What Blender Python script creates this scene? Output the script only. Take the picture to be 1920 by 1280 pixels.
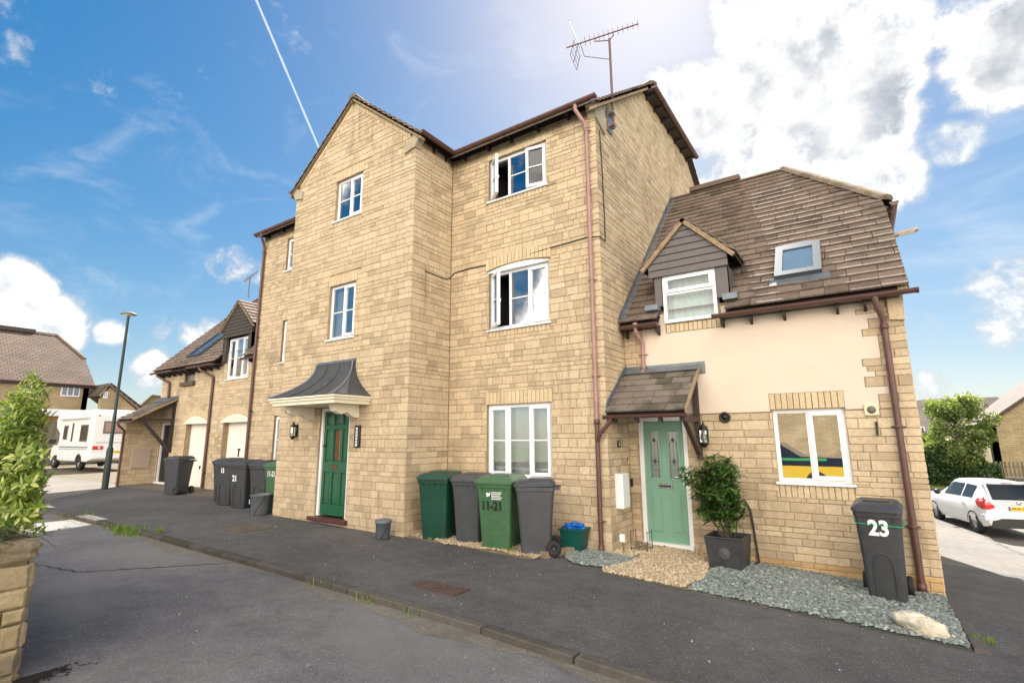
import bpy, math, random
from mathutils import Vector, Matrix, noise
random.seed(7)
for o in list(bpy.data.objects): bpy.data.objects.remove(o)
scene = bpy.context.scene
C = scene.collection
R = math.radians

# ---------------------------------------------------------------- camera
PITCH, YAW, ROLL = R(10.716), R(-34.213), R(-0.34)
F_ = Vector((math.sin(YAW)*math.cos(PITCH), math.cos(YAW)*math.cos(PITCH), math.sin(PITCH)))
R_ = Vector((math.cos(YAW), -math.sin(YAW), 0)); U_ = R_.cross(F_)
R2 = R_*math.cos(ROLL)+U_*math.sin(ROLL); U2 = U_*math.cos(ROLL)-R_*math.sin(ROLL)
cam = bpy.data.cameras.new('camera'); camo = bpy.data.objects.new('camera', cam); C.objects.link(camo)
cam.sensor_width = 36; cam.lens = 950/1920*36; cam.clip_start = .05; cam.clip_end = 3000
camo.matrix_world = Matrix(((R2.x,U2.x,-F_.x,0),(R2.y,U2.y,-F_.y,0),(R2.z,U2.z,-F_.z,0),(0,0,0,1)))
scene.camera = camo
def proj(p):
    d = p.dot(F_)
    if d < .1: return None
    return (960+950*p.dot(R2)/d, 640-950*p.dot(U2)/d, d)
def ray(x, y): return R2*((x-960)/950) - U2*((y-640)/950) + F_
def onY(x, y, Y): r = ray(x, y); return r*(Y/r.y)
def onX(x, y, X): r = ray(x, y); return r*(X/r.x)

# ---------------------------------------------------------------- sky, sun, exposure
SKY_SOFT = 8.0
CX = 4.8  # offset of the added unseen clouds, chosen for the window reflections
SUN_EL, SUN_AZ = 46.5, -16.3            # azimuth from +Y towards +X
sd = Vector((math.sin(R(SUN_AZ))*math.cos(R(SUN_EL)), math.cos(R(SUN_AZ))*math.cos(R(SUN_EL)), math.sin(R(SUN_EL))))
sun = bpy.data.lights.new('sun', 'SUN'); sun.energy = 4.8; sun.angle = R(.53); sun.color = (1, .94, .84)
suno = bpy.data.objects.new('sun', sun); C.objects.link(suno)
suno.rotation_mode = 'QUATERNION'; suno.rotation_quaternion = sd.to_track_quat('Z', 'Y'); suno.location = sd*60
world = bpy.data.worlds.new('World'); scene.world = world; world.use_nodes = True
wt = world.node_tree; wn = wt.nodes; wl = wt.links; wn.clear()
def N(t, **k):
    n = wn.new(t)
    for a, b in k.items(): setattr(n, a, b)
    return n
def M(op, a, b=None, c=None, tree=None):
    n = wn.new('ShaderNodeMath'); n.operation = op
    for i, v in enumerate((a, b, c)):
        if v is None: continue
        if isinstance(v, (int, float)): n.inputs[i].default_value = v
        else: wl.new(v, n.inputs[i])
    return n.outputs[0]
def VM(op, a, b=None):
    n = wn.new('ShaderNodeVectorMath'); n.operation = op
    for i, v in enumerate((a, b)):
        if v is None: continue
        if isinstance(v, (tuple, list, Vector)): n.inputs[i].default_value = tuple(v)
        else: wl.new(v, n.inputs[i])
    return n
def smooth(x, a, b):
    n = wn.new('ShaderNodeMapRange'); n.interpolation_type = 'SMOOTHSTEP'
    wl.new(x, n.inputs[0]); n.inputs[1].default_value = a; n.inputs[2].default_value = b
    return n.outputs[0]
sky = N('ShaderNodeTexSky', sky_type='NISHITA', sun_disc=False, sun_elevation=R(SUN_EL), sun_rotation=R(SUN_AZ), air_density=1.0, dust_density=.65, ozone_density=2.0, altitude=100)
hs = N('ShaderNodeHueSaturation'); hs.inputs['Saturation'].default_value = 1.66; hs.inputs['Value'].default_value = .52
sv = N('ShaderNodeSeparateColor'); wl.new(sky.outputs[0], sv.inputs[0]); cv = N('ShaderNodeCombineColor')
for i_ in range(3):
    q_ = N('ShaderNodeMath', operation='DIVIDE'); d_ = N('ShaderNodeMath', operation='MULTIPLY_ADD'); d_.inputs[1].default_value = 1/SKY_SOFT; d_.inputs[2].default_value = 1
    wl.new(sv.outputs[i_], d_.inputs[0]); wl.new(sv.outputs[i_], q_.inputs[0]); wl.new(d_.outputs[0], q_.inputs[1]); wl.new(q_.outputs[0], cv.inputs[i_])
wl.new(cv.outputs[0], hs.inputs['Color'])
tc = N('ShaderNodeTexCoord'); nrm = VM('NORMALIZE', tc.outputs['Generated']); D = nrm.outputs[0]
sep = N('ShaderNodeSeparateXYZ'); wl.new(D, sep.inputs[0]); dz = sep.outputs[2]
def fbm(vec, scale, detail, rough=.55, dist=0.0):
    n = N('ShaderNodeTexNoise'); n.inputs['Scale'].default_value = scale; n.inputs['Detail'].default_value = detail
    n.inputs['Roughness'].default_value = rough; n.inputs['Distortion'].default_value = dist
    wl.new(vec, n.inputs['Vector']); return n.outputs[0]
shape = fbm(D, 5.0, 10, .60, .3); fine = fbm(D, 16, 9, .68); shade = fbm(D, 5.0, 6, .55)
def blob(px, py, rad, w=1.0):
    d = ray(px, py).normalized()
    dt = VM('DOT_PRODUCT', D, d).outputs['Value']
    g = smooth(dt, math.cos(rad*1.0), math.cos(rad*.25))
    return M('MULTIPLY', g, w)
B = None
for px, py, rad, w in [(1470,90,.18,.85),(1610,60,.13,.8),(1340,190,.13,.82),(1530,180,.17,.9),(1220,180,.07,.66),(1410,280,.13,.8),(1640,340,.09,.62),(1350,330,.10,.8),
        (1900,90,.10,.72),(1790,30,.06,.5),(30,548,.065,.68),(105,610,.065,.62),(50,640,.06,.55),(205,622,.034,.62),(440,500,.07,.50),(500,510,.05,.5),(390,632,.05,.5),(280,700,.045,.52),(1890,530,.075,.46),(1905,620,.06,.42),(1740,740,.05,.4),(1790,272,.045,.42)]:
    g = blob(px, py, rad, w); B = g if B is None else M('MAXIMUM', B, g)
# clouds elsewhere in the sky outside the frame, added to light the shaded facade
back = VM('DOT_PRODUCT', D, ray(960, 500).normalized()).outputs['Value']
added_clouds = M('MULTIPLY', smooth(back, .52, .2), smooth(fbm(VM('ADD', D, (CX, 0, 0)).outputs[0], 1.9, 3, .5), .44, .56))
B = M('MAXIMUM', B, M('MULTIPLY', added_clouds, 1.25))
dens = M('ADD', B, M('MULTIPLY', M('SUBTRACT', shape, .5), 2.3)); dens = M('ADD', dens, M('MULTIPLY', M('SUBTRACT', fine, .5), .9))
mask = smooth(dens, .28, 1.25)
core = M('MULTIPLY', smooth(dens, .45, 1.0), M('MINIMUM', 1, M('ADD', M('MULTIPLY', smooth(shade, .22, .58), 1.0), M('MULTIPLY', blob(1490, 215, .22), .65))))
# thick clouds look grey only towards the sun, where one sees their shaded side; clouds opposite the sun are fully lit
core = M('MULTIPLY', core, smooth(VM('DOT_PRODUCT', D, sd).outputs['Value'], .15, .55))
# wispy cirrus
mp = N('ShaderNodeMapping'); mp.inputs['Scale'].default_value = (1.0, 2.6, 5.0); mp.inputs['Rotation'].default_value = (.35, .3, .5); wl.new(D, mp.inputs['Vector'])
cir = M('MULTIPLY', smooth(fbm(mp.outputs[0], 2.2, 8, .62, .6), .50, .80), .34)
cir = M('MULTIPLY', cir, smooth(dz, -.02, .25))
# contrail: a thin great-circle arc
a_, b_ = ray(476, -10).normalized(), ray(597, 275).normalized(); n_ = a_.cross(b_).normalized()
ct = M('ABSOLUTE', VM('DOT_PRODUCT', D, n_).outputs['Value'])
wid = M('ADD', .0017, M('MULTIPLY', fbm(D, 60, 3), .0022))
trail = M('SUBTRACT', 1, M('DIVIDE', ct, wid)); trail = smooth(trail, 0, .95)
trail = M('MULTIPLY', trail, smooth(VM('DOT_PRODUCT', D, ray(540, 120).normalized()).outputs['Value'], .90, .97)); trail = M('MULTIPLY', trail, .8)
CLOUD = 14.0  # cloud radiance far above white, raised and warmed to fill the shaded fronts
c1_, c2_ = N('ShaderNodeRGB'), N('ShaderNodeRGB'); c1_.outputs[0].default_value = (CLOUD, CLOUD*.90, CLOUD*.77, 1); c2_.outputs[0].default_value = (.95, 1.06, 1.22, 1)
def logmix(f, a, b):
    sa, sb, co = N('ShaderNodeSeparateColor'), N('ShaderNodeSeparateColor'), N('ShaderNodeCombineColor'); wl.new(a, sa.inputs[0]); wl.new(b, sb.inputs[0]); inv = M('SUBTRACT', 1, f)
    for i in range(3): wl.new(M('MULTIPLY', M('POWER', M('MAXIMUM', sa.outputs[i], .01), inv), M('POWER', M('MAXIMUM', sb.outputs[i], .01), f)), co.inputs[i])
    return co
c3_ = N('ShaderNodeRGB'); c3_.outputs[0].default_value = (2.6, 2.55, 2.5, 1); grey = logmix(smooth(fbm(D, 7.5, 8, .6), .34, .66), c2_.outputs[0], c3_.outputs[0])
cc = logmix(core, c1_.outputs[0], grey.outputs[0])
m1 = N('ShaderNodeMixRGB'); wl.new(M('MAXIMUM', cir, trail), m1.inputs[0]); wl.new(hs.outputs[0], m1.inputs[1]); m1.inputs[2].default_value = (2.3, 2.4, 2.5, 1)
def logmix(f, a, b):
    sa, sb, co = N('ShaderNodeSeparateColor'), N('ShaderNodeSeparateColor'), N('ShaderNodeCombineColor'); wl.new(a, sa.inputs[0]); wl.new(b, sb.inputs[0]); inv = M('SUBTRACT', 1, f)
    for i in range(3): wl.new(M('MULTIPLY', M('POWER', M('MAXIMUM', sa.outputs[i], .01), inv), M('POWER', M('MAXIMUM', sb.outputs[i], .01), f)), co.inputs[i])
    return co
thin = N('ShaderNodeMixRGB'); wl.new(smooth(dens, .30, .66), thin.inputs[0]); wl.new(m1.outputs[0], thin.inputs[1]); thin.inputs[2].default_value = (1.75, 1.82, 1.9, 1)
m2 = logmix(smooth(dens, .45, 1.05), thin.outputs[0], cc.outputs[0])
bg = N('ShaderNodeBackground'); bg.inputs[1].default_value = .12; wl.new(m2.outputs[0], bg.inputs[0])
wo = N('ShaderNodeOutputWorld'); wl.new(bg.outputs[0], wo.inputs[0])
scene.view_settings.view_transform = 'Standard'; scene.view_settings.look = 'None'; scene.view_settings.gamma = 1
scene.view_settings.exposure = 1.86; scene.view_settings.use_curve_mapping = False
scene.render.engine = 'CYCLES'
scene.cycles.max_bounces = 8; scene.cycles.transparent_max_bounces = 12

# ---------------------------------------------------------------- materials
MATS = {}
def pm(name, col, rough=.6, metal=0, noise_amt=0, noise_scale=8, bump=0, bump_scale=60, spec=.5, col2=None, alpha=None, coat=0):
    if name in MATS: return MATS[name]
    m = bpy.data.materials.new(name); m.use_nodes = True; t = m.node_tree; n = t.nodes; l = t.links; p = n['Principled BSDF']
    p.inputs['Base Color'].default_value = (*col, 1); p.inputs['Roughness'].default_value = rough; p.inputs['Metallic'].default_value = metal
    p.inputs['Specular IOR Level'].default_value = spec
    if coat: p.inputs['Coat Weight'].default_value = coat
    tcn = n.new('ShaderNodeTexCoord')
    if noise_amt:
        nz = n.new('ShaderNodeTexNoise'); nz.inputs['Scale'].default_value = noise_scale; nz.inputs['Detail'].default_value = 6; nz.inputs['Roughness'].default_value = .62; l.new(tcn.outputs['Object'], nz.inputs['Vector'])
        mr = n.new('ShaderNodeMapRange'); mr.inputs[1].default_value = .3; mr.inputs[2].default_value = .7; l.new(nz.outputs[0], mr.inputs[0])
        mx = n.new('ShaderNodeMixRGB'); l.new(mr.outputs[0], mx.inputs[0]); c2 = col2 or tuple(c*(1-noise_amt) for c in col)
        mx.inputs[1].default_value = (*col, 1); mx.inputs[2].default_value = (*c2, 1); l.new(mx.outputs[0], p.inputs['Base Color'])
    if bump:
        nb = n.new('ShaderNodeTexNoise'); nb.inputs['Scale'].default_value = bump_scale; nb.inputs['Detail'].default_value = 5; l.new(tcn.outputs['Object'], nb.inputs['Vector'])
        bp = n.new('ShaderNodeBump'); bp.inputs['Strength'].default_value = bump; bp.inputs['Distance'].default_value = .01; l.new(nb.outputs[0], bp.inputs['Height']); l.new(bp.outputs[0], p.inputs['Normal'])
    MATS[name] = m; return m

def toned(name, cols, grime=(.15,.13,.10), grime_at=(.56,.72), grime_scale=1.1, rough=.9, bump=.6, bump_scale=38, gtone=.45, moss=None, speck=None, grime_amt=.75, streak=0):
    """material for stones, tiles and planks: every piece has its own tone (object property or face attribute)"""
    if name in MATS: return MATS[name]
    m = bpy.data.materials.new(name); m.use_nodes = True; t = m.node_tree; n = t.nodes; l = t.links; p = n['Principled BSDF']
    p.inputs['Roughness'].default_value = rough; p.inputs['Specular IOR Level'].default_value = .25
    def mm(op, a, b, clamp=False):
        q = n.new('ShaderNodeMath'); q.operation = op; q.use_clamp = clamp
        for i, v in enumerate((a, b)):
            if v is None: continue
            if isinstance(v, (int, float)): q.inputs[i].default_value = v
            else: l.new(v, q.inputs[i])
        return q.outputs[0]
    ao = n.new('ShaderNodeAttribute'); ao.attribute_type = 'OBJECT'; ao.attribute_name = 'tone'
    ag = n.new('ShaderNodeAttribute'); ag.attribute_type = 'GEOMETRY'; ag.attribute_name = 'tone'
    tone = mm('ADD', ao.outputs['Fac'], ag.outputs['Fac'])
    geo = n.new('ShaderNodeNewGeometry'); pos = geo.outputs['Position']
    ramp = n.new('ShaderNodeValToRGB'); cr = ramp.color_ramp; cr.interpolation = 'LINEAR'
    cr.elements[0].position = 0; cr.elements[0].color = (*cols[0], 1); cr.elements[1].position = 1; cr.elements[1].color = (*cols[-1], 1)
    for i in range(1, len(cols)-1): e = cr.elements.new(i/(len(cols)-1)); e.color = (*cols[i], 1)
    l.new(tone, ramp.inputs[0])
    def nz(scale, det=6, ro=.6):
        q = n.new('ShaderNodeTexNoise'); q.inputs['Scale'].default_value = scale; q.inputs['Detail'].default_value = det; q.inputs['Roughness'].default_value = ro; l.new(pos, q.inputs['Vector']); return q.outputs[0]
    def rng(v, a, b, lo=0, hi=1):
        q = n.new('ShaderNodeMapRange'); q.inputs[1].default_value = a; q.inputs[2].default_value = b; q.inputs[3].default_value = lo; q.inputs[4].default_value = hi; l.new(v, q.inputs[0]); return q.outputs[0]
    mx = n.new('ShaderNodeMixRGB'); mx.blend_type = 'MULTIPLY'; mx.inputs[0].default_value = 1; l.new(ramp.outputs[0], mx.inputs[1])
    g = rng(nz(28, 6, .7), .25, .75, .74, 1.22); l.new(g, mx.inputs[2]); out = mx.outputs[0]
    # weathering: patches that catch some stones more than others
    hash_ = mm('FRACT', mm('MULTIPLY', tone, 37.7), None)
    gp = mm('ADD', nz(grime_scale, 4, .6), mm('MULTIPLY', mm('SUBTRACT', hash_, .5), gtone)); gp = mm('ADD', gp, mm('MULTIPLY', mm('SUBTRACT', nz(14, 6, .7), .5), .35))
    gm = rng(gp, grime_at[0], grime_at[1]+.12)
    m2 = n.new('ShaderNodeMixRGB'); l.new(mm('MULTIPLY', gm, grime_amt), m2.inputs[0]); l.new(out, m2.inputs[1]); m2.inputs[2].default_value = (*grime, 1); out = m2.outputs[0]
    if streak:
        mpp = n.new('ShaderNodeMapping'); mpp.inputs['Scale'].default_value = (5.5, 5.5, .55); l.new(pos, mpp.inputs['Vector']); q = n.new('ShaderNodeTexNoise'); q.inputs['Scale'].default_value = 1; q.inputs['Detail'].default_value = 5; q.inputs['Roughness'].default_value = .6; l.new(mpp.outputs[0], q.inputs['Vector'])
        f = mm('MULTIPLY', rng(q.outputs[0], .55, .72), rng(nz(.45, 3, .5), .42, .60)); ms = n.new('ShaderNodeMixRGB'); l.new(mm('MULTIPLY', f, streak), ms.inputs[0]); l.new(out, ms.inputs[1]); ms.inputs[2].default_value = (.17,.125,.085,1); out = ms.outputs[0]
    if speck:
        col, sc, th = speck
        sp = rng(nz(sc, 4, .7), th, th+.06); m3 = n.new('ShaderNodeMixRGB'); l.new(sp, m3.inputs[0]); l.new(out, m3.inputs[1]); m3.inputs[2].default_value = (*col, 1); out = m3.outputs[0]
    if moss:
        col, sc, th = moss
        sp = rng(nz(sc, 8, .7), th, th+.08); m3 = n.new('ShaderNodeMixRGB'); l.new(sp, m3.inputs[0]); l.new(out, m3.inputs[1]); m3.inputs[2].default_value = (*col, 1); out = m3.outputs[0]
    l.new(out, p.inputs['Base Color'])
    bp = n.new('ShaderNodeBump'); bp.inputs['Strength'].default_value = bump; bp.inputs['Distance'].default_value = .012; l.new(nz(bump_scale, 7, .68), bp.inputs['Height']); l.new(bp.outputs[0], p.inputs['Normal'])
    MATS[name] = m; return m

STONE = toned('cotswold_stone', [(.455,.35,.23),(.50,.39,.26),(.54,.428,.287),(.52,.41,.275),(.565,.455,.312),(.475,.372,.252)], grime=(.25,.195,.13), grime_at=(.50,.68), grime_amt=.55, streak=.55)
STONE_S = toned('cotswold_stone_side', [(.34,.255,.145),(.43,.325,.185),(.50,.385,.225),(.47,.35,.20),(.54,.43,.265),(.40,.31,.19)], grime=(.14,.115,.09), grime_at=(.44,.60))

BRICK = toned('reconstituted_brick', [(.50,.39,.25),(.55,.44,.285),(.53,.41,.265),(.59,.48,.325)], grime_at=(.66,.85), gtone=.25)
TILE = toned('concrete_roof_tile', [(.145,.108,.086),(.185,.14,.112),(.16,.12,.097),(.205,.157,.127),(.17,.13,.105)], grime=(.055,.045,.035), grime_at=(.56,.70), grime_scale=2.2, moss=((.10,.085,.045), 9, .62), speck=((.36,.31,.22), 30, .66), bump=1.0, bump_scale=26)
TILE_D = toned('mossy_porch_tile', [(.14,.115,.10),(.19,.155,.13),(.16,.135,.12),(.22,.185,.155)], grime=(.05,.05,.035), grime_at=(.44,.58), grime_scale=3, moss=((.15,.15,.06), 14, .60), bump=1.0)
OLDSTONE = toned('old_wall_stone', [(.33,.25,.14),(.44,.34,.20),(.38,.29,.17)], grime=(.13,.11,.085), grime_at=(.50,.64), grime_scale=5, bump=1.2, bump_scale=30)
WOOD = toned('weathered_board', [(.16,.13,.10),(.21,.175,.135),(.13,.11,.09)], grime=(.07,.06,.05), bump=.6)
MORTAR = pm('mortar', (.33,.25,.155), .95, noise_amt=.3, noise_scale=9, bump=.6)
RENDER = pm('cream_render', (.66,.55,.45), .92, noise_amt=.07, noise_scale=2.2, bump=.5, bump_scale=160)
UPVC = pm('white_upvc', (.78,.78,.80), .3, noise_amt=.04, noise_scale=3)
CREAM = pm('cream_paint', (.80,.73,.58), .5, noise_amt=.07, noise_scale=5)
GARDOOR = pm('garage_door_paint', (.80,.77,.69), .45, noise_amt=.08, noise_scale=2.5)
BROWNP = pm('brown_plastic', (.115,.055,.045), .4, noise_amt=.25, noise_scale=9)
PINKP = pm('faded_brown_plastic', (.34,.20,.175), .5, noise_amt=.25, noise_scale=7)
BLACKW = pm('dark_stained_wood', (.035,.025,.022), .6, noise_amt=.3, noise_scale=12, bump=.3)
GREYBOARD = pm('grey_cladding_board', (.115,.098,.100), .55, noise_amt=.18, noise_scale=10, bump=.25, bump_scale=30)
OLDBOARD = pm('weathered_cladding_board', (.055,.048,.04), .75, noise_amt=.45, noise_scale=9, bump=.6)
LEAD = pm('lead_sheet', (.17,.20,.23), .42, metal=.35, noise_amt=.4, noise_scale=6, bump=.4, bump_scale=14)
LEADROOF = toned('weathered_lead_roof', [(.05,.053,.058),(.07,.073,.078),(.06,.062,.066)], grime=(.03,.03,.03), grime_at=(.48,.6), grime_scale=4, speck=((.28,.17,.06), 7, .66), moss=((.30,.29,.26), 22, .68), bump=.5, bump_scale=18, rough=.6)
VERGE = pm('verge_mortar', (.34,.25,.155), .95, noise_amt=.45, noise_scale=14, bump=.8)
KNEELER = pm('pale_kneeler_stone', (.40,.345,.25), .9, noise_amt=.25, noise_scale=8, bump=.4)
GREEND = pm('green_door_paint', (.012,.095,.045), .28, noise_amt=.15, noise_scale=5, coat=.2)
SAGE = pm('sage_door', (.17,.33,.245), .35, noise_amt=.05, noise_scale=4)
CHROME = pm('chrome', (.7,.7,.7), .15, metal=1)
BRASS = pm('tarnished_brass', (.25,.12,.07), .35, metal=.9, noise_amt=.3)
BLACKP = pm('black_plastic', (.012,.012,.013), .4)
GREYP = pm('grey_plastic', (.10,.12,.14), .45, noise_amt=.12)
WHITEP = pm('white_plastic', (.74,.75,.76), .4, noise_amt=.06)
ROOM = pm('dark_room', (.045,.045,.05), .9)
CURT = pm('cream_curtain', (.62,.56,.42), .85, noise_amt=.1, noise_scale=20)
NET = pm('white_blind', (.68,.70,.70), .8, noise_amt=.08, noise_scale=8)
BRICKRED = pm('red_brown_paint', (.09,.03,.025), .45, noise_amt=.3)
GALV = pm('galvanised_steel', (.42,.42,.42), .4, metal=.8, noise_amt=.3, noise_scale=12)
RUST = pm('brown_aerial_metal', (.17,.10,.09), .5, metal=.6, noise_amt=.3)
NETC = pm('pale_blue_blind', (.42,.54,.55), .8, noise_amt=.1, noise_scale=3)
CABLE = pm('cable_black', (.02,.018,.018), .5)
def glass_mat(name, tint=(.93,.96,.95), refl=2.2, base=.10, rough=.0):
    m = bpy.data.materials.new(name); m.use_nodes = True; t = m.node_tree; n = t.nodes; l = t.links; n.clear()
    o = n.new('ShaderNodeOutputMaterial'); tr = n.new('ShaderNodeBsdfTransparent'); tr.inputs[0].default_value = (*tint, 1)
    gl = n.new('ShaderNodeBsdfGlossy'); gl.inputs['Roughness'].default_value = rough; gl.inputs[0].default_value = (.95,.97,1,1)
    fr = n.new('ShaderNodeFresnel'); fr.inputs[0].default_value = 1.5
    ma = n.new('ShaderNodeMath'); ma.operation = 'MULTIPLY_ADD'; ma.use_clamp = True; l.new(fr.outputs[0], ma.inputs[0]); ma.inputs[1].default_value = refl; ma.inputs[2].default_value = base
    nz = n.new('ShaderNodeTexNoise'); nz.inputs['Scale'].default_value = 2.4; nz.inputs['Detail'].default_value = 1; g = n.new('ShaderNodeTexCoord'); l.new(g.outputs['Object'], nz.inputs['Vector'])
    bp = n.new('ShaderNodeBump'); bp.inputs['Strength'].default_value = .03; bp.inputs['Distance'].default_value = .01; l.new(nz.outputs[0], bp.inputs['Height']); l.new(bp.outputs[0], gl.inputs['Normal'])
    mx = n.new('ShaderNodeMixShader'); l.new(ma.outputs[0], mx.inputs[0]); l.new(tr.outputs[0], mx.inputs[1]); l.new(gl.outputs[0], mx.inputs[2]); l.new(mx.outputs[0], o.inputs[0])
    MATS[name] = m; return m
GLASS_O = glass_mat('open_casement_glass', tint=(.35,.55,.80), refl=.8, base=.02)
GLASS_D = glass_mat('dim_window_glass', refl=.8, base=.02)
GLASS = glass_mat('window_glass', refl=2.0, base=.32)
CARGLASS = glass_mat('tinted_car_glass', (.35,.38,.40), 2.0, .08)

# ---------------------------------------------------------------- mesh helpers
class Fr:
    """a frame: U along, V up, N outwards"""
    def __init__(s, O, U, V=None, Nn=None):
        s.O = Vector(O); s.U = Vector(U).normalized(); s.V = Vector(V).normalized() if V else Vector((0,0,1)); s.N = Vector(Nn).normalized() if Nn else s.U.cross(s.V)
    def P(s, u, v, n=0): return s.O+s.U*u+s.V*v+s.N*n
    def mat(s, u, v, n=0):
        p = s.P(u, v, n); a, b, c = s.U, s.V, s.N
        return Matrix(((a.x,b.x,c.x,p.x),(a.y,b.y,c.y,p.y),(a.z,b.z,c.z,p.z),(0,0,0,1)))
WORLD = Fr((0,0,0), (1,0,0), (0,1,0), (0,0,1))
class MB:
    def __init__(s): s.v = []; s.f = []; s.t = []; s.sm = []
    def add(s, vs, fs, tone=None, smooth=False):
        b = len(s.v); s.v += [tuple(x) for x in vs]; s.f += [tuple(i+b for i in q) for q in fs]; s.t += [tone if tone is not None else 0]*len(fs); s.sm += [smooth]*len(fs); return s
    def box(s, x0, x1, y0, y1, z0, z1, F=None, tone=None, bev=0):
        """x/y/z in frame F as (U, V, N), or world"""
        F = F or WORLD
        if bev:
            b = bev
            pts = []
            for (n, i) in ((z0, b), (z0+b, 0), (z1-b, 0), (z1, b)):
                pts += [F.P(x0+i, y0+i, n), F.P(x1-i, y0+i, n), F.P(x1-i, y1-i, n), F.P(x0+i, y1-i, n)]
            fs = [(3,2,1,0), (12,13,14,15)]
            for k in range(3):
                for i in range(4): j = (i+1) % 4; fs.append((k*4+i, k*4+j, k*4+4+j, k*4+4+i))
            return s.add(pts, fs, tone)
        pts = [F.P(x, y, z) for z in (z0, z1) for (x, y) in ((x0,y0),(x1,y0),(x1,y1),(x0,y1))]
        return s.add(pts, [(3,2,1,0),(4,5,6,7),(0,1,5,4),(1,2,6,5),(2,3,7,6),(3,0,4,7)], tone)
    def prism(s, poly, n0, n1, F=None, tone=None):
        F = F or WORLD; k = len(poly)
        pts = [F.P(u, v, n0) for u, v in poly]+[F.P(u, v, n1) for u, v in poly]
        return s.add(pts, [tuple(range(k-1, -1, -1)), tuple(range(k, 2*k))]+[(i, (i+1) % k, k+(i+1) % k, k+i) for i in range(k)], tone)
    def tube(s, path, r, seg=8, caps=True, r1=None, tone=None):
        path = [Vector(p) for p in path]; n = len(path); rings = []; up = None
        for i, p in enumerate(path):
            d = (path[min(i+1, n-1)]-path[max(i-1, 0)]).normalized()
            if up is None: up = d.orthogonal().normalized()
            up = (up-d*up.dot(d)); up = up.normalized() if up.length > 1e-5 else d.orthogonal().normalized()
            q = d.cross(up); rr = r if r1 is None else r+(r1-r)*i/(n-1)
            if isinstance(r, (list, tuple)): rr = r[i]
            rings.append([p+(up*math.cos(2*math.pi*k/seg)+q*math.sin(2*math.pi*k/seg))*rr for k in range(seg)])
        vs = [v for g in rings for v in g]
        fs = [(i*seg+k, i*seg+(k+1) % seg, (i+1)*seg+(k+1) % seg, (i+1)*seg+k) for i in range(n-1) for k in range(seg)]
        s.add(vs, fs, tone, True)
        if caps: s.add(rings[0], [tuple(range(seg-1, -1, -1))], tone); s.add(rings[-1], [tuple(range(seg))], tone)
        return s
    def lathe(s, prof, c, axis=(0,0,1), seg=20, tone=None, smooth=True):
        ax = Vector(axis).normalized(); a = ax.orthogonal().normalized(); b = ax.cross(a); c = Vector(c)
        vs = [c+ax*h+(a*math.cos(2*math.pi*k/seg)+b*math.sin(2*math.pi*k/seg))*r for r, h in prof for k in range(seg)]
        return s.add(vs, [(i*seg+k, i*seg+(k+1) % seg, (i+1)*seg+(k+1) % seg, (i+1)*seg+k) for i in range(len(prof)-1) for k in range(seg)], tone, smooth)
    def quad(s, a, b, c, d, tone=None): return s.add([a, b, c, d], [(0,1,2,3)], tone)
    def mesh(s, name, mat):
        me = bpy.data.meshes.new(name); me.from_pydata(s.v, [], s.f); me.materials.append(mat)
        if any(s.t): me.attributes.new('tone', 'FLOAT', 'FACE').data.foreach_set('value', s.t)
        if any(s.sm): me.polygons.foreach_set('use_smooth', s.sm)
        me.update(); return me
    def build(s, name, mat, parent=None, **tags):
        return link(name, s.mesh(name, mat), parent, **tags)
def link(name, me, parent=None, matrix=None, **tags):
    o = bpy.data.objects.new(name, me); C.objects.link(o)
    if parent is not None:
        o.parent = parent
        if parent.get('_w'): o.matrix_parent_inverse = Matrix.Translation(-parent.location)
    if matrix is not None: o.matrix_basis = matrix
    for k, v in tags.items(): o[k] = v
    return o
def thing(name, loc, label, category, group=None, rz=0, worldspace=False):
    """an Empty at the thing's base; worldspace things have parts given in world coordinates"""
    o = bpy.data.objects.new(name, None); C.objects.link(o); o.location = loc; o.rotation_euler = (0, 0, rz); o.empty_display_size = .1
    o['label'] = label; o['category'] = category
    if group: o['group'] = group
    if worldspace: o['_w'] = 1
    return o
def tag(o, label=None, category=None, group=None, kind=None):
    for k, v in (('label', label), ('category', category), ('group', group), ('kind', kind)):
        if v: o[k] = v
    return o
def kids(o): return [c for c in bpy.data.objects if c.parent == o]
def copy_tree(o, parent=None):
    c = o.copy(); C.objects.link(c)
    if parent is not None: c.parent = parent
    for ch in list(o.children): copy_tree(ch, c)
    return c

def inset(poly, d):
    us = [p[0] for p in poly]; vs = [p[1] for p in poly]; cu = (min(us)+max(us))/2; cv = (min(vs)+max(vs))/2
    wu = max((max(us)-min(us))/2, .001); wv = max((max(vs)-min(vs))/2, .001); ku = max(0, 1-d/wu); kv = max(0, 1-d/wv)
    return [(cu+(u-cu)*ku, cv+(v-cv)*kv) for u, v in poly]
def piece(poly, n0, n1, ch=.005, tilt=0.0, jit=0.0, rnd=random):
    """one stone / brick / tile: (u, v, n) vertices and faces; tilt lifts the lower edge"""
    k = len(poly); v0 = min(p[1] for p in poly); v1 = max(p[1] for p in poly); h = max(v1-v0, .001)
    def nn(v, n): return n+tilt*(1-(v-v0)/h)
    P = [(u+rnd.uniform(-jit, jit), v+rnd.uniform(-jit, jit)) for u, v in poly]; Q = inset(P, ch)
    vs = [(u, v, nn(v, n0)) for u, v in P]+[(u, v, nn(v, n1-ch)) for u, v in P]+[(u, v, nn(v, n1)+rnd.uniform(-jit, jit)*.5) for u, v in Q]
    fs = [tuple(range(2*k, 3*k))]
    for i in range(k):
        j = (i+1) % k; fs += [(i, j, k+j, k+i), (k+i, k+j, 2*k+j, 2*k+i)]
    return vs, fs
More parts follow.
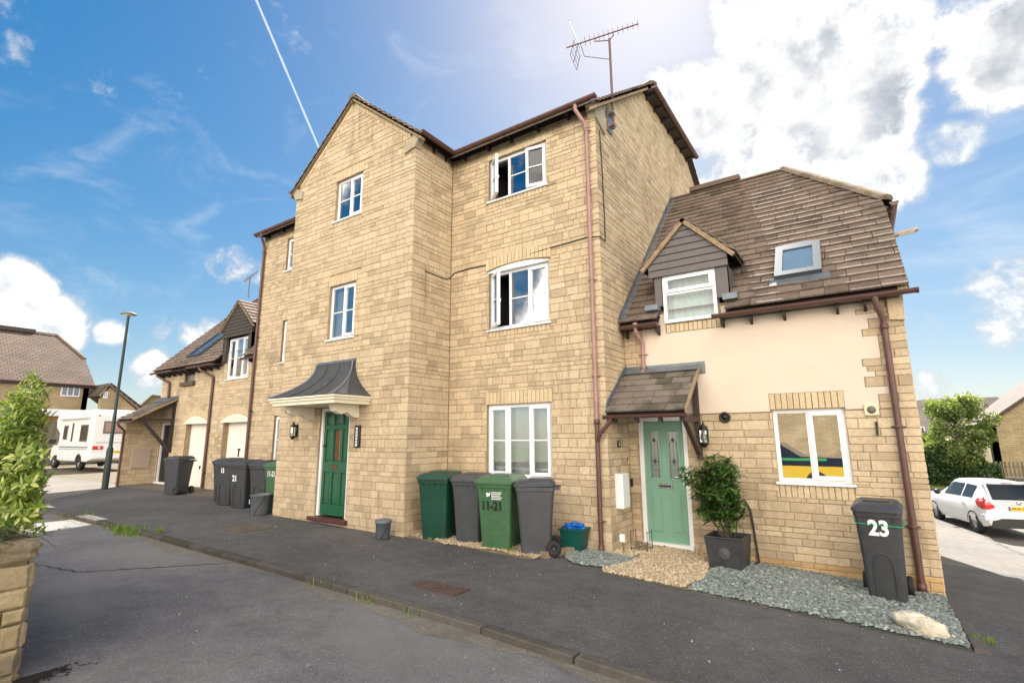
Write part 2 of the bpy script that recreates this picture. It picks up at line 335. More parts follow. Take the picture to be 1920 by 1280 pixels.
def clip(poly, a, b, c):
    """keep a*u + b*v <= c"""
    out = []
    for i in range(len(poly)):
        p, q = poly[i], poly[(i+1) % len(poly)]; dp = a*p[0]+b*p[1]-c; dq = a*q[0]+b*q[1]-c
        if dp <= 0: out.append(p)
        if dp*dq < 0: t = dp/(dp-dq); out.append((p[0]+(q[0]-p[0])*t, p[1]+(q[1]-p[1])*t))
    return out
def area(poly): return .5*sum(poly[i][0]*poly[(i+1) % len(poly)][1]-poly[(i+1) % len(poly)][0]*poly[i][1] for i in range(len(poly)))
def minus(r, h):
    """rect (u0,v0,u1,v1) minus rect h -> rects"""
    u0, v0, u1, v1 = r; a0, b0, a1, b1 = h
    if a0 >= u1 or a1 <= u0 or b0 >= v1 or b1 <= v0: return [r]
    out = []
    if b0 > v0: out.append((u0, v0, u1, b0))
    if b1 < v1: out.append((u0, b1, u1, v1))
    m0, m1 = max(v0, b0), min(v1, b1)
    if a0 > u0: out.append((u0, m0, a0, m1))
    if a1 < u1: out.append((a1, m0, u1, m1))
    return out
class Pieces:
    """collects alike pieces of one thing: those largest in the photo become parts, the rest one mesh"""
    LIB = {}
    def __init__(s, name, mat, limit=300): s.name = name; s.m = mat; s.limit = limit; s.L = []
    def add(s, F, poly, n0, n1, ch=.005, tilt=0, jit=0, tone=None, key=None, keep=1.0):
        us = [p[0] for p in poly]; vs = [p[1] for p in poly]; c = F.P(sum(us)/len(us), sum(vs)/len(vs), n1)
        q = proj(c); a = area(poly)
        if q is None or not (-20 < q[0] < 1940 and -20 < q[1] < 1300): sc = 0
        else: sc = a*abs(F.N.dot(c.normalized()))/q[2]**2*keep if F.N.dot(c) < 0 else 0
        s.L.append((sc, F, poly, n0, n1, ch, tilt, jit, random.uniform(.02, 1) if tone is None else tone, key))
    def build(s, parent):
        s.L.sort(key=lambda x: -x[0]); rest = MB()
        for i, (sc, F, poly, n0, n1, ch, tilt, jit, tone, key) in enumerate(s.L):
            if i < s.limit and sc > 0:
                u0 = min(p[0] for p in poly); v0 = min(p[1] for p in poly)
                kk = None
                if key is not None:
                    var = int(tone*4); kk = (s.m.name, s.name, key, var, round(n0,3), round(n1,3), ch, tilt, jit)
                me = Pieces.LIB.get(kk) if kk else None
                if me is None:
                    vs, fs = piece([(u-u0, v-v0) for u, v in poly], n0, n1, ch, tilt, jit)
                    b = MB(); b.add(vs, fs); me = b.mesh(s.name, s.m)
                    if kk: Pieces.LIB[kk] = me
                link(s.name, me, parent, F.mat(u0, v0, 0), tone=tone)
            else:
                vs, fs = piece(poly, n0, n1, ch, tilt, jit); rest.add([F.P(*v) for v in vs], fs, tone)
        if rest.v: rest.build(s.name, s.m, parent, kind='stuff')

# shared stone courses
def make_rows(z0, z1, hs, seed):
    r = random.Random(seed); z = z0; out = []
    while z < z1:
        h = r.choice(hs); out.append((z, z+h)); z += h
    return out
J = .0075
def stone_wall(P, F, u0, u1, rows, z0, z1, holes=(), cuts=(), lens=(.12,.16,.20,.24,.28,.32), proud=.0065, ch=.004, seed=1, jit=.0018, ragged=None):
    r = random.Random(seed)
    for (a, b) in rows:
        if b <= z0 or a >= z1: continue
        v0, v1 = max(a, z0), min(b, z1)
        if v1-v0 < .03: continue
        lo, hi = u0, u1
        if ragged: lo, hi = ragged(a, lo, hi)
        u = lo; first = True
        while u < hi-.001:
            L = r.choice(lens)
            if first: L = r.choice((lens[0], lens[-1], lens[2])); first = False
            e = u+L
            if hi-e < .09: e = hi
            rects = [(u, v0, e, v1)]
            for h in holes: rects = [q for R0 in rects for q in minus(R0, h)]
            for q in rects:
                if q[2]-q[0] < .035 or q[3]-q[1] < .03: continue
                poly = [(q[0]+J/2, q[1]+J/2), (q[2]-J/2, q[1]+J/2), (q[2]-J/2, q[3]-J/2), (q[0]+J/2, q[3]-J/2)]
                cl = False
                for c in cuts:
                    n = clip(poly, *c)
                    if len(n) != len(poly) or n != poly: cl = True
                    poly = n
                    if len(poly) < 3: break
                if len(poly) < 3 or area(poly) < .0015: continue
                full = not cl and len(rects) == 1
                P.add(F, poly, -.015, proud+r.choice((0, .002, .004)), ch, 0, jit, r.uniform(.02, 1), key=('s', round(q[2]-q[0], 2), round(q[3]-q[1], 3)) if full and abs((q[2]-q[0])-round(q[2]-q[0], 2)) < .001 else None)
            u = e
def backing(mb, F, u0, u1, z0, z1, holes=(), cuts=(), n=0.0, depth=.30):
    """mortar plane behind the stones, with the openings cut and their reveals"""
    us = sorted({u0, u1}|{x for h in holes for x in (h[0], h[2]) if u0 < x < u1}); vs = sorted({z0, z1}|{x for h in holes for x in (h[1], h[3]) if z0 < x < z1})
    for i in range(len(us)-1):
        for j in range(len(vs)-1):
            c = ((us[i]+us[i+1])/2, (vs[j]+vs[j+1])/2)
            if any(h[0] < c[0] < h[2] and h[1] < c[1] < h[3] for h in holes): continue
            poly = [(us[i], vs[j]), (us[i+1], vs[j]), (us[i+1], vs[j+1]), (us[i], vs[j+1])]
            for q in cuts:
                poly = clip(poly, *q)
                if len(poly) < 3: break
            if len(poly) >= 3 and area(poly) > 1e-5: mb.add([F.P(u, v, n) for u, v in poly], [tuple(range(len(poly)))])
    for h in holes:
        a, b, c, d = h
        for (p, q) in (((a, b), (a, d)), ((a, d), (c, d)), ((c, d), (c, b)), ((c, b), (a, b))):
            mb.quad(F.P(*p, n), F.P(*q, n), F.P(*q, n-depth), F.P(*p, n-depth))
def soldiers(P, F, u0, u1, z0, z1, w=.078, arch=0.0, proud=.012, tone=None):
    """bricks on end; arch > 0 bows their line upward in the middle"""
    k = max(1, round((u1-u0)/w)); w = (u1-u0)/k
    for i in range(k):
        a, b = u0+i*w, u0+(i+1)*w
        def up(u): t = (u-u0)/(u1-u0)*2-1; return arch*(1-t*t)
        sl = 0.0
        if arch: sl = (up(b)-up(a))
        P.add(F, [(a+.004, z0+up(a)), (b-.004, z0+up(b)), (b-.004-sl*.5, z1+up(b)), (a+.004-sl*.5, z1+up(a))], -.012, proud+random.choice((0, .002)), .005, 0, .001)

def tiled(P, F, poly, expo=.19, w=.30, th=.022, seed=3, tilt=.030, jit=.002, over=.03, wv=(0,), ch=.004, jitc=0.0):
    """roof tiles over a convex polygon given in the roof frame (u across, v up the slope)"""
    r = random.Random(seed); v0 = min(p[1] for p in poly); v1 = max(p[1] for p in poly); k = 0; v = v0
    edges = []
    for i in range(len(poly)):
        (x0, y0), (x1, y1) = poly[i], poly[(i+1) % len(poly)]
        a, b = (y1-y0), -(x1-x0); L = math.hypot(a, b); a /= L; b /= L; edges.append((a, b, a*x0+b*y0))
    while v < v1-.02:
        u = min(p[0] for p in poly)-(.5*w if k % 2 else 0); umax = max(p[0] for p in poly)
        while u < umax:
            ww = w+r.choice(wv)
            drop = r.uniform(0, jitc)
            t = [(u+.002, v-drop), (u+ww-.002, v-drop*r.uniform(.3, 1)), (u+ww-.002, v+expo+over), (u+.002, v+expo+over)]
            full = True
            for e in edges:
                if e[1] < -.99 and abs(e[0]) < .01: continue          # the eave line may overhang
                n = clip(t, *e)
                if n != t: full = False
                t = n
                if len(t) < 3: break
            if len(t) >= 3 and area(t) > .003: P.add(F, t, -.005, th, ch, tilt, jit, r.uniform(.02, 1), key=('t', ww) if full and not jitc else None)
            u += ww
        v += expo; k += 1
def gz_base(x):
    T = [(-60,-1.35),(-20,-1.45),(-10,-1.47),(-6,-1.53),(-3,-1.6),(0,-1.74),(1,-1.8),(4,-1.95),(30,-2.3)]
    if x <= T[0][0]: return T[0][1]
    for (a, b), (c, d) in zip(T, T[1:]):
        if x <= c: return b+(d-b)*(x-a)/(c-a)
    return T[-1][1]
def gz(x, y):
    t = min(1, max(0, (x+2)/2.4)); t = t*t*(3-2*t)
    return gz_base(x)-t*min(1.0, max(0, (y-7.5)*.082))
def ground(px, py):
    r = ray(px, py); t = 1.0
    while t < 150:
        if r.z*t < gz(r.x*t, r.y*t): return r*t
        t *= 1.001
    return r*t
# ---------------------------------------------------------------- windows, gutters, pipes
def window(parent, F, u0, u1, z0, z1, lights=(1,1,1), sash=(1,0,1), openl=None, bars=True, back=-.055, sill=True, rooms=None, curtain=None, hopper=None, mat=None, fw=.055, label=None, sill_out=.05, glass=None):
    mat = mat or UPVC; f = MB(); b0, b1 = back-.06, back
    f.box(u0, u0+fw, z0, z1, b0, b1, F); f.box(u1-fw, u1, z0, z1, b0, b1, F)
    f.box(u0+fw, u1-fw, z0, z0+fw, b0, b1, F); f.box(u0+fw, u1-fw, z1-fw, z1, b0, b1, F)
    tot = sum(lights); W = u1-u0-fw; us = [u0+fw/2]
    for L in lights: us.append(us[-1]+W*L/tot)
    for u in us[1:-1]: f.box(u-fw*.42, u+fw*.42, z0+fw, z1-fw, b0, b1-.002, F)
    w = f.build('window', mat, parent)
    if label: w['label'] = label
    def leaf(Fw, a, b, c, d, s, off, bar):
        """a sash (or fixed light) in frame Fw"""
        if s:
            g = MB(); k = .048; o = off+.018
            g.box(a, a+k, c, d, off-.035, o, Fw); g.box(b-k, b, c, d, off-.035, o, Fw); g.box(a+k, b-k, c, c+k, off-.035, o, Fw); g.box(a+k, b-k, d-k, d, off-.035, o, Fw)
            if bar: g.box(a+k, b-k, (c+d)/2-.009, (c+d)/2+.009, off-.018, off+.004, Fw)
            g.build('casement', mat, w); a += k; b -= k; c += k; d -= k
        elif bar:
            MB().box(a, b, (c+d)/2-.009, (c+d)/2+.009, off-.022, off-.004, Fw).build('glazing_bar', mat, w)
        MB().quad(Fw.P(a, c, off-.012), Fw.P(b, c, off-.012), Fw.P(b, d, off-.012), Fw.P(a, d, off-.012)).build('pane', GLASS_O if Fw is not F else (glass or GLASS), w)
        if s: 
            h = MB(); h.box(b-.012, b+.008, (c+d)/2-.07, (c+d)/2-.02, off-.06, off-.04, Fw); h.build('handle', mat, w)
    for i in range(len(lights)):
        a, b = us[i]+(fw/2 if i == 0 else fw*.42), us[i+1]-(fw/2 if i == len(lights)-1 else fw*.42); c, d = z0+fw, z1-fw
        if sash[i]: a -= .012; b += .012; c -= .012; d += .012
        if openl and i in openl:
            side, ang = openl[i]; hu = a if side == 'l' else b; h = F.P(hu, 0, back+.01); h.z = 0
            if side == 'l':
                ud = F.U*math.cos(ang)+F.N*math.sin(ang); Fw = Fr(h, ud); leaf(Fw, 0, b-a, c, d, 1, .0, bars)
            else:
                ud = F.U*math.cos(ang)-F.N*math.sin(ang); Fw = Fr(h, ud); leaf(Fw, -(b-a), 0, c, d, 1, .0, bars)
        elif hopper:
            m = c+(d-c)*hopper
            MB().box(a, b, m-.025, m+.025, b0, b1, F).build('transom', mat, w)
            leaf(F, a-.01, b+.01, m+.012, d+.012, 1, back+.008, False); leaf(F, a, b, c, m-.025, 0, back, False)
        else: leaf(F, a, b, c, d, sash[i], back+.008 if sash[i] else back, bars)
    if sill: MB().box(u0-.03, u1+.03, z0-.035, z0-.002, back, sill_out, F, bev=.006).build('sill', mat, w)
    if rooms is not None:
        q = rooms; a, b, c, d, n0, n1 = u0-.1, u1+.1, z0-.25, z1+.1, -.31, -1.6
        P = F.P
        q.quad(P(a,c,n1), P(b,c,n1), P(b,d,n1), P(a,d,n1)); q.quad(P(a,c,n0), P(a,c,n1), P(a,d,n1), P(a,d,n0)); q.quad(P(b,c,n0), P(b,d,n0), P(b,d,n1), P(b,c,n1))
        q.quad(P(a,c,n0), P(b,c,n0), P(b,c,n1), P(a,c,n1)); q.quad(P(a,d,n0), P(a,d,n1), P(b,d,n1), P(b,d,n0))
    if curtain:
        for (a, b, m) in curtain:
            k = 26; pts = []
            for i in range(k+1):
                u = u0+(u1-u0)*(a+(b-a)*i/k); nn = -.17+.018*math.sin(i*1.9+a*9)
                pts += [F.P(u, z0+.03, nn), F.P(u, z1-.02, nn)]
            MB().add(pts, [(2*i, 2*i+2, 2*i+3, 2*i+1) for i in range(k)], smooth=True).build('curtain', m, w)
    return w
def gutter(parent, a, b, out, mat=None, r=.055, ends=True, brackets=True, joints=()):
    """half-round gutter from a to b; out = horizontal unit vector away from the wall"""
    a, b, out = Vector(a), Vector(b), Vector(out); d = (b-a); L = d.length; d.normalize(); m = MB(); seg = 10; up = Vector((0,0,1))
    def ring(p, rr, lip=0): return [p-up*math.sin(math.pi*i/seg)*rr+out*(-math.cos(math.pi*i/seg))*rr for i in range(seg+1)]
    A, B2, A2, B3 = ring(a, r), ring(b, r), ring(a, r*.86), ring(b, r*.86); k = seg+1
    m.add(A+B2, [(i, i+1, k+i+1, k+i) for i in range(seg)], smooth=True); m.add(A2+B3, [(i, k+i, k+i+1, i+1) for i in range(seg)], smooth=True)
    for q in (0, seg): m.add([A[q], A2[q], B3[q], B2[q]], [(0,1,2,3)])
    if ends:
        for p in (a, b): m.add(ring(p, r*1.12)+[p], [tuple(range(k+1))]); m.add([v+d*.02*(1 if p is a else -1) for v in ring(p, r*1.12)]+ring(p, r*1.12), [(i, i+1, k+i+1, k+i) for i in range(seg)])
    g = m.build('gutter', mat or BROWNP, parent)
    if brackets:
        nb = max(1, int(L/.85)); bm = MB()
        for i in range(nb):
            p = a+d*(L*(i+.5)/nb); bm.add(ring(p-d*.012, r*1.13)+ring(p+d*.012, r*1.13), [(j, j+1, k+j+1, k+j) for j in range(seg)])
        bm.build('bracket', mat or BROWNP, g)
    return g
def pipe(parent, pts, r=.034, mat=None, clips=(), wall=(0,1,0), collars=(), name='downpipe', shoe=True):
    m = MB(); m.tube(pts, r, 14); g = m.build(name, mat or BROWNP, parent)
    w = Vector(wall)
    for z in clips:
        p = None
        for p0, p1 in zip(pts, pts[1:]):
            p0, p1 = Vector(p0), Vector(p1)
            if min(p0.z, p1.z) <= z <= max(p0.z, p1.z) and abs(p0.z-p1.z) > .05: t = (z-p0.z)/(p1.z-p0.z); p = p0.lerp(p1, t)
        if p is None: continue
        c = MB(); c.lathe([(r*1.02, -.016), (r*1.22, -.014), (r*1.22, .014), (r*1.02, .016)], p, seg=14); sdv = Vector((-w.y, w.x, 0))
        a = p+w*r*.6; c.tube([a-sdv*.075+w*.02, a+sdv*.075+w*.02], .009, 6); c.build('clip', mat or BROWNP, g)
    for z, h in collars:
        q = min((Vector(p) for p in pts), key=lambda v: abs(v.z-z)); x, y = q.x, q.y
        MB().lathe([(r, -h/2), (r*1.25, -h/2), (r*1.25, h/2), (r, h/2)], (x, y, z), seg=14).build('collar', mat or BROWNP, g)
    return g
def rafters(parent, F, us, z, n0=-.02, n1=.15, w=.045, h=.10, mat=None):
    for u in us: MB().add([F.P(u-w/2, z, n0), F.P(u+w/2, z, n0), F.P(u+w/2, z, n1), F.P(u-w/2, z, n1), F.P(u-w/2, z-h, n0), F.P(u+w/2, z-h, n0), F.P(u+w/2, z-h*.55, n1), F.P(u-w/2, z-h*.55, n1)],
        [(0,1,2,3),(7,6,5,4),(0,4,5,1),(1,5,6,2),(2,6,7,3),(3,7,4,0)]).build('rafter_foot', mat or BLACKW, parent)

# ---------------------------------------------------------------- MAIN BUILDING
XS, XA1, XA0, XL, YB, YA = -3.09, -6.16, -9.80, -12.85, 7.0, 5.98
FA, FB, FS = Fr((0,YA,0), (1,0,0)), Fr((0,YB,0), (1,0,0)), Fr((XS,0,0), (0,1,0))
FAR, FAL, FL = Fr((XA1,0,0), (0,1,0)), Fr((XA0,0,0), (0,-1,0)), Fr((XL,0,0), (0,-1,0))
main = thing('apartment_building', ((XA0+XA1)/2, YB, gz_base(-8)), 'three storey honey stone apartment block with green front door and steep front gable', 'building', worldspace=True)
ROWS = make_rows(-2.1, 9.0, (.072,.100,.100,.122,.138), 11)
rooms = MB()
hA = [(-8.47,-1.47,-7.60,.56), (-8.42,1.87,-7.63,2.95), (-8.41,4.31,-7.59,5.20)]
zB2 = onY(1031,487,7).z; zB3 = onY(1023,262,7).z
hB = [(-5.29,-.64,-4.02,.55), (-5.25,1.85,-4.01,zB2), (-5.26,4.27,-4.02,zB3)]
hBL = [(-11.72,-.60,-10.95,.55), (-11.68,1.84,-10.93,2.90), (-11.76,4.20,-10.97,5.08)]
TM = .74; ZE = 5.44
GAX, GAZ, GAS = (XA0+XA1)/2, 6.96, (6.96-5.42)/1.93         # front gable: ridge x, ridge top, pitch
# gable cuts: below roof underside
def cutslope(u_, z_, s, sign, drop): # keep z <= z_ - s*sign*(u-u_)
    a, b = s*sign, 1.0; return (a, b, a*u_+z_-drop)
cutA = [cutslope(GAX, GAZ, GAS, 1, .085), cutslope(GAX, GAZ, GAS, -1, .085)]
RY, RZ = 11.2, ZE+TM*4.2
cutS = [(-TM, 1, ZE-TM*YB-.10), (TM, 1, ZE+TM*(2*RY-YB)-.10), (0, 1, 7.26)]
wall = MB()
backing(wall, FA, XA0, XA1, -2.0, 7.2, hA, cutA)
backing(wall, FB, XA1, XS, -2.0, 5.50, hB); backing(wall, FB, XL, XA0, -2.0, 5.50, hBL)
backing(wall, FS, YB, 15.4, -2.6, 8.6, [], cutS); backing(wall, FAR, YA, YB, -2.0, 5.50); backing(wall, FAL, -YB, -YA, -2, 5.50)
backing(wall, FL, -15.4, -YB, -2.6, 8.6, [], [(TM, 1, ZE-TM*YB-.10), (-TM, 1, ZE+TM*(2*RY-YB)-.10), (0, 1, 7.26)])
wall.quad(Vector((XS,15.4,-2.6)), Vector((XL,15.4,-2.6)), Vector((XL,15.4,5.5)), Vector((XS,15.4,5.5)))
wobj = wall.build('wall', MORTAR, main)
LN = (.11,.15,.18,.21,.25,.29); ST = Pieces('stone', STONE); p_ = .012
ex = .012
headA = [(-8.42-.03,2.95,-7.63+.03,3.15), (-8.41-.03,5.20,-7.59+.03,5.40), (-8.42,1.75,-7.63,1.84), (-8.41,4.19,-7.59,4.28)]
stone_wall(ST, FA, XA0-ex, XA1+ex, ROWS, -1.75, 7.2, hA+headA, [(a, b, c-.10) for a, b, c in cutA]+[], seed=5, lens=LN)
headB = [(-5.31,.55,-3.99,.76), (-5.29,-.78,-4.02,-.68), (-5.25,1.72,-4.01,1.81), (-5.26,4.14,-4.02,4.23)]
stone_wall(ST, FB, XA1+.014, XS+ex, ROWS, -1.85, 5.47, hB+headB+[(-5.27,zB2,-3.99,zB2+.06)], seed=6, lens=LN)
stone_wall(ST, FB, XL-ex, XA0-.014, ROWS, -1.75, 5.47, hBL+[(-11.72,.55,-10.95,.75),(-11.68,2.90,-10.93,3.1)], seed=7, lens=LN)
stone_wall(ST, FAR, YA+.014, YB-.014, ROWS, -1.85, 5.40, seed=8)
stone_wall(ST, FAL, -YB+.014, -YA-.014, ROWS, -1.75, 5.40, seed=9)
stone_wall(ST, FS, YB+.014, 15.4, ROWS, -1.9, 7.26, [], [(a, b, c-.005) for a, b, c in cutS], seed=10, lens=LN)
ST.build(wobj)
BR = Pieces('brick', BRICK)
for u0, z0, u1, z1 in (headA[0], headA[1], headB[0]): soldiers(BR, FA if u1 < -7 else FB, u0, u1, z0, z1)
for u0, z0, u1, z1 in headA[2:]: soldiers(BR, FA, u0, u1, z0, z1)
for u0, z0, u1, z1 in headB[1:]: soldiers(BR, FB, u0, u1, z0, z1)
soldiers(BR, FB, -5.30, -3.96, zB2+.035, zB2+.23, arch=.07, proud=.032)
soldiers(BR, FB, -5.28, -4.0, zB3-.0, zB3+.09, proud=.013)
for u0, z0, u1, z1 in ((-11.72,.55,-10.95,.75),(-11.68,2.90,-10.93,3.1)): soldiers(BR, FB, u0, u1, z0, z1)
# raked bricks under the front gable verge
nb = 23
for sgn in (-1, 1):
    for i in range(nb):
        t0, t1 = i/nb, (i+1)/nb; w0 = .05+(1.70-.05)*t0; w1 = .05+(1.70-.05)*t1
        u0, u1 = GAX+sgn*w0, GAX+sgn*w1
        z = lambda u: GAZ-.095-GAS*abs(u-GAX)
        q = [(u0, z(u0)-.10), (u1-sgn*.008, z(u1)-.10), (u1-sgn*.008, z(u1)-.0), (u0, z(u0)-.0)]
        if sgn < 0: q = q[::-1]
        BR.add(FA, q, -.012, .02, .006, 0, .001)
BR.build(wobj)
# kneelers
for (F, poly) in ((FA, [(XA1-.24,5.14),(XA1+.02,5.19),(XA1+.13,5.36),(XA1-.02,5.43),(XA1-.24,5.32)]), (FA, [(XA0+.24,5.32),(XA0+.02,5.43),(XA0-.12,5.36),(XA0-.02,5.19),(XA0+.24,5.14)]),
                  (FS, [(YB-.14,5.38),(YB-.02,5.16),(YB+.34,5.02),(YB+.34,5.55),(YB+.02,5.50)])):
    MB().prism(poly, -.1, .045, F).build('kneeler', KNEELER, main)
# windows of the main building
window(main, FA, *[hA[1][i] for i in (0,2,1,3)], lights=(1,1), sash=(0,1), rooms=rooms, curtain=[(.02,.25,CURT),(.75,.98,CURT)])
window(main, FA, *[hA[2][i] for i in (0,2,1,3)], lights=(1,1), sash=(0,1), rooms=rooms)
window(main, FB, *[hB[0][i] for i in (0,2,1,3)], lights=(1,1.05,1), sash=(1,0,1), rooms=rooms, curtain=[(.02,.98,NET),])
window(main, FB, *[hB[1][i] for i in (0,2,1,3)], lights=(1,1,1), sash=(1,0,1), openl={0:('l', R(38))}, rooms=rooms)
window(main, FB, *[hB[2][i] for i in (0,2,1,3)], lights=(1,1,1), sash=(1,0,1), openl={0:('l', R(42)), 2:('r', R(9))}, rooms=rooms)
for h in hBL: window(main, FB, h[0], h[2], h[1], h[3], lights=(1,1), sash=(1,0), rooms=rooms)
arch = MB(); pts = [(-5.25+1.24*i/16, zB2+.01+.07*(1-(i/8-1)**2)) for i in range(17)]
arch.prism([(-5.27, zB2-.01)]+[(-3.99, zB2-.01)]+pts[::-1], -.11, .024, FB); arch.build('arched_window_head', UPVC, main)
# front door
fr = MB(); a, b, c, d = -8.47, -7.60, -1.38, .56
fr.box(a, a+.06, c, d, -.13, -.03, FA); fr.box(b-.06, b, c, d, -.13, -.03, FA); fr.box(a+.06, b-.06, d-.06, d, -.13, -.03, FA); fr.build('door_frame', UPVC, main)
dr = MB(); dr.box(a+.06, b-.06, c+.02, d-.06, -.13, -.085, FA); door = dr.build('front_door', GREEND, main)
raised = MB(); du0, du1 = a+.06, b-.06; W = du1-du0; cw = W/3.0
rail = MB()
zs = [(c+.20, c+.78), (c+.96, c+1.55), (c+1.62, d-.10)]
for u in (du0, du0+cw-.01, du0+2*cw-.01, du1-.06):
    rail.box(u, u+(.07 if u in (du0,) else .06), c+.02, d-.06, -.085, -.062, FA)
for z0, z1 in ((c+.02, zs[0][0]), (zs[0][1], zs[1][0]), (zs[1][1], zs[2][0]), (zs[2][1], d-.06)): rail.box(du0+.07, du1-.06, z0, z1, -.085, -.0625, FA)
rail.build('door_rails', GREEND, door)
for k in range(3):
    for j, (z0, z1) in enumerate(zs):
        u0 = du0+k*cw+.085; u1 = du0+(k+1)*cw-.035
        q = MB(); q.box(u0, u1, z0+.02, z1-.02, -.085, -.070, FA, bev=.008); q.build('door_panel', BRASS if (k == 1 and j == 1) else GREEND, door)
MB().box(-8.12, -7.98, c+.83, c+.91, -.062, -.048, FA, bev=.004).build('letter_plate', BRASS, door)
MB().lathe([(.0,0),(.022,.0),(.026,.02),(.012,.035),(0,.04)], FA.P(du0+.04, c+1.25, -.06), axis=FA.N, seg=10).build('door_lock', BRASS, door)
MB().box(-8.58, -7.52, -1.46, -1.39, -.12, .09, FA, bev=.01).build('door_step', BRICKRED, main)
# lead canopy over the green door
zb, zt = .715, 1.39; xl, xr, yf = -8.93, -7.03, YA-.80
can = thing('door_canopy', (-7.98, YA, .6), 'white moulded canopy with swept grey lead roof over the green front door', 'canopy', worldspace=True)
can.parent = None
lr = MB(); K = 12; prof = []
for i in range(K+1):
    t = i/K; h = zb+(zt-zb)*t; s_ = (1-t)**2.2                       # concave sweep
    prof.append((s_, h))
grid = []
for s_, h in prof:
    x0 = xl+(-8.60-xl)*(1-s_); x1 = xr+(-7.52-xr)*(1-s_); y = YA-.02-(YA-.02-yf)*s_-.05*(1-s_); grid.append([(x0, YA, h), (x0, y, h), (x0+(x1-x0)*.33, y, h), (x0+(x1-x0)*.66, y, h), (x1, y, h), (x1, YA, h)])
for i in range(K): 
    for j in range(5): lr.add([grid[i][j], grid[i][j+1], grid[i+1][j+1], grid[i+1][j]], [(0,1,2,3)], tone=.3, smooth=True)
lr.quad(grid[0][0], grid[0][5], grid[0][4], grid[0][1])
lead = lr.build('lead_roof', LEADROOF, can)
for j, m_ in ((1, LEAD), (4, LEAD)):
    h = MB(); h.tube([Vector(g[j])+Vector((0,-.004,.008)) for g in grid], .018, 8); h.build('lead_hip_roll', m_, lead)
for fx in (.33, .66):
    h = MB(); h.tube([Vector(g[1]).lerp(Vector(g[4]), fx)+Vector((0,-.002,.006)) for g in grid], .010, 6); h.build('lead_roll', LEADROOF, lead)
# pale lead soaker on the right hip
sk = MB()
for i in range(9):
    def q(i, s): g = Vector(grid[i][4]); return g+(Vector(grid[i][5])-g)*s*.35*(1-i/10)+Vector((.004,-.004,.008)) if s > 0 else g+(Vector(grid[i][3])-g)*(-s)*.28*(1-i/10)+Vector((0,-.006,.008))
    sk.quad(q(i,-1), q(i,0), q(i+1,0), q(i+1,-1)); sk.quad(q(i,0), q(i,1), q(i+1,1), q(i+1,0))
sk.build('lead_hip_flashing', LEAD, lead)
MB().box(-8.64, -7.50, zt-.03, zt+.05, .0, .03, FA).build('lead_flashing', LEAD, lead)
for k, (dz0, dz1, i_) in enumerate(((-.028,0,.0), (-.075,-.028,.03), (-.135,-.075,.06))):
    co = MB(); co.box(xl+i_, xr-i_, yf+i_, YA-.003, zb+dz0, zb+dz1-.002); co.build('cornice', CREAM, can)
for x in (-8.72, -7.42):
    c_ = MB(); c_.prism([(YA-.56,.575),(YA-.50,.46),(YA-.38,.41),(YA-.26,.45),(YA-.20,.41),(YA-.10,.36),(YA-.004,.36),(YA-.004,.575)][::-1], -.065, .065, Fr((x,0,0), (0,1,0))); c_.build('corbel', CREAM, can)
# roof of the main building
def roofplane(O, U, up, poly, parent, seed, mat=None, expo=.19, w=.33, limit=0, th=.022, **k):
    F = Fr(O, U, up); T = Pieces('tile', mat or TILE, limit); tiled(T, F, poly, expo=expo, w=w, seed=seed, th=th, **k)
    return T
ov = .13; sl = math.hypot(1, TM); ye = YB-.17
base = MB()
E0 = Vector((XS+ov, ye, ZE+TM*(ye-YB))); 
zh = 7.34; yh = YB+(zh-ZE)/TM
# surfaces (top): front slope polygon in frame U=+X, V up the slope
FRf = Fr((0, ye, ZE+TM*(ye-YB)), (1,0,0), (0,1,TM)); FRb = Fr((0, 2*RY-ye, ZE+TM*(ye-YB)), (-1,0,0), (0,-1,TM))
vmax = (RY-ye)*sl; vh = (yh-ye)*sl; xr0, xl0 = XS+ov, XL-ov; hipx = 1.15
polyf = [(xl0,0),(xr0,0),(xr0,vh),(xr0-hipx,vmax),(xl0+hipx,vmax),(xl0,vh)]
polyb = [(-x, v) for x, v in polyf][::-1]
roof = MB()
for F, pg in ((FRf, polyf), (FRb, polyb)): roof.add([F.P(u, v, -.03) for u, v in pg], [tuple(range(len(pg)))]); roof.add([F.P(u, v, -.09) for u, v in pg], [tuple(range(len(pg)-1,-1,-1))])
FHr = Fr((xr0+.10, 0, zh-.03), (0,1,0), (-hipx-.10, 0, RZ-zh+.03)); hl = math.hypot(hipx+.10, RZ-zh+.03); FHl = Fr((xl0-.10, 0, zh-.03), (0,-1,0), (hipx+.10, 0, RZ-zh+.03))
yh2 = 2*RY-yh
hipR = [(yh-.02,0),(yh2+.02,0),(RY,hl)]; hipL = [(-yh2-.02,0),(-yh+.02,0),(-RY,hl)]
for F, pg in ((FHr, hipR), (FHl, hipL)): roof.add([F.P(u, v, -.02) for u, v in pg], [(0,1,2)]); roof.add([F.P(u, v, -.06) for u, v in pg], [(2,1,0)])
robj = roof.build('roof', BLACKW, main)
TT = Pieces('tile', TILE, 300)
tiled(TT, FRf, polyf, w=.33, seed=21); tiled(TT, FRb, polyb, w=.33, seed=22); tiled(TT, FHr, hipR, w=.33, seed=23); tiled(TT, FHl, hipL, w=.33, seed=24)
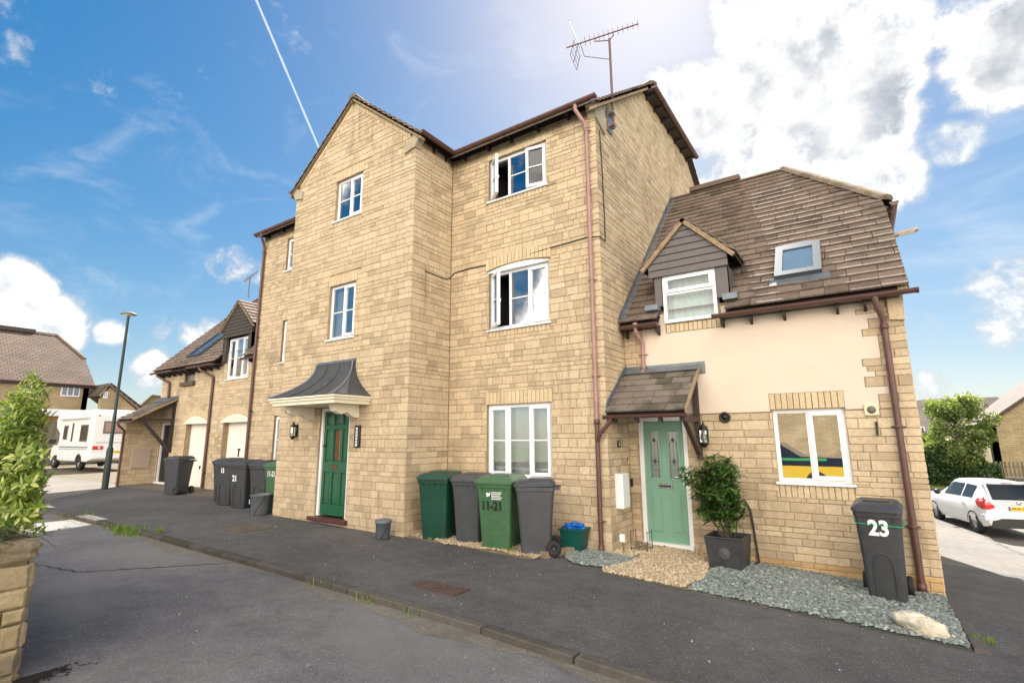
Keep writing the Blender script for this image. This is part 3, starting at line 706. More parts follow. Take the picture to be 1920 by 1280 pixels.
# front gable roof
GY0 = YA-.07; GYB = 9.4; gw = 2.0; gsl = math.hypot(1, GAS)
for sgn in (1, -1):
    F = Fr((GAX+sgn*gw, 0, GAZ-GAS*gw), (0, sgn, 0), (-sgn, 0, GAS)); L = gw*gsl
    cb = lambda v: YB+((GAZ-GAS*gw+GAS*v/gsl)-ZE)/TM          # where it meets the main slope
    pg = [(sgn*GY0, 0), (sgn*(cb(0)+.1), 0), (sgn*(cb(L)+.1), L), (sgn*GY0, L)]
    if sgn < 0: pg = pg[::-1]; pg = [(u, v) for u, v in pg]
    if area(pg) < 0: pg = pg[::-1]
    rb = MB(); rb.add([F.P(u, v, -.03) for u, v in pg], [tuple(range(4))]); rb.add([F.P(u, v, -.07) for u, v in pg], [(3,2,1,0)]); rb.build('roof', BLACKW, main)
    tiled(TT, F, pg, w=.33, seed=25+sgn)
TT.build(robj)
# ridge tiles
def ridge(parent, a, b, r=.11, L=.40, mat=None, name='ridge_tile'):
    a, b = Vector(a), Vector(b); d = b-a; n = max(1, int(d.length/L)); d = d/n
    for i in range(n):
        p, q = a+d*i, a+d*(i+1)*1.0-d*.02; dd = d.normalized(); s = dd.cross(Vector((0,0,1))).normalized(); up = s.cross(dd); m = MB(); k = 6; R0 = []
        for pp, rr in ((p, r), (q, r*.96)):
            R0 += [pp+s*math.cos(math.pi*(j/k)*1.0)*rr*1.15+up*(math.sin(math.pi*j/k)*rr*.75-.03) for j in range(k+1)]
        m.add(R0, [(j, j+1, k+1+j+1, k+1+j) for j in range(k)], smooth=True); m.add(R0, [tuple(range(k, -1, -1)), tuple(range(k+1, 2*k+2))])
        m.build(name, mat or TILE, parent, tone=random.uniform(.1,.9))
ridge(robj, (xl0+hipx, RY, RZ+.02), (xr0-hipx, RY, RZ+.02)); ridge(robj, (xr0-hipx, RY, RZ+.02), (xr0+.08, yh, zh+.02)); ridge(robj, (GAX, GY0, GAZ+.01), (GAX, 9.0, GAZ+.01))
# verges: mortar bedding with the tile edge above
def verge(parent, pts, w=.10, h=.05, mat=None, off=(0,0,0)):
    m = MB(); 
    for a, b in zip(pts, pts[1:]):
        a, b = Vector(a), Vector(b); d = (b-a).normalized(); side = Vector(off); up = Vector((0,0,1)); 
        m.add([a, b, b-up*h, a-up*h, a+side*w, b+side*w, b+side*w-up*h, a+side*w-up*h], [(0,1,2,3),(7,6,5,4),(4,5,1,0),(3,2,6,7),(0,3,7,4),(1,5,6,2)])
    return m.build('verge', mat or VERGE, parent)
verge(main, [(GAX-gw, GY0+.01, GAZ-GAS*gw-.035), (GAX, GY0+.01, GAZ-.035), (GAX+gw, GY0+.01, GAZ-GAS*gw-.035)], w=.10, h=.055, off=(0,1,0))
verge(main, [(XS+ov-.01, ye, ZE+TM*(ye-YB)-.045), (XS+ov-.01, yh, zh-.045)], w=.13, h=.06, off=(-1,0,0))
# eaves: fascia, soffit, gutters, rafter feet
MB().box(XA1+.16, XS+.0, ye+.03, YB, 5.36, 5.41).build('soffit', BLACKW, main); MB().box(XL, XA0-.16, ye+.03, YB, 5.36, 5.41).build('soffit', BLACKW, main)
gy = ye-.03
gutter(main, (XA1+.20, gy, 5.43), (XS+.13, gy, 5.43), (0,-1,0)); gutter(main, (XL-.15, gy, 5.43), (XA0-.18, gy, 5.43), (0,-1,0))
gutter(main, (XA1+.20, YA-.08, 5.43), (XA1+.20, gy, 5.43), (1,0,0)); gutter(main, (XA0-.18, YA-.08, 5.43), (XA0-.18, gy, 5.43), (-1,0,0))
rafters(main, FB, [XA1+.35, XA1+.93, -4.72, -4.15, -3.55], 5.40, h=.12); rafters(main, FB, [-12.6, -11.9, -11.2, -10.5], 5.40, h=.12)
rafters(main, FAR, [YA+.12, YA+.45, YA+.8], 5.38, n1=.12)
MB().box(XA1, XA1+.15, YA+.0, YB, 5.385, 5.41).build('soffit', BLACKW, main)
gutter(main, (xr0+.13, yh-.05, zh-.10), (xr0+.13, yh2+.05, zh-.10), (1,0,0), mat=BROWNP)
MB().box(XS, xr0+.08, yh, yh2, zh-.15, zh-.10).build('soffit', BLACKW, main)
rafters(main, FS, [yh+.15+i*.5 for i in range(7)], zh-.12, n1=.20, h=.12)
# downpipes
px_ = onY(1112, 600, YB-.06).x
pipe(main, [(px_-.12, gy, 5.40), (px_-.12, gy, 5.30), (px_-.03, YB-.08, 5.10), (px_, YB-.06, 5.02), (px_, YB-.06, .20)], mat=PINKP, clips=(4.95, 2.4, .9), collars=((5.0,.06),))
pipe(main, [(px_, YB-.06, .22), (px_, YB-.06, gz_base(-3.2))], mat=BROWNP, clips=(-1.18,), collars=((.22,.07),(gz_base(-3.2)+.05,.10)))
pipe(main, [(XL+.16, gy, 5.40), (XL+.16, gy, 5.30), (XL+.10, YB-.08, 5.12), (XL+.10, YB-.06, 5.0), (XL+.10, YB-.06, gz_base(-12.8))], mat=BROWNP, clips=(4.9, 2.6, .7, -.9))
# cable and small fittings
cb = MB(); cpts = [(799,513,'R'),(843,525,'R')]
c3 = [onX(797,508,XA1+.02), onX(838,524,XA1+.02), Vector((XA1+.02, YB-.02, onY(846,520,YB).z)), onY(852,512,YB-.02), onY(880,503,YB-.02), onY(960,487,YB-.02), onY(1020,468,YB-.03), onY(1100,445,YB-.02), Vector((XS+.02, YB-.02, onY(1125,444,YB).z)), onX(1135,452,XS+.02), onX(1133,400,XS+.02), onX(1128,300,XS+.02), onX(1124,245,XS+.02)]
cb.tube(c3, .009, 6); cb.build('cable', CABLE, main)
lp = MB(); lp.box(-9.42, -9.36, .53, .59, .0, .05, FA); lp.lathe([(.0,0),(.035,.0),(.038,.06),(.03,.075),(0,.078)], FA.P(-9.39,.545,.07), axis=(-.3,-1,-.5), seg=12); lp.build('security_camera', BLACKP, main)
rooms.build('interior', ROOM, main)
pn = thing('entry_panel', (-7.34, YA, -.30), 'narrow black door entry panel with stacked flat numbers beside the green door', 'entry panel', worldspace=True)
p0, p1 = onY(668,797,YA), onY(679,838,YA)
MB().box(-7.41, -7.27, p1.z, p0.z, .012, .05, FA, bev=.006).build('panel', BLACKP, pn)
# ---------------------------------------------------------------- lettering
FONT = None
def text(s, F, u, v, n, size, mat, name='lettering', parent=None, bold=.0, ext=.001, sx=1.0, align='CENTER'):
    cu = bpy.data.curves.new(name, 'FONT'); cu.body = s; cu.size = size; cu.align_x = align; cu.align_y = 'CENTER'; cu.extrude = ext; cu.offset = bold; cu.resolution_u = 3
    to = bpy.data.objects.new(name, cu); C.objects.link(to); dg = bpy.context.evaluated_depsgraph_get(); me = bpy.data.meshes.new_from_object(to.evaluated_get(dg)); bpy.data.objects.remove(to)
    me.materials.clear(); me.materials.append(mat)
    o = link(name, me, parent, F.mat(u, v, n) @ Matrix.Diagonal((sx, 1, 1, 1))); return o
WHITEL = pm('white_lettering', (.75,.75,.75), .6); BLACKL = pm('black_lettering', (.01,.01,.01), .6)
for i, ch in enumerate(('11', '13', '15', '17', '19', '21')):
    z = p0.z-.06-i*(p0.z-p1.z-.1)/5
    MB().box(-7.365, -7.315, z-.022, z+.022, .05, .054, FA).build('name_plate', WHITEP, pn)
    text(ch, FA, -7.34, z, .055, .032, BLACKL, parent=pn)
# ---------------------------------------------------------------- lanterns
def lantern(loc, label, scale=1.0):
    t = thing('wall_lantern', loc, label, 'wall lantern')
    b = MB(); b.box(-.035, .035, -.018, .0, -.11, .13, bev=.006); b.build('back_plate', BLACKP, t)
    g = MB(); cx, cy = 0, -.085; hex_ = lambda r, z: [(cx+r*math.cos(math.pi*(i/3+1/6)), cy+r*math.sin(math.pi*(i/3+1/6)), z) for i in range(6)]
    fr = MB()
    for rings in ([(.058,-.105),(.058,-.09)], [(.062,.075),(.066,.09),(.045,.115),(.02,.15),(.01,.19)], [(.02,-.16),(.045,-.13),(.058,-.105)]):
        for (r0, z0), (r1, z1) in zip(rings, rings[1:]):
            A, B_ = hex_(r0, z0), hex_(r1, z1); fr.add(A+B_, [(i, (i+1) % 6, 6+(i+1) % 6, 6+i) for i in range(6)])
        fr.add(hex_(*rings[0]), [(5,4,3,2,1,0)]); fr.add(hex_(*rings[-1]), [(0,1,2,3,4,5)])
    for i in range(6):
        a = Vector(hex_(.056, -.09)[i]); c = Vector(hex_(.060, .075)[i]); fr.tube([a, c], .006, 5)
    fr.build('lantern_frame', BLACKP, t)
    A, B_ = hex_(.050, -.09), hex_(.054, .075); g.add(A+B_, [(i, (i+1) % 6, 6+(i+1) % 6, 6+i) for i in range(6)]); g.build('lantern_glass', GLASS, t)
    MB().lathe([(0,-.07),(.018,-.06),(.024,-.02),(.018,.02),(0,.03)], (cx, cy, 0), seg=10).build('bulb', WHITEP, t)
    t.scale = (scale,)*3
    return t
l1 = onY(558, 808, YA); lantern((l1.x, YA-.012, l1.z), 'black six sided wall lantern left of the green door')
l2 = onY(1323, 816, 7.81); lantern((l2.x, 7.81-.012, l2.z), 'black wall lantern right of the sage green door, with lit-looking cream bulb', 1.05)['label'] = 'black wall lantern right of the sage green door beside the porch post'

# ---------------------------------------------------------------- RIGHT HOUSE
YC = 7.81; XR = .56; FC = Fr((0,YC,0), (1,0,0)); FCS = Fr((XR,0,0), (0,1,0))
house = thing('house', (-1.3, YC, gz_base(-1.3)), 'cream rendered and stone house with sage green door, dormer and mossy tiled roof', 'building', worldspace=True)
rm2 = MB(); w2 = MB()
hC = [(-2.92,-1.60,-2.17,.30), (-1.00,-.60,-.165,.35)]; dwz0, dwz1 = 1.74, 2.50
hD = [(-2.38,dwz0,-1.58,2.2)]
backing(w2, FC, XS, XR, -2.1, 1.95, hC+[(-2.38,dwz0,-1.58,1.96)])
CT = 1.02; zc = lambda y: 1.93+CT*(y-7.75)
RYC = 11.1; RZC = zc(RYC); yhc = 9.38; zhc = zc(yhc)
cutC = [(-CT, 1, 1.93-CT*7.75-.07), (CT, 1, 1.93+CT*(2*RYC-7.75)-.07), (0, 1, zhc-.05)]
backing(w2, FCS, YC, 2*RYC-YC, -3.0, 4.2, [], cutC)
w2.quad(Vector((XR,2*RYC-YC,-3)), Vector((XS,2*RYC-YC,-3)), Vector((XS,2*RYC-YC,1.9)), Vector((XR,2*RYC-YC,1.9)))
wo2 = w2.build('wall', MORTAR, house)
ROWC = make_rows(-2.3, 5, (.066,.094,.100,.130), 31)
S2 = Pieces('stone', STONE); S2o = Pieces('stone', toned('iron_stained_base_stone', [(.55,.36,.17),(.62,.43,.22),(.50,.32,.15),(.60,.45,.27)], grime=(.30,.20,.10), grime_at=(.46,.62)), 60)
ZR = .325   # render starts above this height
rr_ = random.Random(4)
jag = {round(a, 4): rr_.choice((.10,.14,.22,.30,.34)) for a, b in ROWC}
ZO = [r for r in ROWC if r[1] < -1.53][-1][1]
stone_wall(S2o, FC, XS+.012, XR+ex, [r for r in ROWC if r[1] <= ZO], -2.0, ZO, hC, lens=(.14,.20,.24,.28,.34), seed=40)
stone_wall(S2, FC, XS+.012, XR+ex, [r for r in ROWC if r[0] < ZR and r[1] > ZO], ZO, ZR, hC+[(-1.02,.35,-.15,.56),(-1.0,-.80,-.165,-.635)], lens=(.14,.20,.24,.28,.34,.38), seed=41)
for a, b in ROWC:
    if a < ZR-.001 and b <= ZR+.02: continue
    a0 = max(a, ZR)
    if b-a0 < .03 or a0 > 1.9: continue
    stone_wall(S2, FC, XR+ex-jag[round(a,4)]-.14, XR+ex, [(a, b)], a0, 1.93, [], lens=(.14,.16,.2), seed=int(a*1000)+5)
    if a0 > 1.02: stone_wall(S2, FC, XS+.012, -2.77, [(a, b)], a0, 1.90, [], lens=(.12,.16,.2), seed=int(a*1000)+9)
stone_wall(S2, FCS, YC+.014, 2*RYC-YC, ROWC, -2.9, zhc, [], [(a, b, c) for a, b, c in cutC], lens=(.12,.20,.26), seed=43, proud=.016, ch=.009)
S2.build(wo2); S2o.build(wo2)
B2_ = Pieces('brick', BRICK); soldiers(B2_, FC, -1.02, -.15, .352, .565, w=.074, proud=.02); soldiers(B2_, FC, -1.0, -.165, -.80, -.64, w=.070); soldiers(B2_, FC, -2.37, -1.55, 1.59, 1.715, w=.07, proud=.022); B2_.build(wo2)
# render panel with its ragged right edge: one slab per stone course, all in one plane
rd = MB(); prev = None
pts = []
rws = [(max(a, ZR+.004), min(b, 1.90), jag[round(a,4)]) for a, b in ROWC if b > ZR+.03 and a < 1.90]
outline = [(-2.765, ZR+.004)]
for a, b, j in rws: e = XR+ex-j-.145; outline += [(e, a), (e, b)]
# build row by row so that every face stays convex
for (a, b, j) in rws:
    e = XR+ex-j-.145
    for q in minus((-2.765, a, e, b), (-1.02,.0,-.15,.57)):
        for q2 in minus(q, (-2.38, 1.585, -1.545, 3)):
            rd.quad(FC.P(q2[0],q2[1],.014), FC.P(q2[2],q2[1],.014), FC.P(q2[2],q2[3],.014), FC.P(q2[0],q2[3],.014))
            if q2[0] == -2.765: rd.quad(FC.P(q2[0],q2[1],-.01), FC.P(q2[0],q2[1],.014), FC.P(q2[0],q2[3],.014), FC.P(q2[0],q2[3],-.01))
            if q2[2] == e: rd.quad(FC.P(e,q2[1],-.01), FC.P(e,q2[3],-.01), FC.P(e,q2[3],.014), FC.P(e,q2[1],.014))
rd.quad(FC.P(-2.765,ZR+.004,-.0), FC.P(-1.0+1.2,ZR+.004,-.0), FC.P(-1.0+1.2,ZR+.004,.014), FC.P(-2.765,ZR+.004,.014))
rd.build('render_panel', RENDER, house)
# windows
def interior_c(): pass
window(house, FC, *[hC[1][i] for i in (0,2,1,3)], lights=(1,1.02), sash=(0,1), bars=False, rooms=rm2, back=-.04, fw=.05)
FDm = Fr((0,7.755,0), (1,0,0))
window(house, FDm, -2.38, -1.58, dwz0, dwz1, lights=(1,), sash=(0,), bars=False, hopper=.63, rooms=rm2, back=-.01, sill=False, fw=.05, curtain=[(.0,1.0,NETC)], glass=GLASS_D)
# door
a, b, c, d = -2.92, -2.17, -1.60, .30
fr = MB(); fr.box(a, a+.065, c, d, -.10, -.02, FC); fr.box(b-.065, b, c, d, -.10, -.02, FC); fr.box(a+.065, b-.065, d-.065, d, -.10, -.02, FC); fr.box(a-.0, b+.0, c-.03, c+.055, -.10, .03, FC); fr.build('door_frame', UPVC, house)
dr = MB(); dr.box(a+.065, b-.065, c+.055, d-.065, -.10, -.05, FC); d2 = dr.build('front_door', SAGE, house)
u0, u1 = a+.065, b-.065; mid = (u0+u1)/2; zt_, zm_ = d-.065, c+.055+(d-c)*.47
DG = glass_mat('obscured_glass', (.55,.62,.56), 1.6, .12, .25); LEADC = pm('lead_came', (.03,.035,.035), .5)
for s in (-1, 1):
    cu = mid+s*.145; x0, x1 = cu-.075, cu+.075; z0, z1 = zm_+.03, zt_-.16
    m = MB()
    for (A, B_, C_, D_) in ((x0-.028,x0,z0-.028,z1+.028),(x1,x1+.028,z0-.028,z1+.028),(x0,x1,z0-.028,z0),(x0,x1,z1,z1+.028)): m.box(A, B_, C_, D_, -.051, -.038, FC)
    m.build('glass_moulding', SAGE, d2)
    MB().box(x0, x1, z0, z1, -.0505, -.047, FC).build('glass_panel', DG, d2)
    cm = MB(); pl = lambda *q: cm.tube([FC.P(u, v, -.045) for u, v in q], .0028, 4)
    pl((x0+.02,z0),(x0+.02,z1)); pl((x1-.02,z0),(x1-.02,z1)); zc0 = z0+(z1-z0)*.36; zc1 = z0+(z1-z0)*.82; pl((cu,zc0),(cu,z1)); 
    pl(*[(cu+.055*math.sin(t*math.pi/8), z0+.16-.04*math.cos(t*math.pi/8)) for t in range(-8, 9)]); pl(*[(cu+.055*math.sin(t*math.pi/8-math.pi/2), (zc0+zc1)/2+.16*math.cos(t*math.pi/8-math.pi/2)) for t in range(0, 9)])
    pl((x0,zc0),(x1,zc0))
    for zz, k in ((zc0, .03), (zc1, .026)): cm.prism([(cu, zz-k*1.5), (cu+k, zz), (cu, zz+k*1.5), (cu-k, zz)], -.046, -.042, FC)
    cm.build('leaded_pattern', LEADC, d2)
    q = MB(); lo = c+.20; hi = zm_-.20
    q.box(cu-.075, cu+.075, lo, hi, -.051, -.042, FC, bev=.004); q.box(cu-.055, cu+.055, lo+.02, hi-.02, -.042, -.037, FC, bev=.0025); q.build('door_panel', SAGE, d2)
lb = MB(); lb.box(mid-.115, mid+.105, zm_-.115, zm_-.045, -.05, -.035, FC, bev=.004); lb.build('letter_box', CHROME, d2); MB().box(mid-.095, mid+.085, zm_-.098, zm_-.066, -.035, -.033, FC).build('letter_slot', BLACKP, d2)
hd = MB(); hd.box(u1-.055, u1-.03, zm_-.06, zm_+.14, -.05, -.035, FC); hd.tube([FC.P(u1-.042, zm_+.06, -.04), FC.P(u1-.042, zm_+.06, -.0), FC.P(u1-.15, zm_+.06, .0)], .009, 8); hd.build('door_handle', CHROME, d2)
# dormer
dm = MB(); Xd0, Xd1, ydf = -2.50, -1.40, 7.74
for x0_, x1_ in ((Xd0, -2.39), (-1.57, Xd1)): MB().box(x0_, x1_, ydf+.005, ydf+.10, 2.02, 2.50).build('dormer_cheek_board', GREYBOARD, house)
sideD = MB()
for x, s in ((Xd0, -1), (Xd1, 1)):
    pts = [(x, ydf+.01, zc(ydf)), (x, ydf+.01, 2.52), (x, 7.75+(2.55-1.93)/CT+.1, 2.52)]
    pts2 = [(p[0]-s*.03, p[1], p[2]) for p in pts]; sideD.add(pts+pts2, [(0,1,2),(5,4,3),(0,3,4,1)])
sideD.build('dormer_side', GREYBOARD, house)
AX, AZ, ds_ = -1.98, 3.37, (3.37-2.68)/.68
Fdm = Fr((0, ydf, 0), (1,0,0))
boards = Pieces('cladding_board', GREYBOARD, 40)
k = 0; z = 2.49
while z < 3.3:
    h = .115; hw = lambda zz: (.60 if zz < 2.66 else max(.0, (AZ-.06-zz)/ds_)); a0, a1 = hw(z), hw(z+h-.006)
    if a1 < .02: break
    q = [(AX-a0, z), (AX+a0, z), (AX+a1, z+h-.006), (AX-a1, z+h-.006)]
    if z < 2.66 < z+h: q = [(AX-.60, z), (AX+.60, z), (AX+.60, 2.66), (AX+a1, z+h-.006), (AX-a1, z+h-.006), (AX-.60, 2.66)]
    boards.add(Fdm, q, -.02, .022, .004, .012, 0); z += h
boards.build(house)
bdm = MB(); bdm.add([(AX-.58, ydf+.01, 2.5), (AX+.58, ydf+.01, 2.5), (AX+.58, ydf+.01, 2.68), (AX, ydf+.01, 3.31), (AX-.58, ydf+.01, 2.68)], [(0,1,2,3,4)]); bdm.build('dormer_gable', BLACKW, house)
gd = 2.66
dr_ = MB(); 
for s in (-1, 1):
    e = (AX+s*.70, 2.67); y0 = ydf-.07
    def yb(z): return 7.75+(z-1.93)/CT+.05
    dr_.add([(e[0], y0, e[1]), (AX, y0, AZ-.0), (AX, yb(AZ), AZ), (e[0], yb(e[1]), e[1]), (e[0], y0, e[1]-.04), (AX, y0, AZ-.05), (AX, yb(AZ), AZ-.05), (e[0], yb(e[1]), e[1]-.04)], [(0,1,2,3),(7,6,5,4),(0,4,5,1),(3,2,6,7),(0,3,7,4)])
dro = dr_.build('dormer_roof', BLACKW, house)
TC = Pieces('tile', TILE, 300)
for s in (1, -1):
    e = (AX+s*.70, 2.67); L = math.hypot(.70, AZ-2.67); F = Fr((e[0], 0, e[1]), (0, s, 0), (-s*.70, 0, AZ-2.67)); pg = [(s*(ydf-.07), 0), (s*yb(2.67), 0), (s*yb(AZ), L), (s*(ydf-.07), L)]
    if area(pg) < 0: pg = pg[::-1]
    tiled(TC, F, pg, w=.26, seed=60+s, expo=.17, th=.018)
vm = MB()
for s in (-1, 1):
    a_ = Vector((AX+s*.72, ydf-.075, 2.645)); b_ = Vector((AX, ydf-.075, AZ+.0)); dd = (b_-a_).normalized(); nn_ = Vector((-dd.z, 0, dd.x))*(1 if s > 0 else -1); nn_ = nn_ if nn_.z < 0 else -nn_
    vm.add([a_, b_, b_+nn_*.065, a_+nn_*.065, a_+Vector((0,.05,0)), b_+Vector((0,.05,0)), b_+nn_*.065+Vector((0,.05,0)), a_+nn_*.065+Vector((0,.05,0))], [(0,1,2,3),(7,6,5,4),(4,5,1,0),(3,2,6,7),(0,3,7,4),(1,5,6,2)])
vm.build('verge', VERGE, house)
for x in (Xd0-.03, Xd1+.03):
    MB().box(x-.10, x+.10, 7.60, 7.80, 1.945, 2.03).build('lead_apron', LEAD, house)
# main roof slope of the right house
ye2 = 7.60; slc = math.hypot(1, CT); FRC = Fr((0, ye2, zc(ye2)), (1,0,0), (0,1,CT)); FRCb = Fr((0, 2*RYC-ye2, zc(ye2)), (-1,0,0), (0,-1,CT))
xr1 = XR+.10; vmx = (RYC-ye2)*slc; vhc = (yhc-ye2)*slc; hip2 = 1.38
pf = [(XS+.01,0),(xr1,0),(xr1,vhc),(xr1-hip2,vmx),(XS+.01,vmx)]; pb = [(-x, v) for x, v in pf][::-1]
r2 = MB()
hole = (-2.47, -1, -1.43, 0.9)
def dorm_hole(pg, F):
    out = []
    A = clip(pg, 1, 0, -2.45); B_ = clip(pg, -1, 0, 1.45); mid_ = clip(clip(pg, -1, 0, 2.45), 1, 0, -1.45); mid_ = clip(mid_, 0, -1, -(2.50-1.93+.15)/CT*slc)
    return [A, B_, mid_]
for q in dorm_hole(pf, FRC)+[]: r2.add([FRC.P(u, v, -.025) for u, v in q], [tuple(range(len(q)))]); r2.add([FRC.P(u, v, -.07) for u, v in q], [tuple(range(len(q)-1,-1,-1))])
r2.add([FRCb.P(u, v, -.025) for u, v in pb], [tuple(range(len(pb)))])
FH2 = Fr((xr1+.08, 0, zhc-.02), (0,1,0), (-hip2-.08, 0, RZC-zhc+.02)); hl2 = math.hypot(hip2+.08, RZC-zhc+.02); pH = [(yhc,0),(2*RYC-yhc,0),(RYC,hl2)]
r2.add([FH2.P(u, v, -.02) for u, v in pH], [(0,1,2)])
ro2 = r2.build('roof', BLACKW, house)
for q in dorm_hole(pf, FRC): 
    if len(q) > 2: 
        T_ = TC; e0 = min(p[1] for p in q)
        v_al = math.ceil(e0/.19-1e-6)*.19
        if e0 > .01: q = clip(q, 0, -1, -v_al)
        tiled(T_, FRC, q, expo=.19, w=.30, th=.024, seed=int(abs(q[0][0])*100), tilt=.036, jit=.003, wv=(0,.04,-.04), jitc=.012)
tiled(TC, FRCb, pb, w=.33, seed=71); tiled(TC, FH2, pH, w=.33, seed=72)
TC.build(ro2)
HIPM = toned('mossy_hip_tile', [(.20,.16,.13),(.26,.21,.17)], grime=(.10,.08,.055), grime_at=(.42,.6), grime_scale=5, moss=((.17,.13,.07), 10, .5), bump=1.0)
ridge(ro2, (XS+.02, RYC, RZC+.03), (xr1-hip2, RYC, RZC+.03), r=.09)
ridge(ro2, (xr1-hip2, RYC, RZC+.05), (xr1+.05, yhc+.0, zhc+.05), r=.115, L=.34, mat=HIPM)
st = MB(); st.box(-2.62, -1.58, RYC-.14, RYC+.1, RZC+.04, RZC+.14); st.build('ridge_tile', TILE, ro2)
gutter(house, (xr1+.12, yhc-.12, zhc-.08), (xr1+.12, 2*RYC-yhc+.05, zhc-.08), (1,0,0)); rafters(house, FCS, [yhc+.1+i*.5 for i in range(6)], zhc-.10, n1=.18)
MB().box(XR, xr1+.05, yhc, 2*RYC-yhc, zhc-.13, zhc-.09).build('soffit', BLACKW, house)
vg = MB(); verge(house, [(xr1-.015, ye2, zc(ye2)-.03), (xr1-.015, yhc, zhc-.03)], w=.10, h=.05, off=(-1,0,0))
gzc = zc(ye2)-.045
gutter(house, (-1.63, ye2-.02, gzc), (xr1+.08, ye2-.02, gzc), (0,-1,0)); gutter(house, (XS+.05, ye2-.02, gzc), (-2.44, ye2-.02, gzc), (0,-1,0))
MB().box(-1.55, XR, ye2+.03, YC, gzc-.045, gzc-.01).build('soffit', BLACKW, house); MB().box(XS+.02, -2.46, ye2+.03, YC, gzc-.045, gzc-.01).build('soffit', BLACKW, house)
rafters(house, FC, [-3.0, -2.48, -1.52, -1.14, -.72, -.10, .20], gzc-.03, n1=.16, h=.15, w=.035)
MB().prism([(XR-.13,1.42),(XR+.02,1.40),(XR+.045,1.86),(XR-.13,1.86)], -.05, .05, FC).build('kneeler', BRICK, house)
# stepped lead flashing where the roof meets the tall wall
fl = MB(); n = 17
for i in range(n):
    y0 = ye2+(RYC-ye2)*i/n; y1 = ye2+(RYC-ye2)*(i+1)/n
    fl.prism([(y0, zc(y0)-.03), (y1+.01, zc(y1+.01)-.03), (y1+.01, zc(y1+.01)+.13+.006*(i%3)), (y0, zc(y0)+.13-.004*(i%2))], .016+.002*(i%2), .028+.002*(i%2), FS)
fl.add([FRC.P(XS+.02, 0, .05), FRC.P(XS+.13, 0, .05), FRC.P(XS+.13, vmx, .05), FRC.P(XS+.02, vmx, .05)], [(0,1,2,3)])
fl.build('lead_flashing', LEAD, house)
# roof window
va, vb, ua, ub = (8.02-ye2)*slc, (8.58-ye2)*slc, -.76, -.27
sk = MB()
for (A, B_, C_, D_) in ((ua-.05,ua+.05,va-.05,vb+.05),(ub-.05,ub+.05,va-.05,vb+.05),(ua+.05,ub-.05,va-.05,va+.06),(ua+.05,ub-.05,vb-.10,vb+.07)): sk.box(A, B_, C_, D_, .02, .12, FRC)
sko = sk.build('roof_window', pm('roof_window_frame', (.10,.115,.13), .45, metal=.6), house)
MB().quad(*[FRC.P(u, v, .105) for u, v in ((ua,va),(ub,va),(ub,vb),(ua,vb))]).build('pane', GLASS, sko); MB().box(ua, ub, va, vb, .078, .082, FRC).build('blind', NETC, sko)
MB().box(ua-.12, ub+.14, va-.20, va-.05, .045, .055, FRC).build('lead_apron', LEAD, sko)
# porch
py = 6.93; pz = .335; ptop = 1.02
PF = Fr((0, py, pz), (1,0,0), (0, YC-py, ptop-pz)); PL = math.hypot(YC-py, ptop-pz); pr0, pr1 = XS+.02, -1.93
po = MB(); po.add([PF.P(u, v, n) for n in (-.06, -.02) for u, v in ((pr0,0),(pr1,0),(pr1,PL),(pr0,PL))], [(3,2,1,0),(4,5,6,7),(0,1,5,4),(1,2,6,5),(2,3,7,6),(3,0,4,7)]); poo = po.build('porch_roof', BLACKW, house)
PT = Pieces('tile', TILE_D); tiled(PT, PF, [(pr0,0),(pr1,0),(pr1,PL-.10),(pr0,PL-.10)], expo=.165, w=.27, seed=80, th=.024, tilt=.022, jit=.003, wv=(0,.05,-.03), jitc=.008); PT.build(poo)
lf = MB(); lf.box(pr0, pr1+.10, ptop-.10, 1.10, .016, .028, FC); lf.add([PF.P(pr0, PL-.15, .06), PF.P(pr1+.02, PL-.15, .06), PF.P(pr1+.02, PL-.02, .06), PF.P(pr0, PL-.02, .06)], [(0,1,2,3)])
lf.prism([(py, pz-.03), (YC, ptop-.03), (YC, ptop+.13), (py+.02, pz+.14)], .018, .03, FS)
lf.build('lead_flashing', LEAD, poo)
gutter(house, (pr0-.02, py-.04, pz-.035), (pr1+.05, py-.04, pz-.035), (0,-1,0), r=.045)
pipe(house, [(pr0+.10, py-.04, pz-.07), (pr0+.06, py-.03, pz-.14), (px_+.05, YB-.10, .03), (px_, YB-.06, -.08)], r=.030)
for u in (-2.95, -2.62, -2.28, -1.99): MB().box(u-.02, u+.02, py, py+.10, pz-.14, pz-.05).build('rafter_foot', BLACKW, poo)
br = MB(); bx = -1.99; br.box(bx-.035, bx+.035, YC-.075, YC-.01, -.32, .82); br.box(bx-.03, bx+.03, py+.05, YC-.075, pz-.13, pz-.06)
br.add([(bx-.03, py+.16, pz-.13), (bx+.03, py+.16, pz-.13), (bx+.03, py+.24, pz-.13), (bx-.03, py+.24, pz-.13), (bx-.03, YC-.12, -.26), (bx+.03, YC-.12, -.26), (bx+.03, YC-.07, -.20), (bx-.03, YC-.07, -.20)], [(3,2,1,0),(4,5,6,7),(0,1,5,4),(1,2,6,5),(2,3,7,6),(3,0,4,7)])
br.build('porch_bracket', pm('brown_stained_wood', (.07,.042,.035), .6, noise_amt=.3, noise_scale=14), house)
MB().add([(pr1+.0, py-.01, pz-.02), (pr1+.0, YC, ptop-.02), (pr1+.0, YC, ptop+.04), (pr1+.0, py-.01, pz+.04), (pr1+.03, py-.01, pz-.02), (pr1+.03, YC, ptop-.02), (pr1+.03, YC, ptop+.04), (pr1+.03, py-.01, pz+.04)], [(0,1,2,3),(7,6,5,4),(0,4,5,1),(2,6,7,3),(0,3,7,4)]).build('verge', VERGE, poo)
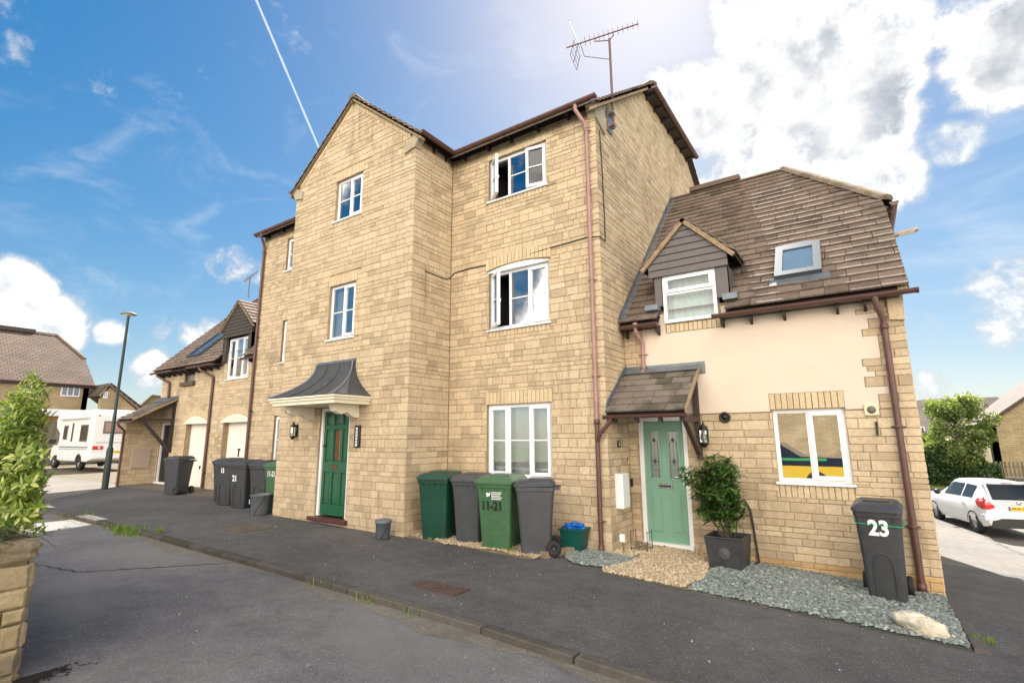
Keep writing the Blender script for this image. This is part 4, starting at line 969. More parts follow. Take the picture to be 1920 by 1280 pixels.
# pipes and fittings on the right house
q1, q2 = onY(1656,600,YC-.06), onY(1728,1118,YC-.06); xp = q1.x
pipe(house, [(xp-.06, ye2-.02, gzc-.03), (xp-.06, ye2-.02, gzc-.12), (xp, YC-.07, gzc-.30), (xp, YC-.06, gzc-.38), (xp, YC-.06, gz_base(.3)+.0)], r=.037, clips=(.10, -1.05), collars=((gzc-.40,.06),(gz_base(.3)+.05,.10)))
q1 = onY(1204,640,YC-.06)
pipe(house, [(q1.x-.04, ye2-.02, gzc-.03), (q1.x-.04, ye2-.02, gzc-.10), (q1.x, YC-.07, gzc-.24), (q1.x, YC-.06, gzc-.3), (q1.x, YC-.06, 1.04), (q1.x-.01, YC-.12, .97)], r=.030, mat=PINKP, clips=(1.62, 1.28), collars=((1.72,.10),(1.08,.09)))
v = onY(1360,782,YC); MB().lathe([(.0,.0),(.075,.0),(.078,.03),(.055,.045),(.05,.02),(.03,.02),(.028,.05),(0,.052)], FC.P(v.x, v.z, .01), axis=FC.N, seg=20).build('boiler_vent', BLACKP, house)
v = onY(1634,768,YC); g = MB(); g.box(v.x-.075, v.x+.075, v.z-.07, v.z+.07, .01, .04, FC, bev=.005); go = g.build('air_vent', pm('cream_plastic', (.62,.55,.38), .5), house)
MB().lathe([(0,0),(.047,.0),(.047,.004),(0,.004)], FC.P(v.x, v.z, .04), axis=FC.N, seg=18).build('grille', pm('vent_grille', (.16,.15,.12), .6, bump=1, bump_scale=200), go)
v = onY(1644,803,YC); MB().box(v.x-.012, v.x+.012, v.z-.085, v.z+.085, .01, .03, FC).build('wall_hook', BLACKP, house)
# meter box and fittings on the side of the tall block
b0, b1 = onX(1162,888,XS+.14), onX(1182,955,XS+.14)
mb = MB(); mb.box(7.19, 7.45, onX(1165,955,XS+.12).z, onX(1165,888,XS+.12).z, .0, .13, FS, bev=.012); mbo = mb.build('meter_box', WHITEP, main)
MB().box(7.41, 7.43, -.36, -.30, .13, .136, FS).build('box_catch', BLACKP, mbo)
v = onX(1161,832,XS+.02); MB().box(v.y-.05, v.y+.05, v.z-.05, v.z+.05, .012, .022, FS).build('number_plate', BLACKP, main); text('5', FS, v.y, v.z, .023, .085, WHITEL, parent=main, name='door_number')
v = onX(1184,904,XS+.02); MB().box(v.y-.03, v.y+.03, v.z-.06, v.z+.06, .012, .05, FS, bev=.005).build('door_bell', BLACKP, main)
rm2.build('interior', ROOM, house)
# street lamp head on the side wall
A_, B_ = onY(1668,446,10.6), onY(1720,432,10.6)
sl = thing('wall_street_lamp', (XR+.02, 10.6, A_.z), 'flat grey street lamp head reaching out from the side of the right house', 'wall lamp', worldspace=True)
m = MB(); x0_ = XR+.02; dz_ = (B_.z-A_.z)/(B_.x-A_.x)
FLm = Fr((x0_, 10.52, A_.z-.02), (1,0,dz_), (0,1,0)); LL = (B_.x-x0_)*1.0
m.prism([(0,.02),(LL*.5,.0),(LL,.0),(LL+.03,.08),(LL,.16),(LL*.5,.16),(0,.14)], .0, .05, FLm); m.build('lamp_body', pm('lamp_grey', (.38,.37,.34), .5, noise_amt=.2), sl)
MB().box(LL*.55, LL-.03, .02, .14, -.012, -.001, FLm).build('lamp_lens', pm('lamp_lens', (.75,.70,.62), .25), sl)
# ---------------------------------------------------------------- LEFT LOW HOUSE WITH GARAGES
YG = 7.82; XG0, XG1 = -20.25, XL; FG = Fr((0,YG,0), (1,0,0))
low = thing('garage_house', (-16.5, YG, -1.46), 'low stone house with two cream garage doors, boarded dormer and tiled lean-to porch', 'building', worldspace=True)
w3 = MB(); rm3 = MB()
def zg(y): return 2.52+1.02*(y-7.70)
hG = [(-19.95,-1.42,-19.12,.55), (-18.12,-1.48,-16.78,.70), (-15.76,-1.48,-14.28,.70), (-18.62,1.86,-17.88,2.52), (-15.86,1.78,-14.63,2.62)]
backing(w3, FG, XG0, XG1, -2.0, 2.62, hG, depth=.35)
FGS = Fr((XG0,0,0), (0,-1,0))
backing(w3, FGS, -14.4, -YG, -2, 6.0, [], [(1.02, 1, 2.52-1.02*7.70-.08), (-1.02, 1, 2.52+1.02*(2*11.1-7.70)-.08)])
w3.quad(Vector((XG1,14.4,-2)), Vector((XG0,14.4,-2)), Vector((XG0,14.4,2.6)), Vector((XG1,14.4,2.6)))
wo3 = w3.build('wall', MORTAR, low)
S3 = Pieces('stone', STONE, 300)
stone_wall(S3, FG, XG0-ex, XG1-.01, ROWS, -1.7, 2.62, hG+[(-18.62,1.72,-17.88,1.86)], seed=51)
stone_wall(S3, FGS, -14.4, -YG-.01, ROWS, -1.7, 6, [], [(1.02, 1, 2.52-1.02*7.70-.1), (-1.02, 1, 2.52+1.02*(2*11.1-7.70)-.1)], seed=52)
S3.build(wo3); B3 = Pieces('brick', BRICK)
for (a, z0, b, z1) in hG[1:3]:
    n = 22; 
    for i in range(n):                 # bricks radiating round the garage arches
        def Pn(t, rr): 
            s = (t-.5)*2; return (a-.12+(b-a+.24)*t + s*rr*.35, .49+ (.25)*(1-s*s)+rr*(1-.18*abs(s)))
        t0, t1 = i/n+.004, (i+1)/n-.004; B3.add(FG, [Pn(t0,0), Pn(t1,0), Pn(t1,.21), Pn(t0,.21)], -.012, .020, .004, 0, .001)
B3.build(wo3)
for k, (a, z0, b, z1) in enumerate(hG[1:3]):
    pts = [(a-.12+(b-a+.24)*i/14, .50+.22*(1-(i/7-1)**2)) for i in range(15)]
    MB().prism([(a-.12,.485),(b+.12,.485)]+pts[::-1], .0, .045, FG).build('arched_lintel', CREAM, low)
    g = MB(); g.box(a, b, z0, .60, -.20, -.16, FG); go = g.build('garage_door', GARDOOR, low)
    if k == 1:
        for i in range(11): u = a+.06+(b-a-.12)*i/10; MB().box(u-.006, u+.006, z0+.05, .5, -.16, -.156, FG).build('door_rib', GARDOOR, go)
        h = MB(); h.box(-15.06,-14.98,-.32,-.27,-.16,-.12,FG); h.box(-15.05,-15.02,-.50,-.32,-.16,-.13,FG); h.build('door_handle', BLACKP, go)
    else:
        for i in range(3): zz = z0+.5*(i+1); MB().box(a+.02, b-.02, zz-.004, zz+.004, -.16, -.157, FG).build('door_rib', GARDOOR, go)
        h = MB(); h.box(-17.30,-17.22,-.86,-.82,-.16,-.13,FG); h.box(-17.27,-17.25,-.92,-.82,-.16,-.13,FG); h.build('door_handle', BLACKP, go)
# door under the porch
a, c, b, d = hG[0]
fr = MB(); fr.box(a, a+.06, c, d, -.12, -.03, FG); fr.box(b-.06, b, c, d, -.12, -.03, FG); fr.box(a+.06, b-.06, d-.06, d, -.12, -.03, FG); fr.box(a, b, c-.05, c+.03, -.1, .05, FG); fr.build('door_frame', UPVC, low)
dk = MB(); dk.box(a+.06, b-.06, c+.03, d-.06, -.12, -.08, FG); dd_ = dk.build('door', pm('black_door_paint', (.015,.015,.014), .4), low)
for i in range(5): u = a+.12+i*.15; MB().box(u, u+.11, c+.1, d-.12, -.08, -.07, FG).build('door_board', MATS['black_door_paint'], dd_)
window(low, FG, -15.86, -14.63, 1.78, 3.03, lights=(1,1,1), sash=(1,0,1), rooms=rm3, back=-.02, curtain=[(.02,.98,NET)])
window(low, FG, -18.60, -17.90, 1.86, 2.52, lights=(1,), sash=(0,), bars=False, rooms=rm3, back=-.04, sill=False, mat=BLACKW, fw=.04, curtain=[(.02,.98,NET)])
MB().box(-18.72, -17.80, 1.74, 1.86, -.02, .10, FG).build('stone_sill', pm('mossy_sill', (.12,.10,.06), .95, noise_amt=.5, bump=.6), low)
rm3.build('interior', ROOM, low)
# dormer
ydg = 7.72; ax, az = -15.25, 4.15
for u0, u1 in ((-16.05,-15.87),(-14.62,-14.42)): MB().box(u0, u1, ydg, ydg+.1, 2.3, 3.1).build('dormer_cheek_board', OLDBOARD, low)
for x, s in ((-16.05, -1), (-14.42, 1)):
    sd_ = MB(); pts = [(x, ydg, zg(ydg)), (x, ydg, 3.25), (x, 8.6, 3.25)]; sd_.add(pts+[(p[0]-s*.03, p[1], p[2]) for p in pts], [(0,1,2),(5,4,3),(0,3,4,1)]); sd_.build('dormer_side', OLDBOARD, low)
Bd = Pieces('cladding_board', OLDBOARD, 60); Fg2 = Fr((0,ydg,0), (1,0,0)); z = 3.05; sg = (az-3.30)/.95
while z < 4.0:
    hw = lambda q: .84 if q < 3.32 else max(0, (az-.06-q)/sg)
    a0, a1 = hw(z), hw(z+.10)
    if a1 < .02: break
    Bd.add(Fg2, [(ax-a0, z), (ax+a0, z), (ax+a1, z+.10), (ax-a1, z+.10)], -.02, .02, .004, .012); z += .105
Bd.build(low); MB().add([(ax-.84,ydg+.01,3.05),(ax+.84,ydg+.01,3.05),(ax+.84,ydg+.01,3.3),(ax,ydg+.01,az-.06),(ax-.84,ydg+.01,3.3)], [(0,1,2,3,4)]).build('dormer_gable', OLDBOARD, low)
TG = Pieces('tile', TILE, 300); gyb = lambda z: 7.70+(z-2.52)/1.02+.05
for s in (1, -1):
    e = (ax+s*.97, 3.30); L = math.hypot(.97, az-3.30); F = Fr((e[0],0,e[1]), (0,s,0), (-s*.97,0,az-3.30)); pg = [(s*(ydg-.08),0),(s*gyb(3.30),0),(s*gyb(az),L),(s*(ydg-.08),L)]
    if area(pg) < 0: pg = pg[::-1]
    u_ = MB(); u_.add([F.P(u, v, -.02) for u, v in pg], [(0,1,2,3)]); u_.add([F.P(u, v, -.06) for u, v in pg], [(3,2,1,0)]); u_.build('dormer_roof', BLACKW, low)
    tiled(TG, F, pg, w=.28, seed=90+s)
for s in (-1, 1): verge(low, [(ax+s*.97, ydg-.075, 3.27), (ax, ydg-.075, az-.02)], w=.05, h=.06, off=(0,1,0))
# roof
yl = 7.50; xrl = XG0-.12; FRG = Fr((0, yl, zg(yl)), (1,0,0), (0,1,1.02)); vL = (11.1-yl)*math.hypot(1,1.02); FRGb = Fr((0, 2*11.1-yl, zg(yl)), (-1,0,0), (0,-1,1.02))
pfl = [(xrl,0),(XG1-.01,0),(XG1-.01,vL),(xrl+1.2,vL),(xrl,vL*.66)]; pbl = [(-x, v) for x, v in pfl][::-1]
A = clip(pfl, 1, 0, -16.03); Bq = clip(pfl, -1, 0, 14.44); Mq = clip(clip(clip(pfl, -1, 0, 16.03), 1, 0, -14.44), 0, -1, -.95)
rl = MB()
for q in (A, Bq, Mq): rl.add([FRG.P(u, v, -.025) for u, v in q], [tuple(range(len(q)))]); rl.add([FRG.P(u, v, -.07) for u, v in q], [tuple(range(len(q)-1,-1,-1))]); tiled(TG, FRG, q, w=.32, seed=int(-q[0][0]*10), jit=.003)
rl.add([FRGb.P(u, v, -.025) for u, v in pbl], [tuple(range(len(pbl)))]); tiled(TG, FRGb, pbl, w=.33, seed=97)
hp = MB(); P1, P2, P3 = FRG.P(xrl, vL*.66, 0), FRGb.P(-xrl, vL*.66, 0), FRG.P(xrl+1.2, vL, 0); hp.add([P1, P3, P2], [(0,1,2)]); hp.build('roof_hip', TILE, low)
rlo = rl.build('roof', BLACKW, low); TG.build(rlo)
ridge(rlo, (xrl+1.2, 11.1, zg(11.1)+.03), (XG1-.02, 11.1, zg(11.1)+.03)); ridge(rlo, P3+Vector((0,0,.04)), P1+Vector((0,0,.04)))
verge(low, [(xrl+.01, yl, zg(yl)-.03), (xrl+.01, P1.y, P1.z-.03)], w=.1, h=.05, off=(1,0,0))
gz3 = zg(yl)-.045
gutter(low, (xrl-.03, yl-.02, gz3), (-18.75, yl-.02, gz3), (0,-1,0)); gutter(low, (-17.75, yl-.02, gz3), (-16.1, yl-.02, gz3), (0,-1,0)); gutter(low, (-14.40, yl-.02, gz3), (XG1-.05, yl-.02, gz3), (0,-1,0))
MB().box(xrl+.1, -16.1, yl+.03, YG, gz3-.04, gz3-.01).build('soffit', BLACKW, low)
rafters(low, FG, [-20.1+.42*i for i in range(10)]+[-14.2,-13.6,-13.1], gz3-.02, n0=.0, n1=.26, h=.14)
sku = MB(); us0, us1, vs0, vs1 = -18.55, -17.75, .55, 2.05
for q in ((us0-.05,us0,vs0,vs1),(us1,us1+.05,vs0,vs1),(us0-.05,us1+.05,vs0-.06,vs0),(us0-.05,us1+.05,vs1,vs1+.06)): sku.box(*q, .02, .11, FRG)
so = sku.build('roof_window', MATS['roof_window_frame'], low); MB().quad(*[FRG.P(u, v, .09) for u, v in ((us0,vs0),(us1,vs0),(us1,vs1),(us0,vs1))]).build('pane', GLASS_D, so); MB().box(us0,us1,vs0,vs1,.02,.03,FRG).build('blind', pm('grey_blind', (.16,.18,.20), .7), so)
# downpipes
for u, zz, cl in ((-19.55, 1.35, (2.0,)), (-16.55, -1.47, (2.1,.4,-1.0)),):
    pipe(low, [(u-.35, yl-.02, gz3-.03), (u-.35, yl-.02, gz3-.12), (u, YG-.07, gz3-.36), (u, YG-.06, gz3-.46), (u, YG-.06, zz)], r=.04, clips=cl)
# lean-to porch with its small brick store
ppy, ppz, ppt = 6.60, .62, 1.34; XP0, XP1 = -20.30, -18.90
PG = Fr((0, ppy, ppz), (1,0,0), (0, YG-ppy, ppt-ppz)); pL2 = math.hypot(YG-ppy, ppt-ppz)
pq = MB(); pq.add([PG.P(u, v, n) for n in (-.06,-.02) for u, v in ((XP0,0),(XP1,0),(XP1,pL2),(XP0,pL2))], [(3,2,1,0),(4,5,6,7),(0,1,5,4),(1,2,6,5),(2,3,7,6),(3,0,4,7)]); pqo = pq.build('porch_roof', BLACKW, low)
PT2 = Pieces('tile', TILE_D); tiled(PT2, PG, [(XP0,0),(XP1,0),(XP1,pL2-.12),(XP0,pL2-.12)], expo=.17, w=.28, seed=99, jit=.003); PT2.build(pqo)
MB().box(XP0, XP1+.05, ppt-.10, ppt+.10, .014, .028, FG).build('lead_flashing', LEAD, pqo); MB().add([PG.P(XP0, pL2-.25, .06), PG.P(XP1, pL2-.25, .06), PG.P(XP1, pL2-.02, .06), PG.P(XP0, pL2-.02, .06)], [(0,1,2,3)]).build('lead_flashing', LEAD, pqo)
MB().add([(XP1+.0, ppy-.01, ppz-.03), (XP1+.0, YG, ppt-.03), (XP1+.0, YG, ppt+.04), (XP1+.0, ppy-.01, ppz+.04), (XP1+.035, ppy-.01, ppz-.03), (XP1+.035, YG, ppt-.03), (XP1+.035, YG, ppt+.04), (XP1+.035, ppy-.01, ppz+.04)], [(0,1,2,3),(7,6,5,4),(0,4,5,1),(2,6,7,3),(0,3,7,4)]).build('verge', VERGE, pqo)
gutter(low, (XP0, ppy-.04, ppz-.04), (XP1+.02, ppy-.04, ppz-.04), (0,-1,0), r=.05)
XW = -20.05; FW = Fr((XW,0,0), (0,1,0)); FW2 = Fr((0,6.84,0), (1,0,0))
w4 = MB(); backing(w4, FW, 6.84, YG, -2, 1.4, [], [(-.59, 1, .57-.59*6.60)]); backing(w4, FW2, -20.24, XW, -2, .60); w4o = w4.build('wall', MORTAR, low)
S4 = Pieces('stone', STONE, 150); stone_wall(S4, FW, 6.84-ex, YG-.01, ROWS, -1.6, 1.4, [], [(-.59, 1, .56-.59*6.60)], seed=55); stone_wall(S4, FW2, -20.24, XW-.014, ROWS, -1.6, .58, seed=56); S4.build(w4o)
m0, m1 = onX(248,842,XW+.03), onX(279,876,XW+.03)
MB().box(m0.y, m1.y, m1.z, m0.z, .012, .05, FW, bev=.008).build('meter_box', pm('beige_box', (.42,.34,.28), .5), low)
bk = MB(); bx = XP1-.10; bk.box(bx-.04, bx+.04, YG-.09, YG-.01, -.42, ppt-.12); bk.box(bx-.035, bx+.035, ppy+.1, YG-.09, ppz-.02, ppz+.06)
bk.add([(bx-.035, ppy+.25, ppz-.02), (bx+.035, ppy+.25, ppz-.02), (bx+.035, ppy+.36, ppz-.02), (bx-.035, ppy+.36, ppz-.02), (bx-.035, YG-.12, -.40), (bx+.035, YG-.12, -.40), (bx+.035, YG-.06, -.30), (bx-.035, YG-.06, -.30)], [(3,2,1,0),(4,5,6,7),(0,1,5,4),(1,2,6,5),(2,3,7,6),(3,0,4,7)])
bk.build('porch_bracket', BLACKW, low)
gq = onX(232, 800, XW+.06)
pipe(low, [(XW+.10, ppy-.04, ppz-.08), (XW+.12, ppy-.03, ppz-.16), (XW+.02, 6.78, .30), (XW+.0, 6.79, .22), (XW+.0, 6.79, -1.48)], r=.035)

# ---------------------------------------------------------------- GROUND
def asphalt(name, c0, c1, patch=None, scale=.6, agg=(.30,.29,.28), aggth=.69, crackamt=0):
    m = bpy.data.materials.new(name); m.use_nodes = True; t = m.node_tree; n = t.nodes; l = t.links; p = n['Principled BSDF']; p.inputs['Roughness'].default_value = .92; p.inputs['Specular IOR Level'].default_value = .3
    geo = n.new('ShaderNodeNewGeometry')
    def nz(sc, det=5, ro=.6, vec=None):
        q = n.new('ShaderNodeTexNoise'); q.inputs['Scale'].default_value = sc; q.inputs['Detail'].default_value = det; q.inputs['Roughness'].default_value = ro; l.new(vec or geo.outputs['Position'], q.inputs['Vector']); return q.outputs[0]
    def rng(v, a, b, lo=0, hi=1):
        q = n.new('ShaderNodeMapRange'); q.inputs[1].default_value = a; q.inputs[2].default_value = b; q.inputs[3].default_value = lo; q.inputs[4].default_value = hi; l.new(v, q.inputs[0]); return q.outputs[0]
    def mix(f, a, b, mode='MIX'):
        q = n.new('ShaderNodeMixRGB'); q.blend_type = mode
        for i, v in enumerate((f, a, b)):
            if isinstance(v, (int, float)): q.inputs[i].default_value = v
            elif isinstance(v, tuple): q.inputs[i].default_value = (*v, 1)
            else: l.new(v, q.inputs[i])
        return q.outputs[0]
    col = mix(rng(nz(scale, 6, .65), .35, .65), c0, c1)
    col = mix(1, col, rng(nz(110, 3, .7), .25, .75, .55, 1.5), 'MULTIPLY')
    vor = n.new('ShaderNodeTexVoronoi'); vor.inputs['Scale'].default_value = 85; l.new(geo.outputs['Position'], vor.inputs['Vector'])
    hsv = n.new('ShaderNodeSeparateColor'); l.new(vor.outputs['Color'], hsv.inputs[0]); ag = n.new('ShaderNodeMath'); ag.operation = 'GREATER_THAN'; l.new(hsv.outputs[0], ag.inputs[0]); ag.inputs[1].default_value = .90
    m_ = n.new('ShaderNodeMath'); m_.operation = 'MULTIPLY'; l.new(ag.outputs[0], m_.inputs[0]); l.new(rng(vor.outputs['Distance'], .45, .25), m_.inputs[1]); col = mix(m_.outputs[0], col, agg)
    col = mix(rng(nz(1.7, 7, .7), .60, .78, 0, .5), col, tuple(c*.45 for c in c0))
    col = mix(1, col, rng(nz(4.5, 7, .7), .3, .7, .82, 1.18), 'MULTIPLY'); col = mix(1, col, rng(nz(35, 4, .7), .3, .7, .85, 1.15), 'MULTIPLY')
    if patch: col = mix(rng(nz(.35, 4, .55), .50, .60, 0, .8), col, patch)
    l.new(col, p.inputs['Base Color'])
    bp = n.new('ShaderNodeBump'); bp.inputs['Strength'].default_value = .8; bp.inputs['Distance'].default_value = .008; l.new(nz(140, 4, .7), bp.inputs['Height']); l.new(bp.outputs[0], p.inputs['Normal'])
    return m
ROADM = asphalt('road_asphalt', (.125,.122,.128), (.175,.170,.172), patch=(.20,.192,.188), agg=(.34,.33,.31)); PAVEM = asphalt('pavement_asphalt', (.070,.068,.069), (.108,.104,.103), agg=(.26,.26,.26))
FARROAD = asphalt('pale_road_asphalt', (.115,.104,.094), (.155,.142,.128), agg=(.36,.34,.31)); SIDEPAVE = asphalt('side_path_asphalt', (.105,.097,.090), (.145,.134,.124), agg=(.36,.34,.31))
APRON = asphalt('garage_apron', (.10,.085,.072), (.16,.135,.11), agg=(.33,.29,.24)); GRASSG = pm('turf_soil', (.045,.07,.018), .95, noise_amt=.5, noise_scale=3, bump=1)
def sheet(name, mat, xs, ys, off, keep=None, zf=None):
    idx = {}; m = MB(); zf = zf or gz
    for i, x in enumerate(xs):
        for j, y in enumerate(ys): idx[i, j] = len(m.v); m.v.append((x, y, zf(x, y)+off))
    for i in range(len(xs)-1):
        for j in range(len(ys)-1):
            if keep and not keep((xs[i]+xs[i+1])/2, (ys[j]+ys[j+1])/2): continue
            m.f.append((idx[i,j], idx[i+1,j], idx[i+1,j+1], idx[i,j+1])); m.t.append(0); m.sm.append(True)
    return m.build(name, mat, None, kind='structure')
def lin(a, b, s): n = max(1, int(round((b-a)/s))); return [a+(b-a)*i/n for i in range(n+1)]
KY = 3.88; KD = .062
xsG = lin(-120,-60,10)[:-1]+lin(-60,-24,3)[:-1]+lin(-24,8,.5)[:-1]+lin(8,30,3)[:-1]+lin(30,90,15); ysG = lin(-60,-6,6)[:-1]+lin(-6,9,.5)[:-1]+lin(9,46,1)[:-1]+lin(46,160,14)
sheet('ground', GRASSG, xsG, ysG, -.115)
sheet('road', ROADM, lin(-15.5,12,.25), lin(-9,KY,.23), -KD, keep=lambda x, y: y < KY)
def kleft(x): return KY if x > -13.5 else KY+.028*(x+13.5)**2*.9     # where the pavement bends round to the left
sheet('far_road', FARROAD, lin(-46,-15.5,.5), lin(-9,7.3,.3), -KD+.004)
# front pavement (asphalt up to the buildings)
pav = MB()
XT = -19.6
def pav_y0(x):
    if x > -16.3: return KY
    return KY+(x+16.3)/(XT+16.3)*2.9
cols = lin(XT, .66, .28)
for i in range(len(cols)-1):
    for j in range(9):
        q = []
        for x, jj in ((cols[i],j),(cols[i+1],j),(cols[i+1],j+1),(cols[i],j+1)):
            y = pav_y0(x)+(7.95-pav_y0(x))*jj/9; q.append((x, y, gz(x, y)+(.0)))
        pav.add(q, [(0,1,2,3)], smooth=True)
    a, b = cols[i], cols[i+1]; pav.quad((a, pav_y0(a), gz(a,4)-.2), (b, pav_y0(b), gz(b,4)-.2), (b, pav_y0(b), gz(b,4)), (a, pav_y0(a), gz(a,4)))
pav.build('pavement', PAVEM, None, kind='structure')
sheet('side_pavement', PAVEM, lin(.66,2.55,.27), lin(KY,11.5,.4), 0.0); sheet('side_pavement', PAVEM, lin(.50,.66,.16), lin(7.95,11.5,.4), 0.0); 
sheet('side_path', SIDEPAVE, lin(.40,2.55,.27), lin(11.5,30,.5), 0.0)
sheet('side_road', FARROAD, lin(2.66,12,.7), lin(KY,36,.7), -.05); sheet('back_road', FARROAD, lin(-14,2.66,.7), lin(24,36.5,.7), -.03)
sheet('side_road', ROADM, lin(12,14,.7), lin(KY,36,.7), -.05)
sheet('grass_verge', pm('verge_turf', (.09,.16,.03), .95, noise_amt=.5, noise_scale=2, col2=(.16,.20,.05), bump=1, bump_scale=20), lin(-14,16,1), lin(36.8,48,1), .03)
sheet('garage_apron', APRON, lin(-20.0,-12.95,.3), lin(6.75,7.95,.3), .008, zf=lambda x, y: gz(x, y))
sheet('gravel_drive', pm('pale_gravel_drive', (.15,.125,.085), .95, noise_amt=.5, noise_scale=20, bump=1, bump_scale=60), lin(-46,-22,1), lin(7.3,20,.6), -.055)
# kerbs: every kerb stone a piece
KERBM = toned('kerb_stone', [(.078,.07,.062),(.108,.097,.086),(.092,.083,.073),(.125,.113,.10)], grime=(.045,.04,.03), grime_at=(.40,.56), grime_scale=3, bump=.7)
def kerb(name, pts, w=.105, L=.9, top=.004, depth=.22, drop=None):
    base = MB(); tot = 0; root = None; segs = []
    for a, b in zip(pts, pts[1:]):
        a, b = Vector(a), Vector(b); n = max(1, round((b-a).length/L)); segs += [(a.lerp(b, i/n), a.lerp(b, (i+1)/n)) for i in range(n)]
    root = bpy.data.objects.new(name, None); C.objects.link(root); root.location = (*pts[0], gz(*pts[0])); root['_w'] = 1; root['kind'] = 'structure'
    for a, b in segs:
        d = (b-a); l_ = d.length-.012; d.normalize(); za, zb_ = gz(a.x, a.y), gz(b.x, b.y); dd = Vector((d.x, d.y, (zb_-za)/max(l_, .1))).normalized(); s = Vector((d.y, -d.x, 0)); up = s.cross(dd)*1
        if up.z < 0: up = -up
        F = Fr((a.x, a.y, za+top+random.uniform(-.004,.004)), dd, -s if (-s).cross(dd).z > 0 or True else s, None); F.N = up
        m = MB(); m.box(.006, l_, -w/2, w/2, -depth, 0, F, bev=.012); m.build('kerb_stone', KERBM, root, tone=random.uniform(.05,.95))
kerb('kerb', [(-16.3, KY-.06), (10.5, KY-.06)]); kerb('kerb', [(-19.7, 6.75), (-16.36, KY-.0)])
kerb('kerb', [(2.60, 4.2), (2.60, 24)], top=.006, w=.12); kerb('kerb', [(-10, 36.65), (14, 36.65)], top=.05)
# ---------------------------------------------------------------- front beds
def chips(name, mats, region, n, size, seed, thick=.3, z_off=.012, base=None):
    r = random.Random(seed); m = MB(); k = 0
    while k < n:
        x = r.uniform(region[0], region[2]); y = r.uniform(region[1], region[3])
        if not region[4](x, y): continue
        k += 1; s = size*r.uniform(.6, 1.5); L, W, H = s, s*r.uniform(.45,.8), s*thick*r.uniform(.6,1.3)
        yaw = r.uniform(0, 6.28); tl = r.uniform(-.5,.5); tm = r.uniform(-.5,.5); cx, sx_ = math.cos(yaw), math.sin(yaw); z = gz(x, y)+z_off+r.uniform(0,.014)
        vs = []
        for a, b, c in ((-1,-1,0),(1,-.8,0),(1,1,0),(-.8,1,0),(-.6,-.6,1),(.7,-.5,1),(.5,.7,1),(-.6,.6,1)):
            u, v, w_ = a*L/2*r.uniform(.8,1.1), b*W/2*r.uniform(.8,1.1), c*H; vs.append((x+u*cx-v*sx_, y+u*sx_+v*cx, z+w_+u*tl*.6+v*tm*.6))
        m.add(vs, [(4,5,6,7),(0,1,5,4),(1,2,6,5),(2,3,7,6),(3,0,4,7)], tone=r.uniform(.02,1))
    return m.build(name, mats, None, kind='stuff')
SLATE = toned('blue_green_slate', [(.10,.125,.12),(.22,.25,.235),(.15,.18,.17),(.36,.385,.355),(.08,.10,.10)], grime=(.08,.08,.07), grime_at=(.6,.8), rough=.7, bump=.3)
GOLD = toned('golden_gravel', [(.36,.27,.155),(.52,.42,.28),(.60,.53,.41),(.44,.33,.20),(.30,.24,.17)], grime=(.2,.16,.1), grime_at=(.62,.85), bump=.3)
PALE = toned('bin_bed_gravel', [(.38,.30,.19),(.50,.42,.30),(.33,.26,.17),(.45,.36,.24)], grime=(.12,.10,.07), grime_at=(.5,.65), bump=.3)
YR = 6.0
semic = lambda x, y: ((x+3.12)/.50)**2+((y-6.92)/.78)**2 < 1 and y < 6.9
path_ = lambda x, y: -2.78+.10*math.sin(y*3) < x < -1.78+.05*math.sin(y*5) and y > YR+.02
def bed(name, mat, x0, x1, y0, y1, off, keep=None, zz=gz): return sheet(name, mat, lin(x0,x1,.08), lin(y0,y1,.08), off, keep)
SLB = pm('slate_bed_base', (.09,.115,.105), .9, noise_amt=.5, noise_scale=60, bump=1, bump_scale=80); GLB = pm('gravel_bed_base', (.30,.235,.15), .9, noise_amt=.5, noise_scale=60, bump=1, bump_scale=80)
bed('slate_bed', SLB, -1.76, .56, YR, YC-.0, .006); bed('gravel_path', GLB, -3.6, -1.76, YR, YC, .006, keep=lambda x, y: x > -2.80 or (y > 6.9 and x > XS))
bed('slate_bed', SLB, -3.66, -2.80, 6.12, 7.0, .007, keep=semic); bed('bin_bed', GLB, XA1+.03, -3.62, YR-.02, YB, .006, keep=lambda x, y: not (x > -3.78 and y < 6.6))
chips('slate_chippings', SLATE, (-1.76, YR+.02, .55, YC-.02, lambda x, y: x > -1.76+.04*math.sin(y*9)), 13500, .036, 1); chips('slate_chippings', SLATE, (-3.66, 6.1, -2.62, 6.92, semic), 2600, .036, 2)
chips('golden_gravel', GOLD, (-2.82, YR, -1.74, YC-.02, path_), 7000, .026, 3, thick=.6); chips('golden_gravel', GOLD, (-3.07, 6.85, -2.75, YC-.02, lambda x, y: True), 1200, .026, 4, thick=.6)
chips('pale_gravel', PALE, (XA1+.02, YR-.05, -3.6, YB-.02, lambda x, y: y > YR+.02+.04*math.sin(x*4)+.03*math.sin(x*11) and not (x > -3.75 and y < 6.5)), 8500, .024, 5, thick=.6)
chips('loose_grit', PALE, (-9.5, 4.0, 0, 6.1, lambda x, y: True), 110, .010, 6, thick=.6); chips('loose_grit', PALE, (-9, 2.2, -1, 3.8, lambda x, y: True), 110, .009, 7, thick=.6, z_off=-KD+.004)
